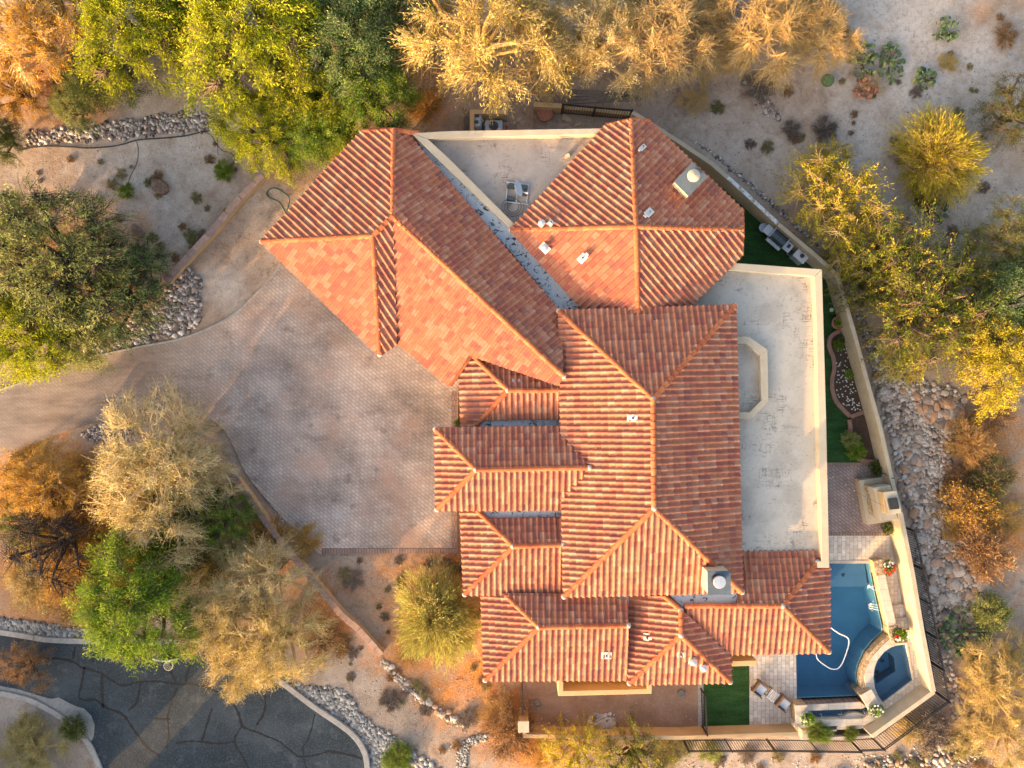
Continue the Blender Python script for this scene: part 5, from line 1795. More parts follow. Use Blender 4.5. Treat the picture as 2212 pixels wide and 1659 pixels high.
for p in smooth_line(ln, 3)[1:-1:2]:
    mb.lathe(Vector(p) + Vector((0, 0, -.09)), [(0, 0), (.03, .02), (.035, .05), (.015, .09), (0, .09)], 8)
mb.build('bulb', M['white_paint'], sl)

# ------------------------------------------------------------------ patio seats
def chair(uv, rz, label):
    o = thing('wicker_chair', label, 'chair', G(*uv, .03), rz, 'wicker chairs on the pool deck')
    mb = MB()
    mb.box((0, 0, .26), (.66, .62, .10))
    bevel(mb.build('seat_frame', M['wicker'], o), .02)
    mb = MB()
    mb.box((0.02, 0, .37), (.56, .52, .13))
    bevel(mb.build('cushion', M['cushion'], o), .05, 3)
    mb = MB()
    mb.box((-.36, 0, .55), (.10, .70, .62), tilt=(0, -.22))
    bevel(mb.build('backrest', M['wicker'], o), .03)
    for sy in (-1, 1):
        mb = MB()
        mb.box((-.02, sy * .335, .42), (.66, .07, .36))
        bevel(mb.build('armrest', M['wicker'], o), .02)
    for sx in (-.28, .28):
        for sy in (-.28, .28):
            mb = MB()
            mb.box((sx, sy, .11), (.06, .06, .22))
            mb.build('leg', M['wicker'], o)
    return o


def q3(x, y):
    return ((1820 + x / 3.95) / 1.15332, (1600 + y / 3.95) / 1.15332)


chair(q3(268, 432), rad(-38), 'wicker chair with pale cushion nearer the turf strip')
chair(q3(498, 570), rad(-38 + 180 - 180), 'wicker chair with pale cushion nearer the water trough')
tb = thing('side_table', 'small low table under a striped towel between two wicker chairs', 'table', G(*q3(390, 492), .03), rad(-38))
mb = MB()
mb.box((0, 0, .44), (.62, .58, .04))
mb.build('table_top', M['wicker'], tb)
for sx in (-.26, .26):
    for sy in (-.24, .24):
        mb = MB()
        mb.box((sx, sy, .21), (.05, .05, .42))
        mb.build('leg', M['wicker'], tb)
vs, fs = [], []
for j in range(9):
    for i in range(13):
        vs.append((-.28 + .56 * i / 12, -.30 + .6 * j / 8, .475 + .012 * math.sin(i * 1.3 + j * .7) + .008 * math.sin(j * 2)))
for j in range(8):
    for i in range(12):
        a = j * 13 + i
        fs.append((a, a + 1, a + 14, a + 13))
mb = MB()
mb.add(vs, fs)
tw = mb.build('beach_towel', M['towel'], None, 'all')
tw.location = G(*q3(390, 492), .03)
tw.rotation_euler = (0, 0, rad(-38))
sd = tw.modifiers.new('s', 'SOLIDIFY')
sd.thickness = .012
tag(tw, 'blue, white and tan striped towel spread over the low table', 'towel')

# ------------------------------------------------------------------ brick edged beds along the yard wall
bed = thing('brick_bed', 'dark mulch bed with curving red brick edge, dotted with white blossoms', 'flower bed', G(1820, 790, 0))
bl = smooth_line([(*K(2, 1, x, y), 0) for x, y in ((1040, 480), (985, 490), (945, 525), (940, 580), (965, 650), (972, 720), (958, 790), (960, 860), (985, 930), (1030, 985), (1075, 1030))], 5)
bl = [(p[0], p[1]) for p in bl]
bl2 = [K(2, 1, 1078, 1032), K(2, 1, 1165, 1000)]
mb = MB()
band(mb, gp(bl), .22, .0, .16)
band(mb, gp(bl2), .22, .0, .157)
child_at(mb.build('brick_edge', M['brick_edge']), bed)
mb = MB()
mb.prism(gp(bl + [K(2, 1, 1160, 1000), K(2, 1, 1100, 770), K(2, 1, 1050, 560)]), -.05, .10)
child_at(mb.build('mulch', M['mulch']), bed)
g = random.Random(4)
mb = MB()
bedpoly = gp([K(2, 1, 990, 520), K(2, 1, 1035, 520), K(2, 1, 1090, 760), K(2, 1, 1150, 985), K(2, 1, 1060, 1000), K(2, 1, 985, 880), K(2, 1, 985, 700)])
bx = [p[0] for p in bedpoly]
by = [p[1] for p in bedpoly]
cnt = 0
while cnt < 110:
    x, y = g.uniform(min(bx), max(bx)), g.uniform(min(by), max(by))
    if not inside(bedpoly, x, y):
        continue
    cnt += 1
    for q in range(4):
        a = q * 1.57 + g.random()
        mb.box((x + .025 * math.cos(a), y + .025 * math.sin(a), .17), (.032, .024, .012), a, tilt=(g.uniform(-.3, .3), 0))
wf = mb.build('white_flowers', M['flower_white'])
wf['kind'] = 'stuff'
wf['label'] = 'tiny white blossoms scattered over the dark mulch bed'
wf['category'] = 'flowers'
bed2 = thing('brick_bed', 'smaller brick edged bed filled with leafy green shrubs beside the pavers', 'flower bed', G(1850, 960, 0))
bl = smooth_line([(*K(2, 1, x, y), 0) for x, y in ((1068, 1050), (1076, 1110), (1072, 1180), (1090, 1250), (1130, 1300), (1180, 1318), (1240, 1318))], 5)
bl = [(p[0], p[1]) for p in bl]
mb = MB()
band(mb, gp(bl), .22, .0, .163)
child_at(mb.build('brick_edge', M['brick_edge']), bed2)
mb = MB()
mb.prism(gp(bl + [K(2, 1, 1235, 1300), K(2, 1, 1170, 1020), K(2, 1, 1085, 1045)]), -.05, .11)
child_at(mb.build('mulch', M['mulch']), bed2)
o = thing('garden_light', 'round white disc light on the turf by the yard wall', 'garden light', G(*K(2, 1, 960, 343), .03))
mb = MB()
mb.lathe((0, 0, 0), [(.11, 0), (.12, .03), (.10, .06), (0, .07)], 18)
mb.build('lamp_disc', M['white_paint'], o, 'x')

# ------------------------------------------------------------------ basketball hoop at the street edge
def q8(x, y):
    return ((340 + x / 10.055) / 1.15332, (1580 + y / 10.055) / 1.15332)


bb = thing('basketball_hoop', 'freestanding basketball hoop with pale rounded backboard at the street edge', 'basketball hoop', G(*q8(900, 60), 0))
bc = G(*q8(760, 640), 3.05)
mb = MB()
base = G(*q8(905, 250), 0.1)
mb.tube([base, base + Vector((0, 0, 2.2)), bc + Vector((.02, .55, -.25))], .05, n=8)
child_at(mb.build('pole', M['dark_metal']), bb)
mb = MB()
for s in (-.13, .13):
    mb.tube([bc + Vector((.1 + s, .75, -.9)), bc + Vector((s, .03, .15))], .03, n=6)
    mb.tube([bc + Vector((.1 + s, .75, -.6)), bc + Vector((s * 2.4, .03, -.25))], .025, n=6)
child_at(mb.build('support_arm', M['dark_metal']), bb)
mb = MB()
vs, fs = [], []
N = 28
for s in (-1, 1):
    for k in range(N):
        a = 2 * math.pi * k / N
        e = .45
        x = .62 * math.copysign(abs(math.cos(a)) ** e, math.cos(a))
        z = .42 * math.copysign(abs(math.sin(a)) ** e, math.sin(a))
        vs.append(bc + Vector((x, s * .02 - .35 * (x / .62) ** 2 * -.28 + .10 * (z / .42), z)))
fs = [tuple(range(N - 1, -1, -1)), tuple(range(N, 2 * N))] + [(i, (i + 1) % N, N + (i + 1) % N, N + i) for i in range(N)]
mb.add(vs, fs)
bo = child_at(mb.build('backboard', M['backboard']), bb)
mb = MB()
mb.tube([v + Vector((0, -.005, 0)) for v in vs[:N]] + [vs[0]], .014, n=6)
child_at(mb.build('board_rim', M['white_paint'], None, 'all'), bb)
rc = bc + Vector((.02, -.36, -.12))
mb = MB()
mb.tube([rc + Vector((.228 * math.cos(k * .2618), .228 * math.sin(k * .2618), 0)) for k in range(25)], .010, n=6)
mb.box(rc + Vector((.0, .28, -.02)), (.14, .14, .03))
child_at(mb.build('rim', M['white_paint'], None, 'x'), bb)
mb = MB()
for k in range(12):
    for dr in (1, -1):
        a0 = k * math.pi / 6
        pts = [rc + Vector(((.225 - .085 * q) * math.cos(a0 + dr * q * .45), (.225 - .085 * q) * math.sin(a0 + dr * q * .45), -.40 * q)) for q in (0, .33, .66, 1)]
        mb.tube(pts, .005, n=4)
child_at(mb.build('net', M['white_paint']), bb)

# ------------------------------------------------------------------ hoses and cables
def hose(px, r, mat, label, name, z=None, cat='hose'):
    L = smooth_line([(*p, 0) for p in px], 6)
    P = []
    for p in L:
        v = G(p[0], p[1], 0)
        v.z = (float(terrain_z(v.x, v.y)) if z is None else z) + r
        P.append(v)
    mb = MB()
    mb.tube(P, r, n=6)
    return tag(mb.build(name, M[mat], None, 'all'), label, cat)


hose([K(0, 0, *p) for p in ((110, 970), (250, 945), (440, 948), (560, 955), (700, 945), (790, 928), (880, 902), (1000, 892), (1100, 885), (1200, 872), (1310, 845), (1400, 835), (1450, 842))], .035, 'hose_black',
     'long black irrigation tube crossing the pale garden bank', 'irrigation_tube', cat='tube')
hose([K(0, 0, *p) for p in ((870, 905), (885, 950), (882, 1030), (860, 1090), (835, 1140), (820, 1195))], .014, 'hose_black', 'thin drip line running from the black tube to the small green bush', 'drip_line', cat='tube')
hose([K(0, 0, *p) for p in ((1310, 845), (1360, 875), (1395, 930), (1430, 970), (1480, 985), (1510, 1020), (1490, 1065), (1440, 1080))], .016, 'hose_black', 'thin drip line curling round the bright green bush', 'drip_line', cat='tube')
hose([K(0, 0, *p) for p in ((1395, 850), (1398, 920), (1402, 1000))], .012, 'hose_black', 'thin straight drip line above the bright green bush', 'drip_line', cat='tube')
hose([K(0, 0, *p) for p in ((1845, 1378), (1825, 1345), (1800, 1305), (1745, 1282), (1722, 1262), (1730, 1228), (1770, 1215), (1815, 1235), (1865, 1275), (1862, 1320), (1845, 1370))], .03, 'hose_green',
     'green garden hose looped on the dirt path beside the roof', 'garden_hose', z=-.06)

# ------------------------------------------------------------------ trees and shrubs
def unit(v):
    return v / np.maximum(np.linalg.norm(v, axis=-1, keepdims=True), 1e-9)


def tubes_np(segs, sides=3):
    """segs: list of (p0, p1, r0, r1) -> quads array"""
    p0 = np.array([s[0] for s in segs])
    p1 = np.array([s[1] for s in segs])
    r0 = np.array([s[2] for s in segs])[:, None]
    r1 = np.array([s[3] for s in segs])[:, None]
    d = unit(p1 - p0)
    ref = np.where(np.abs(d[:, 2:3]) < .9, np.array([[0, 0, 1.0]]), np.array([[1.0, 0, 0]]))
    a = unit(np.cross(ref, d))
    b = np.cross(d, a)
    out = []
    for k in range(sides):
        t0, t1 = 2 * math.pi * k / sides, 2 * math.pi * (k + 1) / sides
        n0 = a * math.cos(t0) + b * math.sin(t0)
        n1 = a * math.cos(t1) + b * math.sin(t1)
        out.append(np.stack([p0 + n0 * r0, p0 + n1 * r0, p1 + n1 * r1, p1 + n0 * r1], 1))
    return np.concatenate(out)


def curve_segs(segs, a, b, r0, r1, g, bend=.12, n=3, sag=0.0):
    a, b = np.asarray(a, float), np.asarray(b, float)
    L = np.linalg.norm(b - a)
    m = (a + b) / 2 + g.normal(0, bend * L, 3) + np.array([0, 0, sag * L])
    prev = a
    for k in range(1, n + 1):
        t = k / n
        p = (1 - t) ** 2 * a + 2 * t * (1 - t) * m + t * t * b
        segs.append((prev, p, r0 + (r1 - r0) * (k - 1) / n, r0 + (r1 - r0) * k / n))
        prev = p


def leaves_np(pos, dirs, l, w, g, taper=.35):
    n = len(pos)
    sd = unit(np.cross(dirs, g.normal(size=(n, 3)) + np.array([0, 0, .2])))
    l = np.asarray(l).reshape(-1, 1)
    w = np.asarray(w).reshape(-1, 1)
    return np.stack([pos - sd * w * .25, pos + dirs * l * .45 - sd * w * .5, pos + dirs * l, pos + dirs * l * .45 + sd * w * .5], 1)


def make_plant(name, seed, R=3.0, H=4.0, base=.35, n_lobe=9, n_tip=340, n_leaf=46, ll=.17, lw=.055, spray=.45, jit=.13, radial=.35, droop=.25, pull=.35, twig_r=.012,
               twigs=0, twig_l=.5, stemmy=False, inner=.35, limb_r=.13, tipvar=.22):
    g = np.random.default_rng(seed)
    ph = g.uniform(0, 6.28, 4)

    def edge(th):
        return R * (.86 + .14 * np.sin(2 * th + ph[0]) + .10 * np.sin(3 * th + ph[1]) + .07 * np.sin(5 * th + ph[2]) + .05 * np.sin(8 * th + ph[3]))
    # lobe centres
    th = np.arange(n_lobe) * 2.399 + ph[0]
    rr = np.sqrt((np.arange(n_lobe) + .5) / n_lobe) * .80
    lob = np.stack([rr * edge(th) * np.cos(th), rr * edge(th) * np.sin(th), H * (base + (1 - base) * .78 * np.sqrt(1 - rr ** 2 * .8)) + g.normal(0, .06 * H, n_lobe)], 1)
    th = g.uniform(0, 6.283, n_tip)
    rr = np.sqrt(g.uniform(0, 1, n_tip)) * g.uniform(.9, 1.08, n_tip)
    top = H * (base + (1 - base) * np.sqrt(np.clip(1 - (rr * .93) ** 2, 0, 1)))
    dep = np.abs(g.normal(0, inner, n_tip))
    z = top - dep * (H * (1 - base)) * .8
    z = np.maximum(z, .12 * H)
    tip = np.stack([rr * edge(th) * np.cos(th), rr * edge(th) * np.sin(th), z + g.normal(0, .05 * H, n_tip)], 1)
    dist = np.linalg.norm(tip[:, None, :] - lob[None], axis=2)
    own = dist.argmin(1)
    tip = tip + (lob[own] - tip) * pull * g.uniform(0, 1, (n_tip, 1)) ** .7 * np.array([1, 1, .4])
    segs = []
    root = np.array([0, 0, -.1])
    if stemmy:
        for k in range(n_tip):
            if k % 3 == 0:
                curve_segs(segs, root + np.append(g.normal(0, .06 * R, 2), 0), tip[k], twig_r * 1.6, twig_r * .5, g, .06, 4, .18)
    else:
        fork = np.array([g.normal(0, .1), g.normal(0, .1), H * base * .45])
        curve_segs(segs, root, fork, limb_r * 1.5, limb_r * 1.2, g, .05, 2)
        prim = list(range(0, n_lobe))
        for k in prim:
            curve_segs(segs, fork + g.normal(0, .04, 3), lob[k], limb_r, limb_r * .3, g, .12, 4, .05)
        for k in range(n_tip):
            curve_segs(segs, lob[own[k]] + g.normal(0, .08 * R / 3, 3), tip[k], twig_r * 1.5, twig_r * .5, g, .14, 2)
    src = np.zeros_like(tip) + root if stemmy else lob[own]
    d = unit(tip - src + g.normal(0, .25, tip.shape) * (0.3 if stemmy else 1))
    outw = unit(tip * np.array([1, 1, .35]))
    d = unit(d * .6 + outw * .6 - np.array([0, 0, droop]))
    # twigs fanning from each tip
    if twigs:
        n = n_tip * twigs
        k = np.repeat(np.arange(n_tip), twigs)
        dd = unit(d[k] + g.normal(0, .42, (n, 3)))
        p = tip[k] - d[k] * twig_l * g.uniform(.1, .9, (n, 1))
        l = twig_l * g.uniform(.5, 1.3, n)
        q = p + dd * l[:, None] * .5 + g.normal(0, .035, (n, 3))
        e = q + unit(dd + g.normal(0, .3, (n, 3)) - np.array([0, 0, droop * .4])) * l[:, None] * .5
        for a, b, c in zip(p, q, e):
            segs.append((a, b, twig_r * .8, twig_r * .6))
            segs.append((b, c, twig_r * .6, twig_r * .3))
    big = [s for s in segs if s[2] > .03]
    small = [s for s in segs if s[2] <= .03]
    Q = []
    if big:
        Q.append(tubes_np(big, 6))
    if small:
        Q.append(tubes_np(small, 3))
    Q = np.concatenate(Q)
    trunk = quads_mesh(name + '_trunk', Q, np.full(len(Q), .5))
    crown = None
    if n_leaf:
        n = n_tip * n_leaf
        k = np.repeat(np.arange(n_tip), n_leaf)
        sl = spray * g.uniform(.6, 1.35, n_tip)[k]
        u = g.uniform(-1.0, .55, n)
        pos = tip[k] + d[k] * (u * sl)[:, None] + g.normal(0, jit, (n, 3)) * (1.15 - .5 * np.abs(u))[:, None]
        ld = unit(d[k] * radial * 2 + g.normal(0, 1 - radial, (n, 3)) - np.array([0, 0, droop * .5]))
        tt = np.clip(g.beta(2.2, 2.2, n_tip)[k] * (2 * tipvar + .3) + (.5 - tipvar - .15) + g.normal(0, .13, n) + .12 * u, 0, 1)
        V = leaves_np(pos, ld, ll * g.uniform(.55, 1.4, n), lw * g.uniform(.6, 1.3, n), g)
        V[:, :, 2] = np.maximum(V[:, :, 2], .02)
        crown = quads_mesh(name + '_crown', V, tt)
    return trunk, crown, R


PROTO = {}


def proto(kind):
    if kind in PROTO:
        return PROTO[kind]
    P = {
        'mesquite': dict(seed=1, R=3.0, H=4.2, n_lobe=16, n_tip=460, n_leaf=84, ll=.125, lw=.034, spray=.52, jit=.10, pull=.5, droop=.35, twigs=3, twig_l=.4, twig_r=.010),
        'mesquite_b': dict(seed=2, R=3.0, H=4.6, n_lobe=20, n_tip=480, n_leaf=76, ll=.12, lw=.036, spray=.44, jit=.12, droop=.25, pull=.5, twigs=3, twig_l=.35, twig_r=.010),
        'airy': dict(seed=3, R=3.0, H=4.0, n_lobe=15, n_tip=270, n_leaf=60, ll=.13, lw=.034, spray=.6, jit=.09, droop=.3, pull=.55, inner=.4, twigs=5, twig_l=.6, twig_r=.011),
        'straw': dict(seed=4, R=3.0, H=4.3, n_lobe=19, n_tip=250, n_leaf=60, ll=.13, lw=.026, spray=.62, jit=.11, radial=.42, droop=.2, pull=.6, twigs=7, twig_l=.65, twig_r=.0095, tipvar=.4),
        'straw_b': dict(seed=5, R=3.0, H=4.0, n_lobe=15, n_tip=210, n_leaf=54, ll=.13, lw=.026, spray=.6, jit=.12, radial=.4, droop=.25, pull=.62, twigs=9, twig_l=.7, twig_r=.011, tipvar=.4),
        'twiggy': dict(seed=6, R=3.0, H=3.8, n_lobe=13, n_tip=230, n_leaf=20, ll=.14, lw=.026, spray=.5, jit=.12, radial=.5, droop=.3, pull=.6, twigs=14, twig_l=.9, twig_r=.013),
        'fountain': dict(seed=7, R=1.8, H=1.9, base=.25, n_lobe=9, n_tip=620, n_leaf=44, ll=.17, lw=.019, spray=.62, jit=.075, radial=.62, droop=.15, pull=.25, stemmy=True, twig_r=.008, twigs=4, twig_l=.6, inner=.5),
        'acacia': dict(seed=8, R=2.6, H=3.4, n_lobe=12, n_tip=185, n_leaf=56, ll=.13, lw=.042, spray=.85, jit=.055, radial=.45, droop=.05, pull=.25, twigs=3, twig_l=.5, twig_r=.011, inner=.5, tipvar=.3),
        'brush': dict(seed=9, R=1.6, H=1.0, base=.3, n_lobe=9, n_tip=170, n_leaf=30, ll=.13, lw=.024, spray=.42, jit=.11, radial=.4, droop=.1, pull=.5, stemmy=True, twig_r=.008, twigs=8, twig_l=.42, inner=.5, tipvar=.35),
        'shrub': dict(seed=10, R=1.3, H=1.3, base=.25, n_lobe=7, n_tip=170, n_leaf=40, ll=.11, lw=.045, spray=.25, jit=.09, droop=.1, stemmy=True, twig_r=.008, inner=.4),
        'dead': dict(seed=12, R=2.4, H=2.6, n_lobe=9, n_tip=110, n_leaf=0, pull=.3, twigs=9, twig_l=.7, twig_r=.014, limb_r=.10),
    }
    PROTO[kind] = make_plant(kind, **P[kind])
    return PROTO[kind]


def plant(u, v, rpx, kind, leaf, bark, label, cat='tree', name=None, hz=None, rz=None, sz=1.0, group=None):
    """rpx: crown radius in map units"""
    tr_me, cr_me, R = proto(kind)
    s = rpx * MPP / R * (1.14 if cat == 'tree' else 1.1)
    H0 = 2.4 * s * sz
    p = G(u, v, min(H0, 3.0))
    p.z = float(terrain_z(p.x, p.y)) if hz is None else hz
    o = thing(name or ('tree' if cat == 'tree' else 'shrub'), label, cat, p, random.uniform(0, 6.28) if rz is None else rz, group)
    o.scale = (s, s, s * sz)
    for me, nm, mt in ((tr_me, 'trunk' if cat == 'tree' else 'stems', BARK[bark]), (cr_me, 'crown', LEAF[leaf])):
        if me is None:
            continue
        if not me.materials:
            me.materials.append(mt)
        c = bpy.data.objects.new(nm, me)
        COL.objects.link(c)
        c.parent = o
        c.material_slots[0].link = 'OBJECT'
        c.material_slots[0].material = mt
    return o


T = [
    # top edge, from the corner to the east
    (60, 70, 125, 'airy', 'amber', 'pale', 'amber leaved tree with white limbs in the top corner'),
    (30, 190, 75, 'airy', 'amber', 'brown', 'smaller amber tree below the white limbed corner tree'),
    (300, 60, 135, 'mesquite', 'lime', 'brown', 'bright lime green tree at the top edge beside the amber tree'),
    (215, 175, 75, 'mesquite_b', 'dark', 'brown', 'dark green tree between the amber and lime trees'),
    (160, 232, 50, 'mesquite_b', 'olive', 'brown', 'small olive tree at the end of the dark rock band'),
    (5, 300, 48, 'mesquite_b', 'dark', 'brown', 'dark green tree cut off by the edge near the black tube'),
    (560, 70, 165, 'mesquite', 'lime', 'brown', 'large yellow green mesquite at the top, widest of the crowns there'),
    (450, 60, 80, 'mesquite_b', 'olive', 'brown', 'olive green tree between the lime tree and the large mesquite'),
    (770, 100, 120, 'mesquite_b', 'blue_green', 'brown', 'cool green tree touching the straw coloured palo verde'),
    (660, 200, 105, 'mesquite', 'lime', 'brown', 'yellow green mesquite in the middle of the cluster above the diagonal roof'),
    (800, 205, 100, 'mesquite_b', 'green', 'brown', 'yellow tipped green tree hanging over the end of the diagonal roof'),
    (560, 285, 95, 'mesquite', 'lime', 'brown', 'yellow green mesquite at the lower end of the cluster, by the block wall'),
    (680, 290, 80, 'mesquite_b', 'green', 'brown', 'green mesquite leaning to the diagonal roof eave'),
    (1035, 82, 168, 'straw', 'straw', 'tan', 'large straw gold palo verde above the tank enclosure'),
    (925, 60, 85, 'straw_b', 'straw', 'tan', 'straw coloured tree beside the large palo verde, at the top edge'),
    (1290, 85, 115, 'straw_b', 'pale_straw', 'tan', 'half bare tan tree above the iron fence'),
    (1430, 70, 115, 'twiggy', 'pale_straw', 'tan', 'bare twiggy tan tree right of the half bare one'),
    (1650, 45, 110, 'twiggy', 'straw', 'tan', 'bare spreading tree by the pale open ground at the top'),
    (1560, 100, 60, 'twiggy', 'pale_straw', 'tan', 'small bare tree between two larger bare ones'),
    (1780, 70, 80, 'twiggy', 'pale_straw', 'tan', 'pale bare twiggy tree next to the prickly pear column'),
    # east side
    (1815, 425, 105, 'acacia', 'gold', 'tan', 'golden acacia standing alone outside the grill corner wall'),
    (1950, 545, 105, 'acacia', 'gold_green', 'brown', 'dark green acacia with golden tips below the golden one'),
    (2010, 670, 125, 'acacia', 'gold_green', 'brown', 'widest gold tipped acacia above the pale riprap'),
    (1860, 520, 80, 'acacia', 'gold', 'tan', 'golden acacia pressed between wall and dark acacia'),
    (2195, 240, 80, 'airy', 'dark', 'brown', 'dark airy tree at the edge beside the orange gold shrub'),
    (2190, 500, 75, 'airy', 'olive', 'tan', 'olive tree with tan tips at the edge, mid height'),
    (2175, 655, 85, 'mesquite_b', 'blue_green', 'brown', 'green tree behind the bright yellow one at the edge'),
    (2165, 775, 100, 'mesquite', 'gold', 'brown', 'bright yellow tree at the edge above the brown brush'),
    # west side
    (140, 570, 170, 'airy', 'olive', 'dark', 'big olive mesquite with dark limbs beside the garden bank'),
    (250, 640, 110, 'airy', 'blue_green', 'dark', 'grey green mesquite leaning over the rock pile'),
    (60, 720, 115, 'mesquite', 'lime', 'brown', 'yellow green mesquite by the drive entrance'),
    (180, 710, 80, 'mesquite_b', 'olive', 'brown', 'olive mesquite touching the top of the drive'),
    (345, 985, 140, 'straw', 'pale_straw', 'pale', 'pale straw tree spreading over the edge of the drive'),
    (330, 1085, 130, 'straw_b', 'straw', 'pale', 'straw gold tree below the pale one beside the drive'),
    (80, 1045, 100, 'airy', 'amber', 'tan', 'thin amber tree below the drive entrance'),
    (40, 1130, 62, 'airy', 'olive', 'dark', 'brownish olive tree under the thin amber one'),
    (480, 1125, 78, 'airy', 'green', 'dark', 'dark limbed green tree beside the red capped wall'),
    (300, 1300, 138, 'mesquite', 'green', 'brown', 'bright green tree hanging over the street by the hoop'),
    (360, 1195, 70, 'mesquite_b', 'green', 'brown', 'green tree between the bright street tree and the dark limbed one'),
    (570, 1250, 100, 'straw_b', 'pale_straw', 'pale', 'grey straw tree with white limbs beside the curving wall'),
    (480, 1340, 105, 'straw', 'straw', 'pale', 'straw gold tree leaning over the kerb beside the hoop'),
    (600, 1385, 110, 'straw', 'straw', 'pale', 'straw gold tree at the cobbles, reaching furthest over the street'),
]
for (u, v, r, k, lf, bk, lab) in T:
    plant(u, v, r, k, lf, bk, lab)
EXTRA = [
    (120, 30, 90, 'airy', 'amber', 'brown', 'amber tree between the white limbed one and the bright lime one'),
    (610, 150, 90, 'mesquite_b', 'olive', 'brown', 'olive mesquite in the gap of the cluster over the rock arc'),
    (730, 330 - 60, 70, 'mesquite', 'lime', 'brown', 'small lime mesquite brushing the diagonal roof'),
    (200, 560, 90, 'airy', 'olive', 'dark', 'olive tree at the bank edge of the big mesquite'),
    (20, 500, 80, 'mesquite_b', 'olive', 'dark', 'olive tree cut off by the edge above the big mesquite'),
    (310, 570, 60, 'airy', 'blue_green', 'dark', 'thin grey green tree nearest the end of the straight block wall'),
    (430, 1010, 90, 'straw_b', 'pale_straw', 'pale', 'thin pale straw tree reaching over the parking court'),
    (510, 1190, 62, 'straw_b', 'olive', 'pale', 'olive straw tree between the dark limbed tree and the wall'),
    (1215, 130, 80, 'straw_b', 'straw', 'tan', 'straw tree over the clay pot and low wall'),
    (1730, 25, 80, 'twiggy', 'straw', 'tan', 'bare gold twigged tree at the top edge before open ground'),
    (1890, 610, 75, 'acacia', 'gold_green', 'brown', 'gold tipped acacia closest to the mulch bed wall'),
    (2090, 590, 80, 'acacia', 'gold_green', 'brown', 'dark acacia between the widest one and the edge trees'),
    (2100, 730, 85, 'acacia', 'gold_green', 'brown', 'gold tipped acacia beside the bright yellow tree'),
    (1790, 350, 55, 'acacia', 'gold', 'tan', 'small golden acacia on the uphill side of the first one'),
    (60, 620, 110, 'airy', 'olive', 'dark', 'olive mesquite with black limbs at the edge, above the drive entrance'),
    (400, 30, 90, 'mesquite_b', 'green', 'brown', 'green tree between the lime tree and the widest mesquite'),
    (690, 30, 110, 'mesquite', 'olive', 'brown', 'olive yellow mesquite at the top edge next to the cool green tree'),
    (850, 35, 90, 'mesquite_b', 'blue_green', 'brown', 'dark cool green tree at the top edge before the straw coloured ones'),
    (1150, 60, 110, 'straw_b', 'straw', 'tan', 'straw coloured tree on the far side of the large palo verde'),
    (1370, 30, 80, 'straw_b', 'straw', 'tan', 'gold tinged half bare tree at the top edge'),
    (1520, 30, 75, 'twiggy', 'straw', 'tan', 'gold tinged bare tree at the top edge'),
    (400, 1090, 90, 'airy', 'olive', 'dark', 'shaded olive tree behind the two straw coloured drive trees'),
    (530, 1430, 85, 'straw', 'straw', 'pale', 'straw gold tree whose tips hang over the sunlit strip of street'),
    (2205, 560, 60, 'airy', 'gold_green', 'brown', 'gold green tree cut off by the edge behind the acacias'),
    (1960, 770, 60, 'acacia', 'gold', 'tan', 'golden acacia nearest the pale boulder heap'),
]
for (u, v, r, k, lf, bk, lab) in EXTRA:
    plant(u, v, r, k, lf, bk, lab)
for (u, v, r, lf, lab) in (
        (250, 1130, 70, 'amber', 'amber brush showing between green and straw crowns'), (380, 1150, 60, 'rust', 'rust brush below the two straw drive trees'),
        (30, 1020, 45, 'amber', 'amber brush at the edge right below the drive'), (220, 1060, 60, 'amber', 'amber brush beside the pale straw drive tree'),
        (20, 1250, 60, 'amber', 'amber brush at the edge beyond the black limbed tree'), (250, 1330, 50, 'rust', 'rust brush at the kerb under the bright green tree'),
        (640, 1180, 45, 'amber', 'low amber growth along the drive corner wall'), (2140, 1040, 42, 'rust', 'rust brush in the middle of the brown row'),
        (2085, 965, 28, 'amber', 'amber brush at the uphill end of the riprap'), (2190, 1130, 55, 'amber', 'amber brush at the edge among the rust ones'),
        (880, 1420, 40, 'rust', 'low rust growth below the feathery palo verde'), (1075, 1560, 50, 'rust', 'low rust growth joining the dry bush and the gate pillar'),
        (1175, 1648, 42, 'amber', 'amber growth between rust bush and golden shrub'), (1460, 1640, 50, 'olive', 'olive growth outside the bottom wall, after the green gold shrub'),
        (2120, 1620, 50, 'olive', 'olive dry brush near the bottom corner')):
    plant(u, v, r, 'brush', lf, 'tan', lab, 'shrub', sz=.7)
plant(85, 1190, 110, 'dead', 'dark', 'dark', 'leafless black limbed tree over orange brush', 'tree', 'bare_tree', rz=2.4)
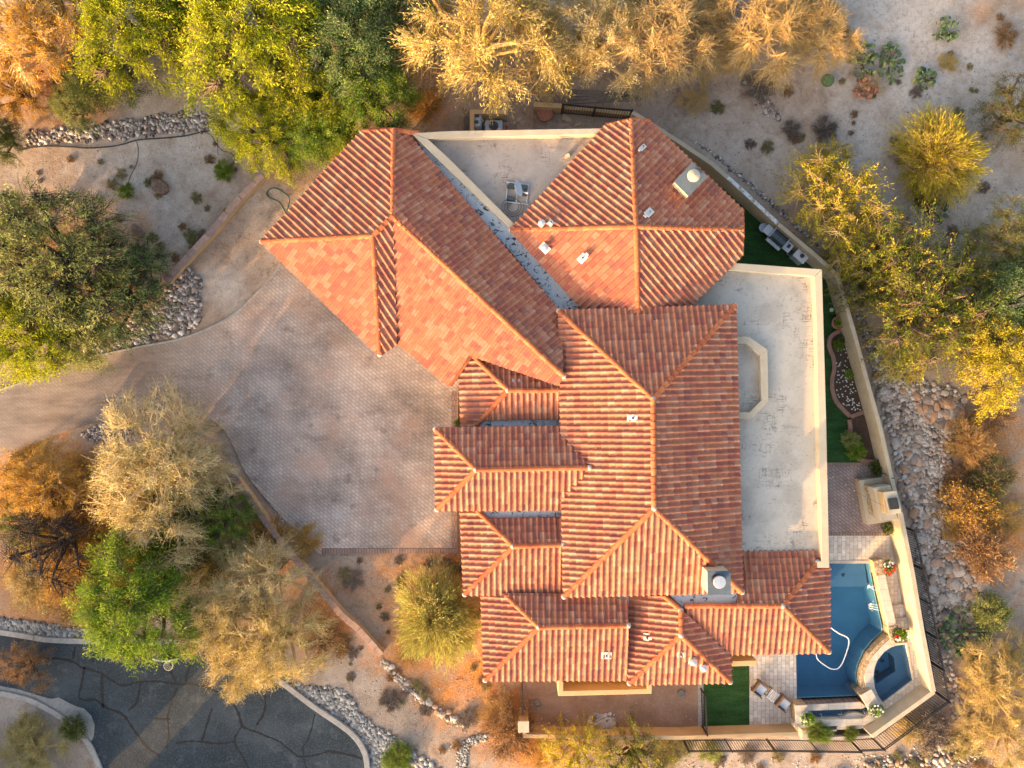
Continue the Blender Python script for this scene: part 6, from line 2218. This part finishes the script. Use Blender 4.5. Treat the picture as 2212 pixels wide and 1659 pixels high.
SH = [
    (935, 1350, 92, 'fountain', 'palo', 'tan', 'round feathery yellow green palo verde in the dry front yard', 1.2),
    (2065, 318, 90, 'fountain', 'gold', 'tan', 'orange gold feathery bush on the pale slope', 1.0),
    (1105, 1625, 68, 'brush', 'rust', 'brown', 'rust brown dry bush outside the side yard corner', 1.2),
    (1250, 1630, 75, 'acacia', 'gold', 'tan', 'tall golden shrub outside the bottom wall', .8),
    (1370, 1640, 80, 'acacia', 'gold_green', 'brown', 'green and gold shrub outside the bottom wall, wider one', .7),
    (2150, 960, 58, 'brush', 'rust', 'tan', 'rust brown brush below the bright yellow tree', 1.2),
    (2095, 1045, 36, 'brush', 'rust', 'brown', 'tan brush at the margin of the pale riprap', 1.1),
    (2150, 1110, 66, 'brush', 'amber', 'brown', 'amber dry brush beside the riprap', 1.2),
    (2180, 1210, 70, 'brush', 'rust', 'brown', 'rust brush at the edge above the cactus', 1.2),
    (2195, 1050, 60, 'brush', 'dark', 'brown', 'dark brush at the edge between two rust ones', 1.3),
    (2180, 1340, 45, 'shrub', 'olive', 'brown', 'olive shrub right of the big prickly pear', 1.0),
    (2165, 1490, 100, 'straw_b', 'straw', 'tan', 'straw bush in the bottom corner beyond the spa', .6),
    (2190, 1600, 80, 'straw_b', 'pale_straw', 'tan', 'pale straw bush at the very bottom corner', .6),
    (2105, 1560, 60, 'straw_b', 'pale_straw', 'tan', 'sparse pale straw bush between cactus slope and corner', .5),
    (2050, 1610, 50, 'brush', 'grey_twig', 'dark', 'grey dead looking brush outside the corner fence', 1.0),
    (1990, 1600, 35, 'brush', 'pale_straw', 'tan', 'small straw brush under the diagonal fence', 1.0),
    (100, 1240, 95, 'brush', 'amber', 'tan', 'amber brush under the black limbed tree', .9),
    (110, 1300, 75, 'brush', 'rust', 'tan', 'rust brush between amber clumps above the cobbles', .8),
    (190, 1230, 70, 'brush', 'amber', 'tan', 'amber brush hugging the bright green street tree', .9),
    (30, 1110, 70, 'brush', 'amber', 'brown', 'amber brush at the edge under the olive tree', 1.0),
    (140, 1050, 70, 'brush', 'amber', 'tan', 'amber undergrowth between the thin amber tree and the straw ones', 1.0),
    (300, 1170, 60, 'brush', 'amber', 'brown', 'amber undergrowth at the foot of the straw trees', .8),
    (560, 1190, 60, 'brush', 'amber', 'brown', 'amber brush under the grey straw tree, by the wall', .7),
    (690, 1400, 55, 'brush', 'rust', 'brown', 'rust brush on the bank between wall and street trees', .6),
    (120, 160, 60, 'brush', 'rust', 'brown', 'rust brush under the amber corner trees', .9),
    (2078, 1150, 30, 'brush', 'amber', 'tan', 'amber brush reaching over the riprap', .8),
    (2190, 890, 55, 'brush', 'rust', 'brown', 'rust brush at the edge under the bright yellow tree', 1.0),
    (2110, 1440, 50, 'straw_b', 'straw', 'tan', 'straw bush just below the big prickly pear', .6),
    (2195, 1420, 60, 'straw_b', 'straw', 'tan', 'straw bush at the edge below the olive shrub', .6),
    (25, 1290, 65, 'brush', 'pale_straw', 'tan', 'pale brush at the edge above the street cobbles', .9),
    (170, 1330, 65, 'brush', 'amber', 'tan', 'amber brush right above the street cobbles', .9),
    (30, 1190, 60, 'brush', 'gold', 'tan', 'golden brush left of the black limbed tree', 1.0),
    (180, 1120, 60, 'brush', 'amber', 'brown', 'amber undergrowth between the straw and olive trees', 1.0),
    (420, 1240, 60, 'brush', 'olive', 'brown', 'olive undergrowth between the green and straw trees', 1.0),
    (50, 1440, 62, 'straw_b', 'rust', 'brown', 'rusty brown small tree standing over the street kerb', .8),
    (60, 1630, 80, 'straw_b', 'olive', 'tan', 'olive straw bush on the kerbed island', .5),
    (25, 1600, 45, 'brush', 'pale_straw', 'tan', 'thin pale brush on the kerbed island', .8),
    (128, 1598, 30, 'shrub', 'dark', 'brown', 'round dark green bush on the kerbed island', 1.2),
    (468, 358, 24, 'shrub', 'green', 'brown', 'bright green bush ringed by a drip line on the bank', 1.0),
    (258, 407, 19, 'shrub', 'green', 'brown', 'small green bush at the end of the thin drip line', .9),
    (450, 118, 32, 'shrub', 'dark', 'brown', 'dark spiky shrub at the head of the rock ring', .8),
    (1720, 272, 24, 'brush', 'grey_twig', 'dark', 'dark bare tuft on the slope above the golden acacia', .8),
    (1798, 268, 34, 'brush', 'grey_twig', 'dark', 'dark brown bare shrub beside the golden acacia', .8),
    (1890, 180, 30, 'dead', 'grey_twig', 'tan', 'orange branched bare shrub below the prickly pears', .6),
    (2018, 410, 36, 'brush', 'dark', 'brown', 'dark low bush under the orange gold one', .8),
    (2060, 125, 24, 'brush', 'straw', 'tan', 'small straw tuft on the pale open ground', .6),
    (2195, 60, 30, 'brush', 'rust', 'brown', 'rust twigs at the top edge of the pale ground', .8),
    (1830, 50, 30, 'brush', 'grey_twig', 'brown', 'grey brush beside the top prickly pear', .9),
    (1845, 960 - 8, 22, 'shrub', 'olive', 'brown', 'leafy shrub in the small bed, upper one', .8),
    (1858, 978, 22, 'shrub', 'green', 'brown', 'leafy shrub in the small bed, lower one', .8),
    (1815, 745, 14, 'shrub', 'green', 'brown', 'little green plant in the middle of the mulch bed', .6),
    (1836, 808, 12, 'shrub', 'green', 'brown', 'little green plant against the wall in the mulch bed', .6),
    (1822, 732, 12, 'shrub', 'dark', 'brown', 'dark little plant at the top of the mulch bed', .6),
    (1772, 1585, 26, 'fountain', 'green', 'brown', 'larger feathery green plant in the stone planter', 1.0),
    (1838, 1584, 17, 'fountain', 'green', 'brown', 'smaller feathery green plant in the stone planter', .9),
    (988, 915, 10, 'shrub', 'green', 'brown', 'tiny green weed at the corner between drive and house', .8),
    (840, 1520, 26, 'brush', 'grey_twig', 'dark', 'black dead looking tuft on the slope above the cobbles', .5),
    (1010, 1560, 26, 'brush', 'grey_twig', 'dark', 'dark tuft beside the cobble ring', .5),
    (855, 1650, 34, 'fountain', 'green', 'brown', 'green grass clump at the bottom edge of the cobbles', .6),
    (905, 1390, 40, 'brush', 'dark', 'brown', 'dark twiggy growth at the foot of the feathery palo verde', .4),
    (760, 1255, 26, 'brush', 'grey_twig', 'brown', 'dry tuft on bare soil below the drive corner', .3),
    (1650, 175, 40, 'brush', 'grey_twig', 'brown', 'thin grey brush on the slope below the bare trees', .5),
    (1500, 215, 35, 'twiggy', 'pale_straw', 'tan', 'small bare shrub above the end of the iron fence', .6),
    (910, 215, 40, 'brush', 'amber', 'brown', 'orange brush between green tree and palo verde', .8),
    (1620, 1640, 22, 'brush', 'grey_twig', 'brown', 'sparse dry tuft below the bottom fence', .5),
    (1540, 1635, 26, 'shrub', 'olive', 'brown', 'low olive shrub below the start of the bottom fence', .6),
]
for (u, v, r, k, lf, bk, lab, sz) in SH:
    plant(u, v, r, k, lf, bk, lab, 'shrub', hz=.1 if 1800 < u < 1870 and 700 < v < 990 else .3 if 1760 < u < 1850 and 1570 < v < 1600 else None, sz=sz)


# prickly pears and a barrel cactus
def prickly(u, v, r, n, label, mat='pad', seed=1, wide=1.0):
    g = random.Random(seed)
    p = G(u, v, .3)
    o = thing('prickly_pear', label, 'cactus', (p.x, p.y, float(terrain_z(p.x, p.y))))
    R = r * MPP
    mb = MB()
    for k in range(n):
        a, q = g.uniform(0, 6.28), math.sqrt(g.random())
        c = Vector((q * R * math.cos(a), q * R * math.sin(a) * wide, g.uniform(.1, .7) * (1.1 - .6 * q)))
        m = Matrix.Rotation(g.uniform(0, 6.28), 3, 'Z') @ Matrix.Rotation(g.uniform(.3, 1.35), 3, 'X')
        s = g.uniform(.11, .17)
        vs, fs = [], []
        for j in range(5):
            ph = -1.25 + 2.5 * j / 4
            for i in range(10):
                t2 = 2 * math.pi * i / 10
                vs.append(c + m @ Vector((s * .72 * math.cos(ph) * math.cos(t2), s * .2 * math.cos(ph) * math.sin(t2), s * math.sin(ph) * 1.05)))
        for j in range(4):
            for i in range(10):
                i2 = (i + 1) % 10
                fs.append((j * 10 + i, j * 10 + i2, (j + 1) * 10 + i2, (j + 1) * 10 + i))
        fs += [tuple(range(9, -1, -1)), tuple(range(40, 50))]
        mb.add(vs, fs, g.random())
    mb.build('pads', M[mat], o, 'all')
    mb = MB()
    for k in range(max(3, n // 12)):
        a = g.uniform(0, 6.28)
        mb.tube([(0, 0, -.1), (R * .6 * math.cos(a), R * .6 * math.sin(a) * wide, .3)], .06, .04, 6)
    mb.build('woody_stems', BARK['brown'], o)
    return o


prickly(2092, 1368, 58, 150, 'large prickly pear spreading outside the pool fence', seed=1)
prickly(1928, 135, 26, 60, 'upright column of prickly pear pads by the bare tree', seed=2, wide=1.7)
prickly(2000, 165, 24, 45, 'prickly pear with yellow green pads on the pale slope', seed=3)
prickly(2046, 62, 26, 45, 'sprawling prickly pear near the top of the pale slope', seed=4)
prickly(1955, 322, 14, 18, 'small prickly pear above the gold tipped acacia', seed=5)
prickly(2028, 455, 26, 34, 'low prickly pear behind the widest acacia', seed=6)
prickly(1868, 130, 30, 70, 'dense dark prickly pear left of the open pale ground', seed=7, wide=1.4)
prickly(1872, 190, 24, 46, 'red orange cholla like cactus on the slope', 'pad_red', seed=8)
o = thing('barrel_cactus', 'grey green barrel cactus on the bare slope above the golden acacia', 'cactus', G(1783, 178, -.1))
mb = MB()
for k in range(40):
    pass
prof = [(.10, 0), (.26, .08), (.33, .24), (.31, .40), (.20, .50), (.06, .53), (0, .52)]
vs, fs = [], []
N = 36
for (rr, z) in prof:
    for k in range(N):
        q = rr * (1 + (.07 if k % 2 else -.07))
        vs.append((q * math.cos(6.2832 * k / N), q * math.sin(6.2832 * k / N), z))
for j in range(len(prof) - 1):
    for k in range(N):
        fs.append((j * N + k, j * N + (k + 1) % N, (j + 1) * N + (k + 1) % N, (j + 1) * N + k))
mb.add(vs, fs, .4)
mb.build('ribbed_body', M['pad'], o)


# ------------------------------------------------------------------ rocks
def rock_mesh(name, seed, mat, flat=.6, sub=1, rough=.22):
    bm = bmesh.new()
    bmesh.ops.create_icosphere(bm, subdivisions=sub, radius=1)
    g = random.Random(seed)
    axes = [Vector((g.gauss(0, 1), g.gauss(0, 1), g.gauss(0, 1))).normalized() for _ in range(7)]
    cut = [g.uniform(.62, .95) for _ in axes]
    for v in bm.verts:
        for a, c in zip(axes, cut):
            d = v.co.dot(a)
            if d > c:
                v.co -= a * (d - c)
        v.co *= 1 + g.uniform(-rough, rough) * .35
        v.co.x *= 1.15
        v.co.z *= flat
    lay = bm.faces.layers.float.new('tint')
    tint = g.random()
    for f in bm.faces:
        f[lay] = tint
    me = bpy.data.meshes.new(name)
    bm.to_mesh(me)
    bm.free()
    me.materials.append(M[mat])
    return me


def icos():
    bm = bmesh.new()
    bmesh.ops.create_icosphere(bm, subdivisions=1, radius=1)
    v = np.array([x.co for x in bm.verts])
    f = np.array([[x.index for x in q.verts] for q in bm.faces])
    bm.free()
    return v, f


def pebble_mass(name, pts, sizes, mat, seed, flat=.6, zfun=None):
    """many small stones in one mesh"""
    g = np.random.default_rng(seed)
    bv, bf = icos()
    n = len(pts)
    nv = len(bv)
    st = g.uniform(.7, 1.3, (n, 1, 3)) * np.array([1.1, 1, flat])
    noise = 1 + g.normal(0, .10, (n, nv, 1))
    V = bv[None] * noise * st * np.asarray(sizes)[:, None, None]
    a = g.uniform(0, 6.28, n)
    ca, sa = np.cos(a)[:, None], np.sin(a)[:, None]
    x, y = V[:, :, 0] * ca - V[:, :, 1] * sa, V[:, :, 0] * sa + V[:, :, 1] * ca
    z0 = (terrain_z(pts[:, 0], pts[:, 1]) if zfun is None else zfun)
    z0 = np.asarray(z0) * np.ones(n)
    V = np.stack([x + pts[:, 0:1], y + pts[:, 1:2], V[:, :, 2] + z0[:, None] + np.asarray(sizes)[:, None] * flat * .35], 2).reshape(-1, 3)
    F = (bf[None] + (np.arange(n) * nv)[:, None, None]).reshape(-1, 3)
    me = bpy.data.meshes.new(name)
    me.vertices.add(len(V))
    me.vertices.foreach_set('co', V.astype(np.float32).ravel())
    me.loops.add(len(F) * 3)
    me.loops.foreach_set('vertex_index', F.astype(np.int32).ravel())
    me.polygons.add(len(F))
    me.polygons.foreach_set('loop_start', np.arange(0, len(F) * 3, 3, dtype=np.int32))
    at = me.attributes.new('tint', 'FLOAT', 'FACE')
    at.data.foreach_set('value', np.repeat(g.random(n), len(bf)).astype(np.float32))
    me.update()
    me.materials.append(M[mat])
    return me


def scatter(poly_px, n, seed, edge=0.0):
    P = gp(poly_px)
    g = np.random.default_rng(seed)
    xs_, ys_ = [p[0] for p in P], [p[1] for p in P]
    out = []
    while sum(len(o) for o in out) < n:
        q = np.stack([g.uniform(min(xs_), max(xs_), 4 * n), g.uniform(min(ys_), max(ys_), 4 * n)], 1)
        k = inside(P, q[:, 0], q[:, 1])
        if edge:
            d = seg_dist(P, q[:, 0], q[:, 1])
            k &= g.random(len(q)) < np.clip(d / edge, .12, 1)
        out.append(q[k])
    return np.concatenate(out)[:n]


def stuff(o, label, cat):
    o['kind'] = 'stuff'
    o['label'] = label
    o['category'] = cat
    return o


for i, (nm, poly, n, (s0, s1), mt, lab, ed) in enumerate(STONES):
    pts = scatter(poly, n, 40 + i, ed)
    g = np.random.default_rng(80 + i)
    sz = s0 + (s1 - s0) * g.random(n) ** 2.2
    stuff(link(nm, pebble_mass(nm, pts, sz, mt, 60 + i, zfun=0.0 if 'side yard' in lab else None)), lab, 'stones')

RPROTO = {m: [rock_mesh('rock', 200 + k, m, .62, 1 if m == 'white_rock' else 2, .5 if m == 'white_rock' else .22) for k in range(8)] for m in ('rock', 'river_rock', 'dark_rock', 'white_rock', 'boulder')}


def loose_rocks(poly, n, s0, s1, mt, label, group, seed, name='rock', edge=.3, z=None, flatz=1.0):
    pts = scatter(poly, n, seed, edge)
    g = random.Random(seed)
    for (x, y) in pts:
        s = s0 + (s1 - s0) * g.random() ** 1.8
        o = bpy.data.objects.new(name, g.choice(RPROTO[mt]))
        COL.objects.link(o)
        o.location = (x, y, (float(terrain_z(x, y)) if z is None else z) + s * .22)
        o.rotation_euler = (g.uniform(-.3, .3), g.uniform(-.3, .3), g.uniform(0, 6.28))
        o.scale = (s, s * g.uniform(.7, 1.0), s * flatz)
        tag(o, label, 'rock', group)


loose_rocks([(1990, 850), (2060, 835), (2092, 880), (2065, 920), (2020, 925), (1985, 890)], 46, .20, .46, 'rock', 'large pale boulder in the heap below the gold tipped acacias', 'boulders heaped below the acacias', 301)
loose_rocks([(2040, 1190), (2100, 1180), (2140, 1250), (2115, 1330), (2060, 1320)], 52, .18, .42, 'rock', 'tan boulder in the heap above the big prickly pear', 'boulders heaped above the prickly pear', 302)
loose_rocks(RIP, 84, .18, .34, 'rock', 'broken grey tan stone in the riprap outside the pool wall', 'larger stones of the riprap', 303)
loose_rocks([(2050, 1400), (2075, 1500), (2100, 1560), (2065, 1565), (2048, 1500)], 14, .12, .24, 'rock', 'tan stone beside the fence corner near the spa', 'stones by the fence corner', 304)
loose_rocks([(1870, 1640), (1950, 1630), (2060, 1585), (2110, 1550), (2110, 1659), (1860, 1680)], 26, .12, .28, 'rock', 'tan stone on the slope below the corner fence', 'stones below the corner fence', 305)
loose_rocks([(330, 660), (405, 580), (435, 640), (420, 705), (340, 730), (250, 755)], 30, .10, .17, 'dark_rock', 'dark stone in the pile beside the top of the drive', 'larger stones of the drive pile', 306)
loose_rocks([(830, 1420), (905, 1490), (960, 1530), (1000, 1560), (940, 1548), (870, 1490)], 26, .13, .24, 'rock', 'pale sunlit stone edging the dry front yard', 'stones edging the front yard', 307, edge=.05)
loose_rocks([(1265, 1548), (1290, 1538), (1325, 1542), (1332, 1562), (1310, 1572), (1272, 1572)], 75, .05, .15, 'white_rock', 'broken white concrete chunk in the rubble pile against the wall', 'chunks of the white rubble pile', 308, 'concrete_chunk', .1, .02, .7)
for k, (u, v, s, lab) in enumerate(((1297, 1562, .34, 'largest white slab on top of the rubble pile'), (1316, 1560, .26, 'flat square white slab lying right of the largest one'))):
    mb = MB()
    mb.box((0, 0, 0), (s * 2, s * 1.6, .12), .2 + k * .3)
    o = bevel(mb.build('concrete_slab', M['white_rock']), .03)
    o.location = G(u, v, 0) + Vector((0, 0, .30 if k == 0 else .24))
    o.rotation_euler = (.15, -.1, .3)
    tag(o, lab, 'concrete slab')
for (u, v, s, m, lab) in ((345, 404, .52, 'boulder', 'pointed brown boulder in the middle of the garden bank'), (298, 502, .50, 'boulder', 'reddish brown boulder near the grey green mesquite'),
                          (1160, 1518, .24, 'river_rock', 'round grey stone at the gate end of the side yard'), (1470, 1496, .24, 'river_rock', 'dark grey stone near the dog run fence'),
                          (1220, 1553, .16, 'river_rock', 'small round stone in the middle of the side yard'), (2176, 122, .16, 'white_rock', 'lone round white stone on the pale open ground')):
    o = bpy.data.objects.new('boulder' if m == 'boulder' else 'rock', RPROTO[m][3 if u < 320 else 5])
    COL.objects.link(o)
    p = G(u, v, 0)
    o.location = (p.x, p.y, (float(terrain_z(p.x, p.y)) if m == 'boulder' else 0) + s * .25)
    o.rotation_euler = (.2, -.15, 1.1 if u > 320 else .3)
    o.scale = (s * .7, s, s * 1.1)
    tag(o, lab, 'rock')


# dry scrub tufts dotted over the open ground
gs = random.Random(21)
REG = (('tiny dry tuft on the pale eastern slope', 'tufts on the eastern slope', [(1480, 130), (2210, 20), (2210, 620), (2060, 560), (1960, 380), (1700, 330), (1560, 300)], 45),
       ('tiny dry tuft on the garden bank', 'tufts on the garden bank', [(40, 340), (460, 300), (560, 380), (420, 540), (330, 580), (230, 470), (60, 400)], 26),
       ('tiny dry tuft on the tan slope beside the street', 'tufts on the street slope', [(680, 1320), (830, 1430), (1050, 1590), (960, 1640), (860, 1560), (700, 1440)], 22),
       ('tiny dry tuft in the dry front yard', 'tufts in the front yard', [(710, 1215), (980, 1205), (1030, 1300), (1050, 1480), (1110, 1560), (980, 1500), (860, 1400), (740, 1270)], 30),
       ('tiny dry tuft below the bottom fence', 'tufts below the bottom fence', [(1420, 1640), (1850, 1640), (2060, 1580), (2200, 1680), (1420, 1690)], 26))
for k, (lab, grp, poly, n) in enumerate(REG):
    for (x, y) in scatter(poly, n, 500 + k):
        u, v = x / MPP + 1105.5, -y / MPP + 829.5
        plant(u, v, gs.uniform(5, 17), 'brush', gs.choice(('grey_twig', 'rust', 'pale_straw', 'olive')), 'brown', lab, 'shrub', name='dry_tuft', hz=float(terrain_z(x, y)), sz=.6, group=grp)

# ------------------------------------------------------------------ unseen blocks added to shade the street and leave its sun strip
def street_frame(c, a):
    '''map units from a position across (c) and along (a) the sun's path'''
    return (0.742 * c + 0.67 * a, 0.67 * c - 0.742 * a)


def add_shade_block(label, c0, c1, a0, a1, h):
    o = thing('shade_block', label, 'house', G(*street_frame((c0 + c1) / 2, (a0 + a1) / 2), 0))
    P = [street_frame(c0, a0), street_frame(c1, a0), street_frame(c1, a1), street_frame(c0, a1)]
    mb = MB()
    mb.prism(gp(P), -.3, h)
    child_at(mb.build('wall', M['stucco']), o)
    mb = MB()
    band(mb, gp(P + [P[0]]), .3, h, h + .25)
    child_at(mb.build('parapet', M['parapet']), o)


add_shade_block('unseen tall block added to shade the street left of the sun strip', 1040, 1282, -1327 - 420, -1327, 4.3)
add_shade_block('unseen low block added to shade the far left of the street', 420, 1038, -1327 - 420, -1327, 2.5)
add_shade_block('unseen tall block added to shade the street right of the sun strip', 1352, 1710, -1327 - 520, -1327, 4.8)

# ------------------------------------------------------------------ light and camera
SUN_EL = rad(13.0)
AZ = Vector((-0.67, -0.742, 0)).normalized()
sd = Vector((AZ.x * math.cos(SUN_EL), AZ.y * math.cos(SUN_EL), math.sin(SUN_EL)))
sl = bpy.data.lights.new('sun', 'SUN')
sl.energy = 2.1
sl.angle = rad(0.5)
sl.color = (1.0, 0.56, 0.22)
so = bpy.data.objects.new('sun', sl)
COL.objects.link(so)
so.rotation_euler = sd.to_track_quat('Z', 'Y').to_euler()
so.location = (0, 0, 60)
w = bpy.data.worlds.new('World')
S.world = w
w.use_nodes = True
nt = w.node_tree
sky = nt.nodes.new('ShaderNodeTexSky')
sky.sky_type = 'NISHITA'
sky.sun_disc = False
sky.sun_elevation = SUN_EL
sky.sun_rotation = math.atan2(sd.x, sd.y)
sky.dust_density = 4.0
sky.ozone_density = 0.3
sky.air_density = 0.8
bg = nt.nodes['Background']
bg.inputs['Strength'].default_value = 0.15
wm = nt.nodes.new('ShaderNodeMix')
wm.data_type = 'RGBA'
wm.blend_type = 'MULTIPLY'
wm.inputs[0].default_value = 1.0
wm.inputs[7].default_value = (1.0, 0.945, 0.865, 1)     # warm tint over the sky, keeps the shade from turning blue
nt.links.new(sky.outputs[0], wm.inputs[6])
nt.links.new(wm.outputs[2], bg.inputs['Color'])
cam = bpy.data.cameras.new('camera')
cam.sensor_fit = 'HORIZONTAL'
cam.angle = FOV
cam.clip_end = 2000
co = bpy.data.objects.new('camera', cam)
COL.objects.link(co)
co.location = (0, 0, CAM_H)
S.camera = co
S.view_settings.view_transform = 'Standard'
S.view_settings.look = 'None'
S.view_settings.exposure = 2.12
S.view_settings.gamma = 1.0
S.cycles.max_bounces = 6
S.cycles.transparent_max_bounces = 12
S.cycles.use_denoising = True
